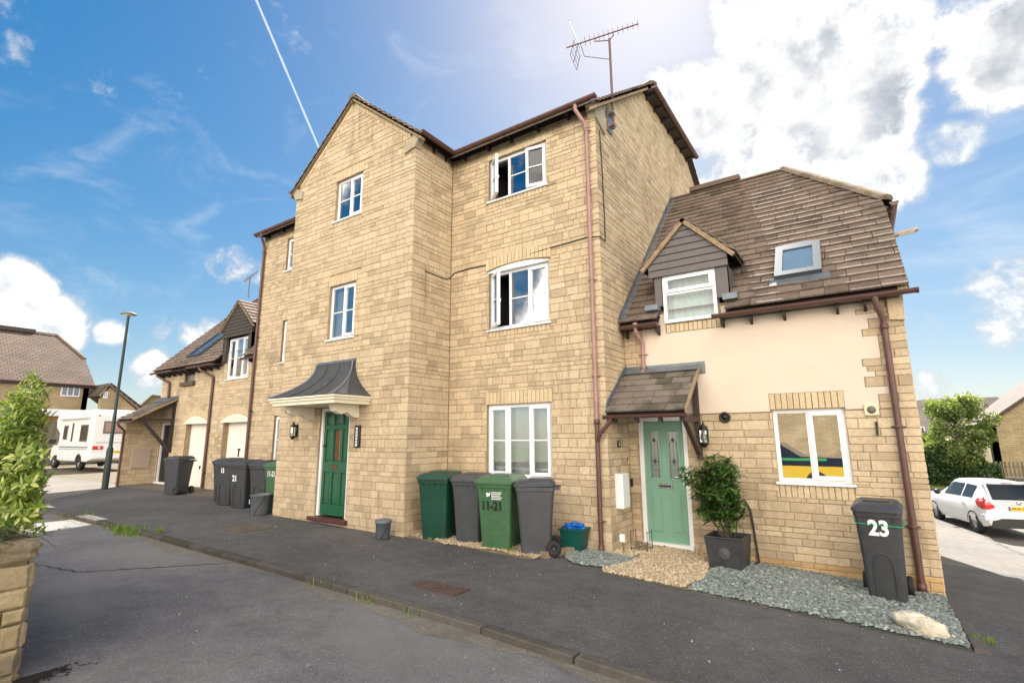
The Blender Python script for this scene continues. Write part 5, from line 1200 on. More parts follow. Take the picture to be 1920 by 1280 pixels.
def edging(label, pts, w, L, h, mat, name='edging', cat='edging', top=.03, tones=(.1,.9), pn='edging_block'):
    root = thing(name, (*pts[0], gz(*pts[0])), label, cat, worldspace=True); segs = []
    for a, b in zip(pts, pts[1:]):
        a, b = Vector(a), Vector(b); n = max(1, round((b-a).length/L)); segs += [(a.lerp(b, i/n), a.lerp(b, (i+1)/n)) for i in range(n)]
    for a, b in segs:
        d = b-a; l_ = d.length; d.normalize(); za, zb_ = gz(a.x,a.y), gz(b.x,b.y); dd = Vector((d.x,d.y,(zb_-za)/l_)).normalized(); F = Fr((a.x,a.y,za+top+random.uniform(-.005,.005)), dd, Vector((-d.y,d.x,0))); F.N = F.U.cross(F.V); m = MB(); m.box(.003, l_-.003, -w/2, w/2, -h, 0, F, bev=.006); m.build(pn, mat, root, tone=random.uniform(*tones))
edging('pale concrete path edging running from the house corner beside the slate bed', [(.60, 7.46), (.62, YR-.02)], .10, .9, .12, KERBM, top=.03)
edging('low concrete edging between the slate chippings and the pavement', [(-1.74, YR-.03), (.56, YR-.03)], .045, .9, .10, KERBM, top=.012)
edging('short row of brown edging bricks beside the rightmost of the four bins', [(-3.72, 6.16), (-3.48, 6.95)], .11, .21, .10, toned('edging_brick', [(.20,.14,.10),(.28,.21,.15),(.24,.17,.12)], grime=(.10,.09,.07)), top=.075, name='brick_edging')
rk = MB(); r = random.Random(5); prof = []
rock = thing('rock', (.235, 6.16, gz(.235,6.16)), 'pale limestone rock lying on the slate chippings at the corner', 'rock', rz=R(-14))
import bmesh
bm = bmesh.new(); bmesh.ops.create_icosphere(bm, subdivisions=4, radius=1)
for v in bm.verts:
    p = v.co.copy(); n1 = noise.noise(p*1.4+Vector((3,1,2)))*.30+noise.noise(p*4)*.09+noise.noise(p*11)*.03; p *= 1+n1; p.z = round(p.z*3.2)/3.2*.35+p.z*.65
    v.co = Vector((p.x*.175, p.y*.125, p.z*.105+.075+p.x*-.015))
me = bpy.data.meshes.new('rock_body'); bm.to_mesh(me); bm.free(); me.materials.append(pm('limestone_rock', (.66,.60,.48), .92, noise_amt=.42, noise_scale=9, bump=1.0, bump_scale=50)); link('rock_body', me, rock)
# covers
def cover(cx, cy, w, l, mat, label, n=1, framem=None, name='manhole_cover'):
    t = thing(name, (cx, cy, gz(cx, cy)), label, 'manhole cover')
    for i in range(n):
        o = (i-(n-1)/2)*(w+.03); m = MB(); m.box(o-w/2, o+w/2, -l/2, l/2, -.02, .006, bev=.003); po_ = m.build('cover', mat, t)
        g = MB()
        for a in range(int(w/.045)):
            for b in range(int(l/.045)): g.box(o-w/2+.02+a*.045, o-w/2+.045+a*.045, -l/2+.02+b*.045, -l/2+.04+b*.045, .006, .009)
        g.build('tread', mat, po_)
    f = MB(); W = w*n+.03*(n-1)
    for q in ((-W/2-.035,-W/2-.005,-l/2-.035,l/2+.035),(W/2+.005,W/2+.035,-l/2-.035,l/2+.035),(-W/2-.005,W/2+.005,-l/2-.035,-l/2-.005),(-W/2-.005,W/2+.005,l/2+.005,l/2+.035)): f.box(*q, -.02, .007)
    f.build('frame', framem or mat, t); return t
CAST = pm('rusty_cast_iron', (.12,.075,.06), .75, metal=.2, noise_amt=.4, noise_scale=20, bump=.4); CONCR = pm('concrete_cover', (.13,.11,.075), .95, noise_amt=.35, noise_scale=6, bump=.5)
p = ground(817,1100); cover(p.x, p.y, .20, .20, CAST, 'row of three small rusty iron covers set in the pavement in front of the bins', n=3)
p = ground(463,990); cover(p.x, p.y, .60, .45, CONCR, 'square brownish cover set in the pavement left of the green door')
# street lamp
p = ground(196,917)
lampp = thing('street_lamp', (p.x, p.y, gz(p.x,p.y)), 'tall slim dark green street lamp post with flat lantern head at the pavement corner', 'street lamp')
LP = pm('lamp_post_green', (.025,.045,.042), .5, metal=.3, noise_amt=.35, noise_scale=6)
m = MB(); m.lathe([(.085,-.1),(.085,1.15),(.07,1.22),(.052,1.25),(.042,3.0),(.036,5.32)], (0,0,0), seg=14); m.build('pole', LP, lampp)
m = MB(); m.box(-.02,.02,-.086,-.083,.35,.75); m.build('inspection_door', LP, lampp)
m = MB(); m.lathe([(.0,5.46),(.10,5.45),(.21,5.40),(.22,5.37),(.05,5.36),(.045,5.28)], (0,0,0), seg=18); m.build('lamp_head', pm('lamp_head_grey', (.16,.17,.17), .5), lampp); m = MB(); m.lathe([(0,5.355),(.14,5.355),(.14,5.345),(0,5.34)], (0,0,0), seg=14); m.build('lamp_lens', MATS['lamp_lens'], lampp)

# tarred joint across the road and a patch line
def strip(name, a, b, w, mat, off):
    a, b = Vector(a), Vector(b); d = (b-a).normalized(); n = Vector((-d.y, d.x)); m = MB(); K = 60; prev = None
    for i in range(K+1):
        p = a.lerp(b, i/K)+n*(.02*math.sin(i*1.7)+random.uniform(-.006,.006)); ww = w*random.uniform(.5,1.4); q = [(p.x-n.x*ww, p.y-n.y*ww, gz(p.x,p.y)+off), (p.x+n.x*ww, p.y+n.y*ww, gz(p.x,p.y)+off)]
        if prev: m.quad(prev[0], q[0], q[1], prev[1])
        prev = q
    return m.build(name, mat, None, kind='structure')
TAR = pm('tar', (.035,.033,.034), .8); g1_, g2x = ground(150,1062), ground(650,1033)
strip('road_joint', (g1_.x, g1_.y), (g2x.x, g2x.y-.02), .012, TAR, -KD+.004); strip('road_joint', (g1_.x, g1_.y), (g1_.x-4, g1_.y-.9), .012, TAR, -KD+.004)
GUT = asphalt('gutter_grit', (.13,.115,.095), (.20,.18,.15), agg=(.36,.33,.28)); 
m = MB(); cols2 = lin(-16, 3, .12); wd = [.16+.07*math.sin(x*1.3)+.05*math.sin(x*3.7+1)+.03*math.sin(x*9) for x in cols2]
for i in range(len(cols2)-1): a, b = cols2[i], cols2[i+1]; m.quad((a, KY-.10-wd[i], gz(a,3)-KD+.003), (b, KY-.10-wd[i+1], gz(b,3)-KD+.003), (b, KY-.06, gz(b,3)-KD+.003), (a, KY-.06, gz(a,3)-KD+.003))
m.build('gutter_strip', GUT, None, kind='structure')
# ---------------------------------------------------------------- TV AERIAL
mb_ = onX(1146,232,XS+.06)
aer = thing('tv_aerial', (XS+.03, mb_.y, mb_.z), 'rooftop television aerial on a steel mast bolted to the gable wall', 'tv aerial', worldspace=True)
m = MB(); mx, my = XS+.10, mb_.y; m.tube([(mx, my, mb_.z-.12), (mx, my, 7.02)], .021, 10); mast = m.build('mast', RUST, aer)
for zz in (mb_.z-.05, mb_.z+.18): MB().box(XS, mx+.03, my-.06, my+.06, zz-.02, zz+.02).build('bracket', GALV, aer)
MB().box(XS+.012, XS+.04, my-.10, my+.10, mb_.z-.16, mb_.z+.26).build('wall_plate', GALV, aer)
A_ = Vector((mx-.62, my-.30, 7.02)); 
r1_, r2_ = ray(1062,90), ray(1197,45)
zb_ = 7.04
e0 = r1_*((my-.12)/r1_.y); e1 = r2_*((my+.12)/r2_.y)
m = MB(); m.tube([e0, e1], .013, 6); boom = m.build('boom', RUST, aer)
bd = (e1-e0).normalized(); sdv = bd.cross(Vector((0,0,1))).normalized(); upv = sdv.cross(bd)
for i in range(12):
    t = .27+.72*i/11; p = e0.lerp(e1, t); MB().tube([p-upv*.075*(1-.03*i)-sdv*.03, p+upv*.075*(1-.03*i)+sdv*.03], .0045, 4).build('director_rod', RUST, boom)
rf = MB(); pb_ = e0.lerp(e1, .17)
for s in (-1, 1):
    tip = pb_+upv*.36*s-bd*.10; rf.tube([pb_+upv*.02*s, tip], .006, 4)
    for k in range(4): q = pb_.lerp(tip, .25+.25*k); rf.tube([q-sdv*.22, q+sdv*.22], .005, 4)
    for q in (-.2,.2): rf.tube([pb_+upv*.08*s+sdv*q-bd*.02, tip+sdv*q], .005, 4)
rf.build('reflector_grid', RUST, aer)
q = Vector((mx, my, 7.02)); cr = MB(); qa, qb = e0.lerp(e1, .42), e0.lerp(e1, .66); cr.tube([qa, qa-upv*.07, q-Vector((0,0,.03)), qb-upv*.07, qb], .010, 6); cr.build('cradle', RUST, aer)
cr = MB(); cr.tube([e0.lerp(e1,.2), e0.lerp(e1,.25)-upv*.30, q-Vector((.1,0,.36)), q-Vector((0,0,.42))], .006, 5); cr.build('cable', CABLE, aer)
# small aerial far left
def small_aerial(p, h, label):
    t = thing('tv_aerial', p, label, 'tv aerial'); m = MB(); m.tube([(0,0,0),(0,0,h)], .02, 6); m.build('mast', RUST, t); m = MB(); m.tube([(-.5,0,h-.1),(.6,0,h+.15)], .014, 5)
    for i in range(7): u = -.35+i*.14; m.tube([(u,-.0,h-.07+i*.03-.12),(u,.0,h-.07+i*.03+.12)], .008, 4)
    m.build('boom', RUST, t)
a1 = onY(465,560,11.1); small_aerial((a1.x, 11.1, zg(11.1)), max(.6, onY(462,522,11.1).z-zg(11.1)), 'thin television aerial above the ridge of the low garage house')

# ---------------------------------------------------------------- WHEELIE BINS
def bin_mesh(mats, w=.50, d=.55, h=.98, lid_open=0):
    pass
BODY_G = pm('grey_bin_plastic', (.026,.029,.034), .48, noise_amt=.2, col2=(.042,.046,.052), noise_scale=9, bump=.12, bump_scale=220); BODY_B = pm('faded_grey_bin', (.040,.044,.052), .55, noise_amt=.3, col2=(.062,.066,.074), noise_scale=7, bump=.12, bump_scale=220)
BODY_DG = pm('dark_green_bin', (.008,.055,.035), .42, noise_amt=.25, noise_scale=3, bump=.12, bump_scale=220); BODY_LG = pm('green_bin', (.038,.105,.045), .45, noise_amt=.2, col2=(.058,.135,.066), noise_scale=7, bump=.12, bump_scale=220); RUB = pm('wheel_rubber', (.012,.012,.012), .75)
LIDG = pm('grey_bin_lid', (.040,.045,.055), .42, noise_amt=.2)
def wheelie(x, y, rz, label, body, w=.50, d=.56, h=.93, lid=None, text_=None, tsize=.17, tz=.62, recess=True, group='wheelie bins', sx=.8, tface='front', tx=0, tmat=None, tie=False):
    t = thing('wheelie_bin', (x, y, gz(x, y)+.005), label, 'wheelie bin', group, rz=rz); lid = lid or body
    b = MB(); wb, db = w*.78, d*.72; n = 7
    def ring(z, ww, dd, cr=.045):
        pts = []; 
        for sx_, sy_, a0 in ((1,-1,-90),(1,1,0),(-1,1,90),(-1,-1,180)):
            for k in range(4): a = R(a0+k*30); pts.append((sx_*(ww/2-cr)+cr*math.cos(a), sy_*(dd/2-cr)+cr*math.sin(a)+(dd-db)*.0, z))
        return pts
    lv = [(0,.96,.96),(.012,1,1),(.25,1.07,1.10),(.6,1.16,1.22),(h-.09,1.25,1.34),(h-.085,1.31,1.40),(h-.03,1.32,1.42)]
    rings = [ring(z, wb*a, db*c) for z, a, c in lv]; k = len(rings[0])
    for i in range(len(rings)-1): b.add(rings[i]+rings[i+1], [(j, (j+1) % k, k+(j+1) % k, k+j) for j in range(k)], smooth=(i not in (4,)))
    b.add(rings[0], [tuple(range(k-1,-1,-1))]); b.add(rings[-1], [tuple(range(k))]); bo = b.build('bin_body', body, t)
    rw, rd = wb*1.32, db*1.42
    # ribs under the rim
    rib = MB()
    for u in (-.3,-.1,.1,.3): rib.add([(u*w-.008,-rd/2+.005,h-.09),(u*w+.008,-rd/2+.005,h-.09),(u*w+.008,-db*1.30/2,h-.15),(u*w-.008,-db*1.30/2,h-.15),(u*w-.008,-db*1.2/2,h-.09),(u*w+.008,-db*1.2/2,h-.09)], [(0,1,2,3),(0,3,4),(1,5,2)])
    rib.build('rim_rib', body, bo)
    if recess:       # raised arch on the front
        yfr = lambda z: -(db*(1+ (z/(h-.09))*.33))/2-.004
        m = MB(); path = [(-wb*.27, z_) for z_ in (.06,.2,.34)]+[(-wb*.24,.42),(-wb*.16,.47),(0,.485),(wb*.16,.47),(wb*.24,.42)]+[(wb*.27, z_) for z_ in (.34,.2,.06)]
        m.tube([(u, yfr(z_), z_) for u, z_ in path], .008, 6); m.build('front_moulding', body, bo)
    # lid
    l = MB(); L0 = [ (rw/2+.012, rd/2+.012, h-.03), (rw/2+.012, rd/2+.012, h+.0), (rw/2-.03, rd/2-.03, h+.035), (rw/2-.06, rd/2-.07, h+.05)]
    rg = [ring(z, a*2, c*2, .05) for a, c, z in L0]
    rg = [[(px, py-.012, pz+(.035 if i > 1 else .012)*(py/rd+.5)) for px, py, pz in g] for i, g in enumerate(rg)]
    for i in range(3): l.add(rg[i]+rg[i+1], [(j, (j+1) % k, k+(j+1) % k, k+j) for j in range(k)], smooth=False)
    l.add(rg[3], [tuple(range(k))]); lo = l.build('lid', lid, t)
    g = MB(); g.box(-rw*.28, rw*.28, -rd*.18, rd*.30, h+.055, h+.078, bev=.012); g.build('lid_ridge', lid, lo)
    hn = MB(); hn.tube([(-rw/2+.03, rd/2+.065, h-.045), (rw/2-.03, rd/2+.065, h-.045)], .015, 8)
    for u in (-rw/2+.05, 0, rw/2-.05): hn.box(u-.015, u+.015, rd/2-.02, rd/2+.065, h-.07, h-.035)
    hn.build('handle', body, t)
    for s in (-1, 1):
        wm = MB(); c = (s*(wb/2+.035), db/2+.055, .10); wm.lathe([(.0,-.022),(.045,-.024),(.05,-.028),(.092,-.028),(.10,-.018),(.10,.018),(.092,.028),(.05,.028),(.045,.024),(0,.022)], c, axis=(1,0,0), seg=20); wo_ = wm.build('wheel', RUB, t)
        MB().lathe([(0,.03*1),(.018,.03),(.02,.024)], c, axis=(s,0,0), seg=10).build('hub', BODY_B, wo_)
    MB().tube([(-wb/2-.03, db/2+.055, .10), (wb/2+.03, db/2+.055, .10)], .012, 6).build('axle', BLACKP, t)
    MB().box(-wb*.42, wb*.42, db/2-.04, db/2+.06, .05, .15).build('axle_housing', body, t)
    if text_:
        slope = (db*.33/2)/(h-.09); zt = tz
        if tface == 'front': yy = -(db/2+slope*zt)-.008; F = Fr((0, yy, zt), (1,0,0), (0,-slope,1)); u = tx
        else: xx = (wb/2+(wb*.25/2)/(h-.09)*zt)+.006; F = Fr((xx, 0, zt), (0,1,0), ((wb*.25/2)/(h-.09),0,1)); u = tx
        text(text_, F, u, 0, .003, tsize, tmat or WHITEL, parent=bo, name='bin_number', bold=.006*tsize/.17, sx=sx)
    if tie:
        zt = h-.16; a, c = wb*1.22/2+.006, db*1.30/2+.008; tm_ = MB(); tm_.tube([(-a-.03,c*.2,zt+.03),(-a,-c*.9,zt+.01),(-a+.02,-c,zt),(a-.02,-c,zt-.012),(a,-c+.02,zt-.012),(a,c,zt)], .006, 5); tm_.build('green_tie', pm('green_string', (.0,.30,.12), .6), bo)
    return t
G4 = 'wheelie bins against the stone wall'
def bx_(px, py): return ground(px, py)
wheelie(-5.66, 6.28, R(14), 'dark green wheelie bin, leftmost of the four bins under the ground floor window', BODY_DG, w=.52, d=.60, h=.93, group=G4, recess=False)
wheelie(-5.08, 6.38, R(12), 'dark grey wheelie bin half hidden between the two green bins', BODY_B, w=.48, d=.56, h=.93, group=G4, recess=False)
wheelie(-4.52, 6.36, R(12), 'mid green wheelie bin numbered 11-21 in black stencil', BODY_LG, w=.56, d=.66, h=.94, text_='11-21', tsize=.17, tz=.60, tx=-.03, tmat=BLACKL, group=G4, recess=False, sx=.85)
wheelie(-3.92, 6.34, R(-62), 'dark grey wheelie bin at the right end of the four, its wheel facing the pavement', BODY_B, w=.46, d=.54, h=.93, lid=LIDG, group=G4, recess=False)
wheelie(.04, 7.22, R(-3), 'grey wheelie bin numbered 23 with green string, beside the corner downpipe', BODY_G, w=.43, d=.50, h=.95, lid=LIDG, text_='23', tsize=.22, tz=.745, tie=True, sx=.86)
G5 = 'wheelie bins in a row left of the green door'
wheelie(-15.65, 6.68, R(-72), 'grey wheelie bin standing alone in front of the left garage door', BODY_G, h=.93)
xs5 = [(-12.85,6.62),(-12.15,6.34),(-11.42,6.28),(-10.72,6.34)]
wheelie(*xs5[0], R(14), 'dark grey wheelie bin at the left end of the row by the garages', BODY_G, group=G5)
wheelie(*xs5[1], R(14), 'dark grey wheelie bin with a small white 13 high on its front', BODY_G, text_='13', tsize=.15, tz=.76, group=G5, sx=.7)
wheelie(*xs5[2], R(14), 'dark grey wheelie bin with a larger white 21 lower down its front', BODY_G, text_='21', tsize=.17, tz=.62, tx=-.06, group=G5, sx=.8)
wheelie(*xs5[3], R(14), 'plain dark grey wheelie bin between the white numbered bins and the light green bin', BODY_G, group=G5)
wheelie(-10.10, 6.32, R(4), 'light green wheelie bin numbered 11-21, partly hidden by the projecting gable wall', BODY_LG, text_='11-21', tsize=.15, tz=.76, group=G5, recess=False, sx=.75)
# white council panel on the 11-21 bin: small white lettering block beside a bird-like mark
b4 = [o for o in bpy.data.objects if o.get('label', '').startswith('mid green wheelie')][0]; bb = [c for c in b4.children if c.name.startswith('bin_body')][0]
Fb = Fr((0,-.312,.745), (1,0,0), (0,-.092,1)); lg = MB()
lg.prism([(-.115,.02),(-.10,.045),(-.075,.03),(-.045,.05),(-.055,.0),(-.10,-.02)], 0, .002, Fb)
for i, (w_, z_) in enumerate(((.13,.045),(.12,.022),(.10,-.001),(.13,-.024),(.12,-.047))): 
    u = -.03
    while u < w_: q = random.uniform(.012,.03); lg.box(u, min(u+q, w_), z_-.006, z_+.006, 0, .002, Fb); u += q+.006
lg.build('council_mark', WHITEL, bb)
# caddies, box, bucket
def caddy(x, y, s, label, body, rz=0, handle=True, lid=True, txt=None):
    t = thing('food_caddy', (x, y, gz(x, y)+.003), label, 'food caddy', rz=rz); m = MB(); m.lathe([(0,0),(.088*s,0),(.092*s,.01),(.105*s,.2*s),(.115*s,.205*s),(.115*s,.22*s)], (0,0,0), seg=24); m.build('caddy_body', body, t)
    if lid: m = MB(); m.lathe([(.118*s,.21*s),(.12*s,.235*s),(.10*s,.25*s),(.0,.252*s)], (0,0,0), seg=24); m.build('lid', body, t)
    if handle: m = MB(); m.tube([(.116*s,-.02,.21*s),(.135*s,-.08*s,.12*s),(.10*s,-.12*s,.03*s),(.08*s,-.11*s,.02*s)], .008, 6); m.build('handle', BLACKP, t)
    return t
p = ground(713,1010); caddy(p.x, p.y+.05, 1.12, 'small grey food caddy with folded handle on the pavement left of the dark green bin', GREYP)
p = ground(479,965); c2_ = caddy(p.x, p.y+.08, 1.75, 'larger grey recycling bucket in front of the bin beside the green bin', pm('mid_grey_bucket', (.13,.15,.17), .5, noise_amt=.2), lid=False)
text('5', Fr((0,-.19,.25), (1,0,0)), -.05, 0, .006, .11, WHITEL, parent=c2_)
p = Vector((-3.52, 6.86, gz(-3.5,6.8)))
bxx = thing('recycling_box', (-3.56, 6.80, gz(-3.56,6.8)), 'dark green recycling box with a blue plastic bag on top, behind the rightmost grey bin', 'recycling box', rz=R(4))
m = MB(); m.add([(-.13,-.12,0),(.13,-.12,0),(.13,.12,0),(-.13,.12,0),(-.17,-.15,.30),(.17,-.15,.30),(.17,.15,.30),(-.17,.15,.30)], [(3,2,1,0),(0,1,5,4),(1,2,6,5),(2,3,7,6),(3,0,4,7)]); m.box(-.185,.185,-.165,.165,.29,.315); m.build('box_body', pm('teal_box', (.0,.06,.05), .45), bxx)
bag = thing('plastic_bag', (-3.56, 6.80, gz(-3.56,6.8)+.31), 'crumpled bright blue plastic bag lying on the recycling box', 'bag'); bm = bmesh.new(); bmesh.ops.create_icosphere(bm, subdivisions=3, radius=1)
for v in bm.verts: q = v.co; k_ = 1+noise.noise(q*2.5+Vector((5,0,0)))*.5+noise.noise(q*7)*.2; v.co = Vector((q.x*.15*k_, q.y*.12*k_, max(-.02, q.z*.055*k_+.02)))
me = bpy.data.meshes.new('bag_body'); bm.to_mesh(me); bm.free(); me.materials.append(pm('blue_bag', (.0,.10,.42), .35)); link('bag_body', me, bag)
# stake light and boot rack at the door
q = onY(1158,1022,7.0); t = thing('stake_light', (-2.93, 7.02, gz(-2.93,7.02)), 'small white garden light on a thin stake beside the downpipe gravel', 'garden light'); m = MB(); m.tube([(0,0,0),(0,0,.17)], .005, 5); m.build('stake', BLACKP, t); m = MB(); m.box(-.035,.035,-.02,.02,.16,.27, bev=.012); m.build('lamp_head', WHITEP, t)
t = thing('boot_rack', (-2.78, 7.35, gz(-2.78,7.35)), 'small black wire boot rack beside the sage green door', 'boot rack'); m = MB()
for x in (-.12,.12):
    m.tube([(x,-.10,0),(x,-.10,.30)], .005, 5); m.tube([(x,.10,0),(x,.10,.30)], .005, 5); m.tube([(x,-.10,.28),(x,.10,.28)], .005, 5)
for y in (-.1,0,.1): m.tube([(-.12,y,.06),(.12,y,.06)], .005, 5); m.tube([(-.12,y,.12),(.12,y,.12)], .004, 5)
m.build('rack_frame', BLACKP, t); m = MB(); m.box(-.14,.14,-.11,.11,.0,.022, bev=.006); m.build('tray', BLACKP, t)

# ---------------------------------------------------------------- LEAVES
def leafmat(name, c0, c1, c2=None, rough=.42, trans=.35):
    m = bpy.data.materials.new(name); m.use_nodes = True; t = m.node_tree; n = t.nodes; l = t.links; p = n['Principled BSDF']; p.inputs['Roughness'].default_value = rough; p.inputs['Specular IOR Level'].default_value = .4
    ao = n.new('ShaderNodeAttribute'); ao.attribute_type = 'OBJECT'; ao.attribute_name = 'tone'; ag = n.new('ShaderNodeAttribute'); ag.attribute_type = 'GEOMETRY'; ag.attribute_name = 'tone'
    ad = n.new('ShaderNodeMath'); ad.operation = 'ADD'; l.new(ao.outputs['Fac'], ad.inputs[0]); l.new(ag.outputs['Fac'], ad.inputs[1])
    r = n.new('ShaderNodeValToRGB'); r.color_ramp.elements[0].color = (*c0,1); r.color_ramp.elements[1].color = (*(c2 or c1),1); e = r.color_ramp.elements.new(.6); e.color = (*c1,1); l.new(ad.outputs[0], r.inputs[0]); l.new(r.outputs[0], p.inputs['Base Color'])
    tr = n.new('ShaderNodeBsdfTranslucent'); mx = n.new('ShaderNodeMixRGB'); mx.blend_type = 'MULTIPLY'; mx.inputs[0].default_value = 1; l.new(r.outputs[0], mx.inputs[1]); mx.inputs[2].default_value = (1.5,1.6,.7,1); l.new(mx.outputs[0], tr.inputs[0])
    ms = n.new('ShaderNodeMixShader'); ms.inputs[0].default_value = trans; o = n['Material Output']; l.new(p.outputs[0], ms.inputs[1]); l.new(tr.outputs[0], ms.inputs[2]); l.new(ms.outputs[0], o.inputs[0]); return m
def leaf_verts(L, W, fold=.25, droop=.25):
    pr = [(0,0),(.25,.8),(.55,1),(.8,.6),(1,0)]; vs = []; 
    for t, w in pr: vs.append((t*L, 0, -droop*L*t*t))
    for s in (1,-1):
        for t, w in pr[1:4]: vs.append((t*L, s*w*W/2, -droop*L*t*t+fold*w*W/2))
    fs = [(0,1,5),(1,2,6,5),(2,3,7,6),(3,4,7),(0,8,1),(1,8,9,2),(2,9,10,3),(3,10,4)]
    return vs, fs
class Leaves:
    def __init__(s, mat, lib=((.09,.03),(.075,.026),(.105,.034)), limit=300): s.m = mat; s.L = []; s.lib = lib; s.limit = limit
    def add(s, p, d, up, k, tone, sc=1.0):
        d = Vector(d).normalized(); y = Vector(up).cross(d)
        if y.length < 1e-3: y = d.orthogonal()
        y.normalize(); z = d.cross(y); s.L.append((Vector(p), d*sc, y*sc, z*sc, k, tone))
    def build(s, parent, loc=Vector((0,0,0))):
        def key(x):
            w = x[0]+loc; q = proj(w)
            return 1e9 if q is None or not (0 < q[0] < 1920 and 0 < q[1] < 1280) else q[2]
        s.L.sort(key=key); M_ = []
        for L, W in s.lib: b = MB(); b.add(*leaf_verts(L, W)); M_.append(b.mesh('leaf', s.m))
        rest = MB()
        for i, (p, d, y, z, k, tone) in enumerate(s.L):
            if i < s.limit: link('leaf', M_[k], parent, Matrix(((d.x,y.x,z.x,p.x),(d.y,y.y,z.y,p.y),(d.z,y.z,z.z,p.z),(0,0,0,1))), tone=tone)
            else: vs, fs = leaf_verts(*s.lib[k]); rest.add([p+d*a+y*b+z*c for a, b, c in vs], fs, tone)
        if rest.v: rest.build('leaf', s.m, parent, kind='stuff')
# planter with shrub
pp = ground(1356,1072); PXc, PYc = -1.66+.05, 7.36
pl_ = thing('planter', (PXc, PYc, gz(PXc,PYc)), 'square black lead-look planter with round rosette on its front', 'planter', rz=R(-3))
PLM = pm('planter_lead', (.022,.024,.028), .45, noise_amt=.5, noise_scale=7, col2=(.045,.048,.052), bump=.4, bump_scale=30)
m = MB(); s0, s1, hh = .19, .225, .39; A = [(-s0,-s0,0),(s0,-s0,0),(s0,s0,0),(-s0,s0,0)]; B_ = [(-s1,-s1,hh),(s1,-s1,hh),(s1,s1,hh),(-s1,s1,hh)]; Ci = [(x*.88,y*.88,hh) for x,y,_ in B_]; Di = [(x*.86,y*.86,hh-.06) for x,y,_ in B_]
m.add(A+B_+Ci+Di, [(3,2,1,0)]+[(i,(i+1)%4,4+(i+1)%4,4+i) for i in range(4)]+[(4+i,4+(i+1)%4,8+(i+1)%4,8+i) for i in range(4)]+[(8+i,8+(i+1)%4,12+(i+1)%4,12+i) for i in range(4)]); m.build('pot', PLM, pl_)
m = MB()
for i in range(4):
    for Z in ((B_, .012), (A, .012)): a, b = Vector(Z[0][i]), Vector(Z[0][(i+1)%4]); m.tube([a, b], Z[1], 6)
    m.tube([A[i], B_[i]], .012, 6)
m.build('rim', PLM, pl_)
Fp = Fr((0,-.210,.20), (1,0,0), (0,-.09,1)); m = MB(); m.lathe([(0,.018),(.02,.02),(.028,.008),(.05,.014),(.058,.004),(.062,.012),(.068,.0)], Fp.P(0,0,0), axis=Fp.N, seg=24); ro_ = m.build('rosette', pm('rosette_lead', (.09,.095,.10), .5, noise_amt=.4, noise_scale=40), pl_)
for i in range(10): a = i*math.pi/5; MB().lathe([(0,.022),(.009,.018),(.012,.008)], Fp.P(.038*math.cos(a), .038*math.sin(a), 0), axis=Fp.N, seg=8).build('petal', MATS['rosette_lead'], ro_)
MB().box(-.19,.19,-.19,.19,hh-.07,hh-.045).build('soil', pm('soil', (.04,.028,.02), .95, bump=1, bump_scale=90), pl_)
sh = thing('shrub', (PXc, PYc, gz(PXc,PYc)+hh-.05), 'leafy evergreen shrub with several thin stems growing in the black planter', 'shrub')
BARK = pm('grey_bark', (.12,.095,.07), .85, noise_amt=.4, noise_scale=30, bump=.4)
LS = Leaves(leafmat('shrub_leaf', (.02,.06,.014), (.055,.14,.028), (.17,.28,.06))); r = random.Random(12); stems = MB()
for k in range(13):
    az_ = r.uniform(0, 6.28); sp = r.uniform(.10,.52); top = r.uniform(.65,1.02); base = Vector((r.uniform(-.06,.06), r.uniform(-.06,.06), 0)); pts = []
    for i in range(9):
        t = i/8; o = sp*(t**.75); pts.append(base+Vector((math.cos(az_)*o+.03*math.sin(t*5+k), math.sin(az_)*o*.75+.03*math.cos(t*4+k), top*t)))
    stems.tube(pts, .009, 5, r1=.003)
    for i in range(3, 9):
        for j in range(5):
            q = pts[i].lerp(pts[i-1], r.random()); a2 = r.uniform(0, 6.28); dr = Vector((math.cos(a2), math.sin(a2), r.uniform(-.1,.9))).normalized(); ln = r.uniform(.06,.17); tip = q+dr*ln; stems.tube([q, tip], .003, 3)
            for h_ in range(r.randint(6, 10)):
                f = r.uniform(.3, 1.0); pp_ = q.lerp(tip, f); a3 = r.uniform(0, 6.28); dl = (dr*.6+Vector((math.cos(a3), math.sin(a3), r.uniform(-.5,.6)))).normalized()
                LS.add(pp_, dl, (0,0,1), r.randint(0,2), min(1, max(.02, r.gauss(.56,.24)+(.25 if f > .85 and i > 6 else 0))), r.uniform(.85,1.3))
stems.build('stem', BARK, sh); LS.build(sh, sh.location)
# black cable / hose by the planter
t = thing('garden_hose', (-1.28, YC-.05, gz(-1.3,7.7)), 'black hose pipe clipped up the stone wall right of the planter', 'hose', worldspace=True)
hz_ = gz(-1.3,7.7); m = MB(); m.tube([(-1.50,YC-.05,-.88),(-1.44,YC-.05,-.86),(-1.38,YC-.04,-.98),(-1.36,YC-.04,-1.2),(-1.33,YC-.04,-1.62),(-1.32,YC-.10,hz_+.05),(-1.36,YC-.2,hz_+.03)], .014, 8); m.build('hose_pipe', CABLE, t)
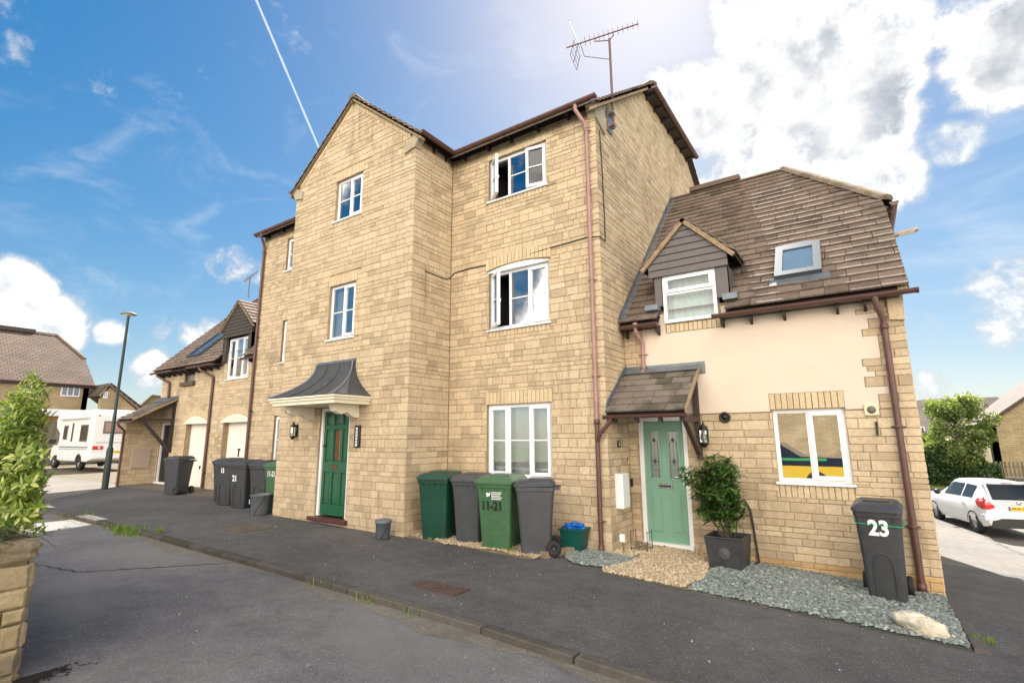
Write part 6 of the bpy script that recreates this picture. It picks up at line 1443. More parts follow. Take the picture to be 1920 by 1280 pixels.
# ---------------------------------------------------------------- LEFT STONE WALL AND BUSH
WX, WY0, WY1 = -4.98, .82, 1.24; gw_ = gz(-5,1)-KD
wl_ = thing('garden_wall', (WX-1.5, WY0, gw_), 'rough low stone wall end with mossy coping in the bottom left corner', 'wall', worldspace=True)
m = MB(); m.box(-9.5, WX-.02, WY0+.02, WY1-.02, gw_-.3, -.84); m.build('wall_core', MORTAR, wl_)
SW = Pieces('stone', OLDSTONE, 300); RW = make_rows(gw_-.05, -.84, (.10,.13,.16), 3)
for F, a, b in ((Fr((WX,0,0), (0,1,0)), WY0, WY1), (Fr((0,WY0,0), (1,0,0)), -9.5, WX), (Fr((0,WY1,0), (-1,0,0)), -WX, 9.5)):
    stone_wall(SW, F, a, b, RW, gw_-.1, -.835, lens=(.14,.2,.22,.3), seed=int(a*7)+90, proud=.03, ch=.018, jit=.006)
SW.build(wl_)
rr = random.Random(8); x = WX+.05
bmC = None
def lumpy(name, mat, parent, loc, size, seed, amp=.25, sub=3, boxy=True, world=True):
    bm = bmesh.new(); bmesh.ops.create_cube(bm, size=2); bmesh.ops.subdivide_edges(bm, edges=bm.edges, cuts=7, use_grid_fill=True)
    for v in bm.verts:
        q = v.co.copy(); L8 = (abs(q.x)**6+abs(q.y)**6+abs(q.z)**6)**(1/6); q = q/L8; n_ = noise.noise(q*1.6+Vector((seed*3.1,seed,0)))*amp+noise.noise(q*5+Vector((seed,0,0)))*amp*.35; q *= 1+n_; v.co = Vector((q.x*size[0], q.y*size[1], q.z*size[2]))+Vector(loc)
    me = bpy.data.meshes.new(name); bm.to_mesh(me); bm.free(); me.materials.append(mat); return link(name, me, parent, tone=random.uniform(.1,.9))
COP = toned('mossy_coping', [(.20,.15,.09),(.30,.235,.15)], grime=(.07,.06,.045), grime_at=(.42,.55), grime_scale=7, moss=((.16,.16,.13), 16, .6), speck=((.10,.09,.03), 9, .6), bump=1.5)
while x > -9.4:
    L = rr.uniform(.28,.42); lumpy('coping_stone', COP, wl_, (x-L/2, (WY0+WY1)/2, -.765), (L/2-.004, .245, .07), rr.random()*9, amp=.13); x -= L
bush = thing('bush', (-6.2, 1.5, gz(-6.2,1.5)), 'sunlit variegated yellow green bush spilling over the stone wall at the left edge', 'bush', worldspace=True)
LB = Leaves(leafmat('variegated_leaf', (.09,.17,.025), (.27,.36,.06), (.66,.64,.30), rough=.4, trans=.4), lib=((.070,.024),(.058,.020),(.088,.028)))
r = random.Random(77); st_ = MB()
def bushhit(p):
    q = proj(p); return q is not None and q[0] < 72+45*math.sin(q[1]*.018+.6)+0 
for k in range(4200):
    c = Vector((-5.75, 1.78, -.15)); d = Vector((r.gauss(0,1), r.gauss(0,1), r.gauss(0,.9))).normalized(); rad = Vector((.85,.62,.84)); sp_ = r.uniform(.35,1.0)**.5; q = c+Vector((d.x*rad.x, d.y*rad.y, d.z*rad.z))*sp_
    if q.z < -.78: continue
    pq = proj(q)
    if pq is None or pq[0] > 78+r.uniform(-30,22) or pq[0] < -160: continue
    dr = (d+Vector((r.uniform(-.4,.4), r.uniform(-.4,.4), .55))).normalized(); tip = q+dr*r.uniform(.14,.26); st_.tube([q-dr*.02, tip], .003, 3, r1=.0012)
    nl = r.randint(9,14)
    for h_ in range(nl):
        f = h_/nl; a3 = h_*2.4; n1 = dr.orthogonal().normalized(); n2 = dr.cross(n1); dl = (n1*math.cos(a3)+n2*math.sin(a3)+dr*.7).normalized()
        LB.add(q.lerp(tip, f), dl, dr, r.randint(0,2), min(1, max(.02, r.gauss(.5,.32))), r.uniform(.7,1.15))
st_.build('twig', BARK, bush); LB.build(bush)
# dark trailing shrub on the wall top
co_ = thing('trailing_plant', (-5.1, 1.1, -.70), 'dark small-leaved cotoneaster twigs trailing over the end of the stone wall', 'plant', worldspace=True)
LC = Leaves(leafmat('small_dark_leaf', (.03,.07,.03), (.07,.13,.055), (.15,.20,.07)), lib=((.028,.014),(.022,.012),(.034,.016))); tw = MB()
for k in range(60):
    q = Vector((WX-.1-r.random()*.75, 1.02+r.uniform(-.15,.15), -.69)); a = r.uniform(-.9,1.1); L = r.uniform(.15,.50); dr = Vector((math.cos(a)*.8, math.sin(a)*.8, r.uniform(.0,.40))); pts = [q+dr*L*t+Vector((0,0,-.22*L*t*t+.02*math.sin(9*t+k))) for t in [i/6 for i in range(7)]]; tw.tube(pts, .003, 3, r1=.0015)
    for i in range(22): t = i/22; p_2 = q+dr*L*t+Vector((0,0,-.22*L*t*t+.02*math.sin(9*t+k))); a3 = i*2.4; LC.add(p_2, (math.cos(a3), math.sin(a3), .4), (0,0,1), r.randint(0,2), r.uniform(.05,1))
tw.build('twig', BARK, co_); LC.build(co_)
# grass tufts along the kerb
def grass(name, pts, mat, h=.10, seed=1):
    r = random.Random(seed); m = MB()
    for x, y, n, sp in pts:
        for i in range(n):
            gx, gy_ = x+r.gauss(0, sp), y+r.gauss(0, sp*.35); z = gz(gx, gy_)-(.06 if gy_ < KY else 0); a = r.uniform(0,6.28); hh_ = h*r.uniform(.4,1.3); w = .004; dx, dy = math.cos(a), math.sin(a); ln = r.uniform(.1,.7)*hh_
            m.add([(gx-dy*w, gy_+dx*w, z), (gx+dy*w, gy_-dx*w, z), (gx+dy*w*.6+dx*ln*.4, gy_-dx*w*.6+dy*ln*.4, z+hh_*.6), (gx-dy*w*.6+dx*ln*.4, gy_+dx*w*.6+dy*ln*.4, z+hh_*.6), (gx+dx*ln, gy_+dy*ln, z+hh_)], [(0,1,2,3),(3,2,4)], tone=r.uniform(.05,1))
    return m.build(name, mat, None, kind='stuff')
GRM = leafmat('grass_blade', (.07,.15,.015), (.14,.24,.03), (.30,.33,.10), trans=.3)
gp = ground(235,990); g2_ = ground(285,1000)
grass('grass_tuft', [(gp.x+.2, KY-.14, 700, .22), (gp.x-.3, KY-.12, 160, .18), (g2_.x, KY+.02, 90, .05), (-4.3, KY-.13, 36, .12), (-3.7, KY-.13, 22, .1), (-5.2, KY-.13, 12, .1), (-12.9, KY-.1, 40, .4)], GRM)
grass('weeds', [(ground(943,1038).x, 6.18, 220, .10), (.66, 6.3, 60, .05), (-4.2, 6.12, 50, .05)], GRM, h=.07, seed=4)
grass('grass', [(x, 37.4+k*.9, 260, .9) for x in range(-2,14) for k in range(5)], GRM, h=.14, seed=9)

# black damp moss at the foot of the stone wall
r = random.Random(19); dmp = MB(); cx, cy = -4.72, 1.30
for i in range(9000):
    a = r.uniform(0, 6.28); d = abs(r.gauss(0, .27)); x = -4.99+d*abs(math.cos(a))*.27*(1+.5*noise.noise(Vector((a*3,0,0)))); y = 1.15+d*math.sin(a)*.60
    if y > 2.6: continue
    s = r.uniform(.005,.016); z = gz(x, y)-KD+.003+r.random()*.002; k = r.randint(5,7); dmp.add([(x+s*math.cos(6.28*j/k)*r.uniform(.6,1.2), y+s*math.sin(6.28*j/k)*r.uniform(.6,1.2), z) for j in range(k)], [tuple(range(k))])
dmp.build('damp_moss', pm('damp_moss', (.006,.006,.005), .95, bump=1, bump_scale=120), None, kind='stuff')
# ---------------------------------------------------------------- WHITE HATCHBACK
WHITECAR = pm('white_car_paint', (.74,.75,.77), .22, coat=.6, noise_amt=.02); TRIM = pm('black_car_trim', (.015,.015,.016), .5); REDL = pm('red_lamp', (.55,.015,.012), .15, coat=.5); REDL2 = pm('red_reflector', (.35,.01,.02), .3); PLATEY = pm('yellow_plate', (.75,.48,.02), .4)
RIM = pm('alloy_rim', (.45,.45,.47), .3, metal=.8)
def loftcar(prof_fn, xs):
    return [prof_fn(x) for x in xs]
cpos = ground(1815,1000)
chead = R(16)                    # heading, + is towards -X
car = thing('car', (cpos.x+.98, cpos.y+.85, gz(cpos.x, cpos.y)), 'white hatchback parked at the kerb, seen from behind at the right edge', 'car', rz=chead)
# local: +Y forward, X right, rear bumper at y = -.85
yr = -.85
def sect(y):
    """half profile points from the sill to the roof centre at distance y from the rear"""
    t = y; Lc = 3.95
    w = .86*(1-.10*max(0,(1-t/.5))**2 if t < .5 else 1)*(1-.14*max(0,(t-3.3)/.65)**2)
    zb = .22+.08*max(0,1-t/.3)
    belt = .97-.05*min(1,t/3)+(0 if t < 3 else -.18*(t-3)); 
    if t < .10: roof = belt+.02
    elif t < .75: roof = belt+(1.47-belt)*math.sin(min(1,(t-.10)/.62)*math.pi/2)**.8
    elif t < 2.0: roof = 1.47+.02*math.sin((t-.75)*2)
    elif t < 2.95: roof = 1.49-(1.49-belt)*((t-2.0)/.95)**1.25
    else: roof = belt+.03*max(0,(3.9-t))
    rw_ = w*.66 if roof > belt+.1 else w*.80
    return [(w*.90, zb), (w*.985, zb+.16), (w, .55), (w*.995, .72), (w*.955, belt), (w*.955+(rw_-w*.955)*.93, belt+(roof-belt)*.88 if roof > belt+.03 else roof-.008), (rw_*.80, roof), (rw_*.4, roof+.012), (0, roof+.016)]
ys = [0,.04,.10,.22,.36,.52,.70,.85,1.05,1.4,1.8,2.05,2.3,2.6,2.9,3.1,3.4,3.7,3.88,3.95]
body = MB(); glassm = MB(); rearg = MB()
S_ = [sect(y) for y in ys]; npf = len(S_[0])
def P3(i, j, s): return Vector((s*S_[i][j][0], yr+ys[i], S_[i][j][1]))
for i in range(len(ys)-1):
    for j in range(npf-1):
        for s in (-1, 1):
            q = [P3(i,j,s), P3(i+1,j,s), P3(i+1,j+1,s), P3(i,j+1,s)]
            if s > 0: q = q[::-1]
            ym = (ys[i]+ys[i+1])/2
            (body).add(q, [(0,1,2,3)], smooth=True)
# rear face
rf_ = [P3(0,j,1) for j in range(npf)]+[P3(0,j,-1) for j in range(npf-2,-1,-1)]; body.add(rf_, [tuple(range(len(rf_)-1,-1,-1))]); ff = [P3(len(ys)-1,j,1) for j in range(npf)]+[P3(len(ys)-1,j,-1) for j in range(npf-2,-1,-1)]; body.add(ff, [tuple(range(len(ff)))])
bmc = body.mesh('car_body', WHITECAR)
bmm = bmesh.new(); bmm.from_mesh(bmc); bmesh.ops.remove_doubles(bmm, verts=bmm.verts, dist=.0008); bmesh.ops.recalc_face_normals(bmm, faces=bmm.faces); bmm.to_mesh(bmc); bmm.free()
cb_ = link('car_body', bmc, car)
def surf(y, f, s, off=.008):
    """point on the side glass band: f 0 at the belt, 1 at the roof edge"""
    a = sect(y)[4]; b = sect(y)[5]; return Vector((s*(a[0]+(b[0]-a[0])*f+off), yr+y, a[1]+(b[1]-a[1])*f))
for s in (-1, 1):
    for ya, yb_, nm in ((.62,1.22,'rear_side_window'),(1.30,2.35,'front_side_window')):
        m = MB(); n = 8
        for i in range(n):
            y0, y1 = ya+(yb_-ya)*i/n, ya+(yb_-ya)*(i+1)/n; f0 = .12; g0, g1 = .90, .90
            m.quad(surf(y0,.10,s,.01), surf(y1,.10,s,.01), surf(y1,g1,s,.01), surf(y0,g0,s,.01))
        m.build('side_window', pm('dark_car_window', (.012,.016,.018), .12, spec=.35), car)
    # rear lamp: tall wedge wrapping the corner
    m = MB(); Lz = [(.74,.10,.70),(.80,.26,.56),(.87,.34,.60),(.94,.36,.66),(1.00,.34,.72),(1.06,.28,.76)]
    def bx2(y, z):
        P_ = sect(y)
        for a, b in zip(P_, P_[1:]):
            if a[1] <= z <= b[1]: return a[0]+(b[0]-a[0])*(z-a[1])/max(1e-5, b[1]-a[1])
        return P_[4][0]-.02
    rows_ = []
    for z, ys_, xr2 in Lz:
        xc = bx2(.06, min(z,.95)); row = [Vector((s*(bx2(ys_*f_+.03, z)+.014), yr+.03+ys_*f_, z)) for f_ in (1,.66,.33)]+[Vector((s*(xc+.012), yr+.0+max(0,z-.9)*.5, z)), Vector((s*(xc*.5+xr2*.5), yr-.03+max(0,z-.9)*.6, z)), Vector((s*xr2, yr-.034+max(0,z-.9)*.6, z))]; rows_.append(row)
    for A, B_ in zip(rows_, rows_[1:]):
        for k in range(5): m.quad(A[k], A[k+1], B_[k+1], B_[k])
    m.build('tail_light', REDL, car)
    MB().box(s*.62-.13, s*.62+.13, yr-.02, yr+.02, .44, .485).build('rear_reflector', REDL2, car)
    # wheels and arches
    for wy in (.62, 3.11):
        c = Vector((s*.76, yr+wy, .30)); m = MB(); m.lathe([(.17,-.09),(.27,-.095),(.30,-.075),(.30,.075),(.27,.095),(.20,.09)], c, axis=(1,0,0), seg=28); w_o = m.build('wheel', RUB, car)
        m = MB(); m.lathe([(0,.075),(.04,.08),(.05,.05),(.19,.06),(.205,.095),(.21,.05)], c, axis=(s,0,0), seg=28)
        for k in range(10): a = k*math.pi/5; d = Vector((0, math.cos(a), math.sin(a))); m.tube([c+Vector((s*.07,0,0))+d*.03, c+Vector((s*.075,0,0))+d*.19], .014, 5)
        m.build('rim', RIM, w_o)
        m = MB(); n = 14; A = []; 
        for k in range(n+1): a = math.pi*k/n; A.append((math.cos(a), math.sin(a)))
        for k in range(n): 
            (c0, s0), (c1, s1) = A[k], A[k+1]; x = s*(.868 if wy > 1 else .866)
            q = [Vector((x, c.y+c0*.335, .30+s0*.335)), Vector((x, c.y+c1*.335, .30+s1*.335)), Vector((x, c.y+c1*.30, .30+s1*.30)), Vector((x, c.y+c0*.30, .30+s0*.30))]
            m.quad(*q)
        m.build('wheel_arch', TRIM, car)
    m = MB(); m.lathe([(0,-.05),(.07,-.045),(.09,0),(.07,.07),(0,.09)], (s*.97, yr+2.42, 1.0), axis=(0,1,0), seg=12); m.tube([(s*.86, yr+2.44, .96), (s*.95, yr+2.42, .98)], .02, 6); m.build('wing_mirror', TRIM, car)
    m = MB(); m.box(s*.855-.012, s*.855+.012, yr+1.02, yr+1.20, .80, .83); m.build('door_handle', WHITECAR, car)
# rear screen
m = MB(); n = 10
def rs(u, f, off=.012): 
    y = .13+.50*f; p = sect(y); r_ = p[6][1]+.012; w = (.80-.06*f)*.86*(1-.10*f); z = 1.02+(1.42-1.02)*f; yy = yr+.02+.44*f-.03*math.cos(u*1.2); return Vector((u*w*(.86), yy-off-.02, z))
for i in range(n):
    for k in range(5): m.quad(rs(-1+2*i/n,k/5), rs(-1+2*(i+1)/n,k/5), rs(-1+2*(i+1)/n,(k+1)/5), rs(-1+2*i/n,(k+1)/5))
hb = MB()
for i in range(n):
    for k in range(6): f0, f1 = -.12+k*.21, -.12+(k+1)*.21; hb.quad(rs((-1+2*i/n)*1.1,f0,-.02), rs((-1+2*(i+1)/n)*1.1,f0,-.02), rs((-1+2*(i+1)/n)*1.1,f1,-.02), rs((-1+2*i/n)*1.1,f1,-.02))
hb.build('tailgate', WHITECAR, car); m.build('rear_window', MATS['dark_car_window'], car)
m = MB(); m.tube([(.0, yr-.035, 1.03), (.12, yr-.02, 1.06), (.42, yr+.0, 1.09)], .010, 5); m.build('rear_wiper', TRIM, car)
m = MB(); m.box(-.60,.60, yr+.42, yr+.62, 1.435, 1.475, bev=.015); m.build('roof_spoiler', WHITECAR, car); MB().box(-.13,.13, yr+.415, yr+.425, 1.44, 1.46).build('brake_light', REDL2, car)
m = MB(); m.prism([(-.72,.24),(.72,.24),(.66,.42),(.45,.50),(-.45,.50),(-.66,.42)], .0, .05, Fr((0,yr+.0,0), (1,0,0))); m.build('bumper_insert', TRIM, car)
m = MB(); m.box(-.84,.84, yr-.03, yr+.2, .42,.62, bev=.03); m.build('rear_bumper', WHITECAR, car)
Fpl = Fr((0, yr-.035, .78), (1,0,0)); m = MB(); m.box(-.26,.26,-.056,.056,0,.012,Fpl); plo = m.build('number_plate', PLATEY, car); MB().box(-.26,-.225,-.056,.056,.012,.0135,Fpl).build('plate_band', pm('plate_blue', (.01,.08,.5), .4), plo); text('AK65 OYZ', Fpl, .018, 0, .0125, .085, BLACKL, parent=plo, bold=.002, sx=1.12)
m = MB(); m.lathe([(0,.0),(.055,.0),(.055,.008),(0,.010)], (0, yr-.012, .93), axis=(0,-1,0), seg=20); m.build('badge', CHROME, car); MB().box(-.36,.36, yr-.018, yr, .885, .90).build('tailgate_strip', CHROME, car)
m = MB(); m.tube([(-.1, yr+1.2, 1.47), (-.1, yr+.95, 1.68)], .006, 5); m.build('antenna', TRIM, car)

# ---------------------------------------------------------------- MOTORHOME
MHW = pm('motorhome_white', (.76,.76,.76), .3, noise_amt=.03, coat=.2); MHG = pm('motorhome_stripe', (.17,.22,.21), .4); MHWIN = pm('motorhome_window', (.05,.045,.03), .12, coat=.4); MHWP = pm('motorhome_rear_window', (.33,.21,.19), .2, coat=.4); GRF = pm('window_rim_grey', (.13,.13,.13), .5)
q = ground(137,881)
mh = thing('motorhome', (-31.0, 10.05, gz(-31,10)), 'white coachbuilt motorhome with grey stripe parked on the gravel drive beyond the lamp post', 'motorhome', worldspace=True)
g0 = gz(-31,10); xr_, y0m, y1m = -29.7, 8.82, 11.02; H = 2.85; Lm = 5.7
m = MB(); prof = [(xr_, .50), (xr_, 2.60), (xr_-.12, 2.80), (xr_-.30, H), (xr_-4.3, H), (xr_-5.0, H-.02), (xr_-5.35, 2.5), (xr_-5.2, 2.05), (xr_-4.6, 1.75), (xr_-4.5, .45), (xr_-4.2,.40), (xr_-.4,.40)]
FM = Fr((0, y0m, g0), (1,0,0)); m.prism([(x, z) for x, z in prof][::-1], -(y1m-y0m), 0, FM); body = m.mesh('coach_body', MHW)
bmm = bmesh.new(); bmm.from_mesh(body); bmesh.ops.recalc_face_normals(bmm, faces=bmm.faces); bmesh.ops.bevel(bmm, geom=[e for e in bmm.edges if e.calc_length() > .25], offset=.07, segments=3, affect='EDGES', profile=.5); bmm.to_mesh(body); bmm.free(); link('coach_body', body, mh)
m = MB(); m.box(xr_-6.1, xr_-4.4, y0m+.15, y1m-.15, g0+.35, g0+1.15, bev=.06); m.add([(xr_-4.5, y0m+.18, g0+1.12), (xr_-4.5, y1m-.18, g0+1.12), (xr_-4.6, y1m-.22, g0+1.85), (xr_-4.6, y0m+.22, g0+1.85), (xr_-5.55, y0m+.20, g0+1.12), (xr_-5.55, y1m-.20, g0+1.12), (xr_-5.1, y1m-.24, g0+1.85), (xr_-5.1, y0m+.24, g0+1.85)], [(0,1,2,3),(4,7,6,5),(0,3,7,4),(1,5,6,2)]); m.build('cab', MHW, mh)
def mwin(x0, x1, z0, z1, mat=MHWIN):
    r_ = .06; o = MB(); o.box(x0, x1, z0, z1, .0, .02, FM, bev=.015); w_ = o.build('window', GRF, mh); o = MB(); o.box(x0+.05, x1-.05, z0+.05, z1-.05, .02, .026, FM, bev=.004); o.build('pane', mat, w_)
mwin(xr_-3.95, xr_-3.35, 1.45, 2.15); mwin(xr_-1.55, xr_-.55, 1.35, 2.15); 
MB().box(xr_-2.75, xr_-2.55, 1.35, 2.25, .0, .02, FM, bev=.005).build('door_window', MHWIN, mh)
MB().box(xr_-4.4, xr_-.5, 2.42, 2.52, .0, .10, FM, bev=.02).build('awning_rail', pm('awning_grey', (.50,.50,.50), .5), mh)
MB().box(xr_-4.4, xr_-.35, 1.05, 1.12, .0, .004, FM).build('stripe', MHG, mh); MB().box(xr_-4.4, xr_-.35, .97, 1.0, .0, .004, FM).build('stripe', MHG, mh)
for x, z, w, h in ((-3.9,.62,.5,.32),(-1.3,.68,.55,.26)): MB().box(xr_+x, xr_+x+w, z, z+h, .0, .012, FM, bev=.004).build('hatch', MHW, mh)
FRr = Fr((xr_, -.13, g0), (0,1,0)); 
o = MB(); o.box(9.35, 10.75, 1.72, 2.30, .0, .03, FRr, bev=.03); rw_ = o.build('window', GRF, mh); o = MB(); o.box(9.42, 10.68, 1.79, 2.23, .03, .036, FRr, bev=.004); o.build('pane', MHWP, rw_)
for y in (9.02, 10.75):
    o = MB(); o.box(y, y+.42, .98, 1.14, .0, .03, FRr, bev=.02); tl = o.build('tail_light', REDL, mh); MB().lathe([(0,.036),(.05,.034),(.055,.0)], FRr.P(y+.26 if y < 10 else y+.1, 1.06, 0), axis=(1,0,0), seg=14).build('lamp', WHITEP, tl)
MB().box(9.0, 11.1, .55, .72, .0, .10, FRr, bev=.03).build('rear_bumper', MHW, mh); MB().box(9.15, 10.95, 1.28, 1.31, .0, .004, FRr).build('stripe', MHG, mh)
o = MB(); o.box(9.85, 10.37, .80, .91, .0, .015, FRr); pl2 = o.build('number_plate', PLATEY, mh); text('AU06 EHX', FRr, 10.11, .855, .016, .085, BLACKL, parent=pl2)
for y in (9.15, 10.95): MB().lathe([(0,.02),(.035,.015),(.04,.0)], FRr.P(y, 2.55, 0), axis=(1,0,0), seg=10).build('marker_light', REDL2, mh)
for x in (xr_-1.35, xr_-5.05):
    for y in (y0m+.13, y1m-.13):
        o = MB(); c = (x, y, g0+.33); o.lathe([(.16,-.10),(.30,-.10),(.33,-.08),(.33,.08),(.30,.10),(.16,.10)], c, axis=(0,1,0), seg=20); w_ = o.build('wheel', RUB, mh); o = MB(); o.lathe([(0,.09),(.06,.10),(.07,.06),(.17,.08),(.18,.10)], c, axis=(0,-1,0), seg=16); o.build('wheel_trim', RIM, w_)
o = MB(); pts = [(xr_-1.35+.42*math.cos(a*math.pi/10), .42+.36*math.sin(a*math.pi/10)) for a in range(11)]; o.prism([(xr_-.93,.39)]+pts+[(xr_-1.77,.39)], .001, .012, FM); o.build('wheel_arch', TRIM, mh)
o = MB(); o.box(xr_-5.4, xr_-5.3, y0m-.18, y0m+.1, g0+1.25, g0+1.5, bev=.02); o.build('wing_mirror', TRIM, mh)

# ---------------------------------------------------------------- FAR BUILDINGS
def cmat(name, base, row, colx=(0,0), strength=.35, per=.19, dark=.45, tint2=None):
    """far surfaces whose courses are too small to build: procedural rows"""
    m = bpy.data.materials.new(name); m.use_nodes = True; t = m.node_tree; n = t.nodes; l = t.links; p = n['Principled BSDF']; p.inputs['Roughness'].default_value = .92
    uv = n.new('ShaderNodeAttribute'); uv.attribute_name = 'fuv'
    br = n.new('ShaderNodeTexBrick'); br.inputs['Scale'].default_value = 1; br.inputs['Brick Width'].default_value = row[0]; br.inputs['Row Height'].default_value = row[1]; br.inputs['Mortar Size'].default_value = row[2]; br.inputs['Bias'].default_value = 0
    br.inputs['Color1'].default_value = (*base, 1); br.inputs['Color2'].default_value = (*(tint2 or tuple(c*.7 for c in base)), 1); br.inputs['Mortar'].default_value = (*tuple(c*dark for c in base), 1); l.new(uv.outputs['Vector'], br.inputs['Vector'])
    nz = n.new('ShaderNodeTexNoise'); nz.inputs['Scale'].default_value = .7; nz.inputs['Detail'].default_value = 7; g = n.new('ShaderNodeNewGeometry'); l.new(g.outputs['Position'], nz.inputs['Vector']); mr = n.new('ShaderNodeMapRange'); mr.inputs[1].default_value = .3; mr.inputs[2].default_value = .7; mr.inputs[3].default_value = .72; mr.inputs[4].default_value = 1.2; l.new(nz.outputs[0], mr.inputs[0])
    mx = n.new('ShaderNodeMixRGB'); mx.blend_type = 'MULTIPLY'; mx.inputs[0].default_value = 1; l.new(br.outputs[0], mx.inputs[1]); l.new(mr.outputs[0], mx.inputs[2]); l.new(mx.outputs[0], p.inputs['Base Color'])
    bp = n.new('ShaderNodeBump'); bp.inputs['Strength'].default_value = .6; bp.inputs['Distance'].default_value = .03; l.new(br.outputs['Fac'], bp.inputs['Height']); bp.invert = True; l.new(bp.outputs[0], p.inputs['Normal']); return m
FSTONE = cmat('far_stone', (.33,.245,.14), (.42,.13,.010), dark=.75, tint2=(.40,.31,.19)); FTILE = cmat('far_tile', (.085,.060,.047), (.33,.20,.028), dark=.45, tint2=(.115,.083,.066)); FTILE2 = cmat('far_tile_grey', (.13,.105,.092), (.33,.20,.02), dark=.6, tint2=(.16,.13,.115))
def facet(name, mat, F, poly, parent, th=.10, nn=0):
    m = MB(); k = len(poly); m.prism(poly, nn-th, nn, F); me = m.mesh(name, mat); a = me.attributes.new('fuv', 'FLOAT_VECTOR', 'POINT')
    for i, v in enumerate(me.vertices): u_, v_ = poly[i % k]; a.data[i].vector = (u_, v_, 0)
    return link(name, me, parent)
def fwin(parent, F, u0, u1, z0, z1, n=3, nn=.0):
    m = MB(); m.box(u0, u1, z0, z1, nn, nn+.03, F); w = m.build('window', UPVC, parent); W = (u1-u0-.06)/n
    for i in range(n): MB().box(u0+.06+i*W, u0+i*W+W, z0+.07, z1-.07, nn+.03, nn+.036, F).build('pane', pm('far_pane', (.10,.13,.17), .08, coat=.6), w)
# left: long roof house, facing +X
lh = thing('stone_house', (-43.5, 5, gz(-43,5)), 'stone house with big brown tiled half hipped roof behind the motorhome', 'building', worldspace=True)
XH = -43.0; FH_ = Fr((XH,0,0), (0,1,0)); yN = onX(180,720,XH+.3).y; ez = 3.72; ridz = 7.4; dep = 4.3
facet('wall', FSTONE, FH_, [(-12,-1.6),(yN-.25,-1.6),(yN-.25,ez),(-12,ez)], lh, th=.3)
FHn = Fr((0,yN-.25,0), (-1,0,0)); facet('wall', FSTONE, FHn, [(-XH,-1.6),(-XH+2*dep,-1.6),(-XH+2*dep,ez),(-XH+dep*1.4,ez+2),(-XH+dep*.6,ez+2),(-XH,ez)], lh, th=.3)
sl_ = math.hypot(dep+.3, ridz-ez+.27); FRh = Fr((XH+.3,0,ez-.15), (0,1,0), (-(dep+.3),0,ridz-ez+.15)); ry = onX(105,637,XH-dep).y
facet('roof', FTILE, FRh, [(-12.5,0),(yN,0),(yN-.10,sl_*.54),(ry,sl_),(-12.5,sl_)], lh, th=.12)
FRh2 = Fr((XH-2*dep-.3,0,ez-.15), (0,-1,0), ((dep+.3),0,ridz-ez+.15)); facet('roof', FTILE, FRh2, [(-yN,0),(12.5,0),(12.5,sl_),(-ry,sl_),(-yN+.1,sl_*.54)], lh, th=.12)
Pa, Pb, Pc = FRh.P(yN-.1, sl_*.54), FRh2.P(-yN+.1, sl_*.54), FRh.P(ry, sl_); m = MB(); m.add([Pa, Pb, Pc], [(0,1,2)]); m.build('roof_hip', pm('hip_tile_far', (.16,.115,.09), .9, noise_amt=.3), lh)
for a, b in ((Pa, Pc), (Pc, FRh.P(-12.5, sl_))): m = MB(); m.tube([a, b], .10, 8); m.build('ridge', pm('ridge_far', (.15,.11,.085), .9, noise_amt=.4, noise_scale=3), lh)
m = MB(); a = FRh.P(ry-2.2, sl_); m.box(a.x-.3, a.x+.3, a.y-1.0, a.y+1.0, a.z-.1, a.z+.17); m.build('ridge_vent', pm('vent_far', (.06,.045,.04), .8), lh)
wa, wb2 = onX(113,742,XH+.05), onX(152,722,XH+.05); fwin(lh, FH_, wa.y, wb2.y, wa.z, wb2.z+.05, 3)
wa, wb2 = onX(44,735,XH+.05), onX(62,718,XH+.05); fwin(lh, FH_, wa.y, wb2.y, wa.z, wb2.z, 2)
m = MB(); m.box(XH, XH+.3, -12, yN, ez-.30, ez-.18); m.build('soffit', BLACKW, lh); m = MB(); m.tube([(XH+.36,-12,ez-.12),(XH+.36,yN,ez-.12)], .06, 6); m.build('gutter', BROWNP, lh)
# small gabled wing to its right, facing +X
sg_ = thing('gabled_cottage', (-41, 15, gz(-41,15)), 'small stone gable with one little white window right of the big roof', 'building', worldspace=True)
XK = -41.5; FK = Fr((XK,0,0), (0,1,0)); ap = onX(200,722,XK); l0 = onX(172,760,XK); rr0 = onX(258,770,XK); 
facet('wall', FSTONE, FK, [(yN-.0,-1.6),(rr0.y,-1.6),(rr0.y,rr0.z),(ap.y+.2,ap.z-.1),(yN,ap.z-.9)], sg_, th=.3)
FRk = Fr((XK+.2, ap.y+.1, ap.z+.05), (-1,0,0), (0, rr0.y+.6-ap.y, rr0.z-.35-ap.z)); L_ = math.hypot(rr0.y+.5-ap.y, rr0.z-.35-ap.z); facet('roof', FTILE, FRk, [(0,0),(6,0),(6,L_),(0,L_)][::-1], sg_, th=.15)
m = MB(); m.tube([(XK+.12, yN-.1, ap.z-.75), (XK+.12, ap.y+.1, ap.z+.05), (XK+.12, rr0.y+.6, rr0.z-.3)], .09, 6); m.build('verge', pm('far_verge', (.20,.14,.10), .9), sg_)
FRk = Fr((XK+.15, yN-.2, ap.z-.8), (-1,0,0), (-.01, ap.y+.1-yN+.2, .85)); L_ = math.hypot(ap.y+.3-yN, .85); facet('roof', FTILE, FRk, [(0,0),(0,L_),(5,L_),(5,0)], sg_, th=.1)
wa, wb2 = onX(193,746,XK+.05), onX(203,734,XK+.05); fwin(sg_, FK, wa.y, wb2.y, wa.z, wb2.z, 2)
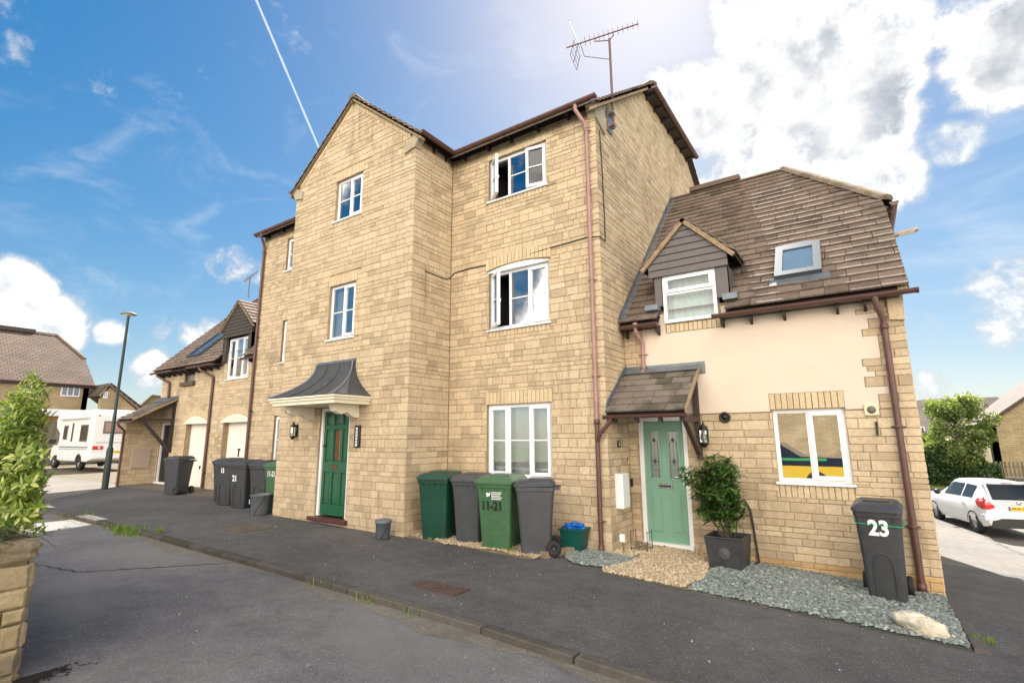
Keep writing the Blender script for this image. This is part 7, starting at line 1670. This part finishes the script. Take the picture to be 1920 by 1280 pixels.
# little roof glimpsed over the porch
tr_ = thing('distant_house', (-60, 26, -1.3), 'small distant tan gable peeping over the low porch roof', 'building', worldspace=True)
XQ = -55; p1_, p2_, p3_ = onX(268,762,XQ), onX(284,742,XQ), onX(310,744,XQ); FQ = Fr((XQ,0,0), (0,1,0)); facet('wall', FSTONE, FQ, [(p1_.y-.3,-1.4),(p3_.y+4,-1.4),(p3_.y+4,p2_.z-.5),(p2_.y,p2_.z),(p1_.y-.3,p1_.z-.2)], tr_, th=.3)
FQ2 = Fr((XQ+.2, p2_.y-.1, p2_.z+.1), (1,0,0), (-0.0, -1, 0)); m = MB(); m.tube([(XQ+.1,p1_.y-.5,p1_.z-.3),(XQ+.1,p2_.y,p2_.z+.05),(XQ+.1,p3_.y+4,p2_.z-.3)], .12, 6); m.build('verge', pm('far_verge', (.28,.17,.13), .9), tr_)
# garage with white fascia and fence behind the bush
gr = thing('flat_garage', (-40.5, 7, gz(-40,7)), 'low brick outbuilding with white fascia between the bush and the motorhome', 'outbuilding', worldspace=True)
XF = -40.8; f0, f1 = onX(60,768,XF), onX(107,780,XF); FF = Fr((XF,0,0), (0,1,0)); facet('wall', cmat('far_orange_brick', (.38,.20,.09), (.22,.075,.008), dark=.8), FF, [(2,-1.5),(f1.y+1.5,-1.5),(f1.y+1.5,f1.z),(2,f1.z)], gr, th=.2); MB().box(1.8, f1.y+1.8, f1.z, f1.z+.42, -.3, .25, FF).build('fascia', UPVC, gr)
fe = thing('board_fence', (-38.6, 2, gz(-38,5)), 'weathered vertical board fence behind the motorhome', 'fence', worldspace=True)
XE = -38.6; FE = Fr((XE,0,0), (0,1,0)); fz = onX(70,790,XE).z; y = 3.0; i = 0
FEN = Pieces('board', WOOD, 300)
while y < 13: w = .15; FEN.add(FE, [(y+.004, gz(XE,y)+.08), (y+w-.004, gz(XE,y)+.08), (y+w-.004, fz+random.uniform(-.02,.02)), (y+.004, fz+random.uniform(-.02,.02))], -.01, .015, .003); y += w
FEN.build(fe)
for k in range(6): MB().box(3+k*2-.05, 3+k*2+.05, gz(XE,5)-.05, fz+.08, -.1, -.0, FE).build('post', WOOD, fe, tone=.4)
MB().box(3, 13, gz(XE,5)-.02, gz(XE,5)+.09, .016, .05, FE).build('gravel_board', KERBM, fe, tone=.6)
# right: houses across the road
rh = thing('stone_house', (8, 44, -2.9), 'stone house with broad gable and grey brown tiled roof beyond the white car', 'building', worldspace=True)
YH = 44.0; ea = onY(1845,796,YH); apx = onY(1925,742,YH); FHf = Fr((0,YH,0), (1,0,0)); wg = (apx.x+2.4)-ea.x; Xa = ea.x+wg; za = ea.z+(apx.z-ea.z)*(wg/(apx.x-ea.x))
facet('wall', FSTONE, FHf, [(ea.x+.25,-3.2),(ea.x+2*wg,-3.2),(ea.x+2*wg,ea.z),(Xa,za),(ea.x+.25,ea.z)], rh, th=.3)
dx_ = -4.6; sR = math.hypot(wg, za-ea.z)
rp0 = Vector((ea.x, YH-.2, ea.z)); 
FRr_ = Fr(rp0, (0,-1,0), (wg,0,za-ea.z)); facet('roof', FTILE2, FRr_, [(-12,0),(0,0),(0,sR),(-12,sR)], rh, th=.12)
m = MB(); m.tube([(ea.x-.02,YH-.25,ea.z),(Xa,YH-.25,za)], .10, 6); m.build('verge', pm('dark_verge_far', (.07,.05,.045), .8), rh); m = MB(); m.tube([(ea.x+.15,YH-.06,ea.z),(ea.x+.15,YH-.06,-3)], .05, 6); m.build('downpipe', BLACKP, rh); FHs = Fr((ea.x+.25,0,0), (0,-1,0)); facet('wall', FSTONE, FHs, [(-YH-12,-3.2),(-YH,-3.2),(-YH,ea.z),(-YH-12,ea.z)], rh, th=.3)
rz_ = thing('stone_house', (4, 52, -2.9), 'pale roofed stone house mostly hidden behind the garden tree', 'building', worldspace=True)
Y2 = 52.0; a_, b_2, c_2, d_2 = onY(1722,812,Y2), onY(1722,780,Y2), onY(1775,752,Y2), onY(1860,800,Y2)
FZ = Fr((0,Y2,0), (1,0,0)); facet('wall', pm('far_cream', (.55,.47,.34), .9), FZ, [(a_.x-8,-3),(d_2.x+3,-3),(d_2.x+3,a_.z),(a_.x-8,a_.z)], rz_, th=.3)
hz2 = onY(1800,748,Y2).z-a_.z; FZr = Fr((0,Y2-.3,a_.z-.05), (1,0,0), (0,3.6,hz2+.3)); L_ = math.hypot(3.6,hz2+.3); facet('roof', FTILE2, FZr, [(a_.x-8.2,0),(d_2.x+3.3,0),(c_2.x+3.5,L_),(c_2.x-1,L_),(a_.x-8.2,L_*.62)][:5], rz_, th=.12)
wa, wb2 = onY(1719,806,Y2-.06), onY(1733,797,Y2-.06); fwin(rz_, FZ, -.2+wa.x, wb2.x, wa.z-.4, wb2.z-.1, 3, nn=.0)
wa, wb2 = onY(1826,820,44.6), onY(1840,803,44.6)
rl_ = thing('stone_garden_wall', (8, 38.6, -2.9), 'low dry stone garden wall behind the white car', 'wall', worldspace=True); facet('wall', cmat('dry_stone', (.20,.175,.14), (.35,.11,.03), dark=.3), Fr((0,38.8,0), (1,0,0)), [(4.3,-3.1),(16,-3.1),(16,-2.3),(4.3,-2.3)], rl_, th=.4)
pf_ = thing('picket_fence', (8, 41.5, -2.9), 'brown picket fence below the big stone gable', 'fence', worldspace=True); FP_ = Fr((0,41.6,0), (1,0,0)); PK = Pieces('picket', WOOD, 300); x = 6.3
while x < 15: PK.add(FP_, [(x,-2.6),(x+.09,-2.6),(x+.09,-1.55),(x,-1.55)], -.01, .015, .003); x += .18
PK.build(pf_); MB().box(6.3,15,-1.9,-1.8,-.04,-.01,FP_).build('rail', WOOD, pf_, tone=.4)
# tree and hedge on the right
def foliage(name, parent, mat, n, fn, size, seed, single=True):
    r = random.Random(seed); m = MB()
    for i in range(n):
        p, tone = fn(r); s = size*r.uniform(.6,1.4); a = Vector((r.gauss(0,1), r.gauss(0,1), r.gauss(0,1))).normalized(); b = a.orthogonal().normalized(); b = (b*math.cos(i)+a.cross(b)*math.sin(i)); c = a.cross(b)
        m.add([p-b*s*.5, p+c*s*.28, p+b*s*.5, p-c*s*.28], [(0,1,2,3)], tone=tone)
    return m.build(name, mat, parent, kind='stuff')
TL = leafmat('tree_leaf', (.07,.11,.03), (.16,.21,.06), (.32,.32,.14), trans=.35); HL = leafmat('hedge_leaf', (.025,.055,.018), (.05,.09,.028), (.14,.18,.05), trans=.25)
tcx = onY(1800, 850, 39.6).x
tree = thing('tree', (tcx, 39.6, -2.9), 'round leafy garden tree with reddish seed clusters rising above the hedge', 'tree', worldspace=True)
cl = []; r = random.Random(3)
for i in range(60):
    a = r.uniform(0, 6.28); h = r.uniform(-1.7, 1.95); env = 1.85*math.sqrt(max(.04, 1-((h-.0)/2.15)**2))*r.uniform(.35,1.0); cl.append((Vector((tcx+math.cos(a)*env, 39.6+math.sin(a)*env, h)), r.uniform(.30,.62)))
m = MB(); m.tube([(tcx,39.6,-3),(tcx+.05,39.6,-1.6),(tcx,39.6,.2)], .14, 8, r1=.06)
for c, s in cl: m.tube([(tcx,39.6,min(.6,c.z-.8)), c], .035, 4, r1=.012)
m.build('trunk', BARK, tree)
def ftree(r):
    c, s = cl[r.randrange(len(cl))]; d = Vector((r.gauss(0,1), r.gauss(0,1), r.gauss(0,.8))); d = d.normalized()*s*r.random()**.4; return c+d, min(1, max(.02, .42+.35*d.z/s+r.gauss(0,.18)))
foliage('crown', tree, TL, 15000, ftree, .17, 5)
hedge = thing('hedge', (4.0, 39.2, -2.9), 'dense dark green hedge below the tree behind the grass verge', 'hedge', worldspace=True)
hx0, hx1 = 2.0, onY(1878,880,38.6).x
def fh(r):
    x = r.uniform(hx0, hx1); e = 1 if x < hx1-1.6 else max(.25, (hx1-x)/1.6)**.6; top = -.95*1+.12*math.sin(x*2.3)+(.55 if x > 4.6 else 0)*1; top = -2.9+(top+2.9)*e; f = r.random()
    if f < .45: z = r.uniform(-2.85, top); y = 38.6+r.uniform(-.12,.25)+.12*math.sin(z*5+x*3)
    else: z = top+r.uniform(-.25,.18); y = r.uniform(38.6,40.6)
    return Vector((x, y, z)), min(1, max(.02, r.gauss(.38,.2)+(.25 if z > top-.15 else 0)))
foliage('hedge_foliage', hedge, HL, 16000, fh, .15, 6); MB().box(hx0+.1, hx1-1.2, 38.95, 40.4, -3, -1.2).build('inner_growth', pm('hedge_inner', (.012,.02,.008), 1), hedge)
# ---------------------------------------------------------------- ACROSS THE STREET (mirrored in the windows)
op = thing('house_opposite', (-3, -19, -1.7), 'stone house across the street, mirrored in the ground floor panes', 'building', worldspace=True)
FO = Fr((0,-19,0), (-1,0,0)); facet('wall', FSTONE, FO, [(-3,-1.8),(8,-1.8),(8,3.0),(-3,3.0)], op, th=.3); FO2 = Fr((0,-18.7,2.9), (-1,0,0), (0,-4,2.6)); facet('roof', FTILE, FO2, [(-3.3,0),(8.3,0),(8.3,5.4),(-3.3,5.4)], op, th=.12)
for u in (-1.5, 4.6): fwin(op, FO, u, u+1.3, 1.3, 2.4, 3); fwin(op, FO, u, u+1.3, -.2, .9, 3)
YV = pm('yellow_paint', (.55,.37,.04), .3, coat=.3); DB = pm('dark_blue_paint', (.012,.02,.035), .25, coat=.5); GRN = pm('bright_green_paint', (.05,.26,.08), .4)
oc = thing('estate_car', (-2.6, -3.6, gz(-2.6,-3.6)-KD), 'dark and yellow estate car mirrored in the right hand ground floor window', 'car')
m = MB(); m.prism([(-2.1,.3),(2.0,.3),(2.1,.75),(-2.15,.75)], -.85, .85, Fr((0,0,0), (1,0,0))); m.build('lower_body', YV, oc); m = MB(); m.prism([(-2.15,.755),(2.1,.755),(2.0,1.0),(.9,1.05),(.3,1.48),(-1.9,1.5),(-2.12,1.05)], -.8, .8, Fr((0,0,0), (1,0,0))); m.build('upper_body', DB, oc)
MB().box(-2.0,1.6,.801,.81,.92,1.0).build('side_stripe', GRN, oc)
for x in (-1.35,1.3):
    for y in (-.78,.78): m = MB(); m.lathe([(0,-.1),(.3,-.1),(.31,0),(.3,.1),(0,.1)], (x,y,.3), axis=(0,1,0), seg=16); m.build('wheel', RUB, oc)
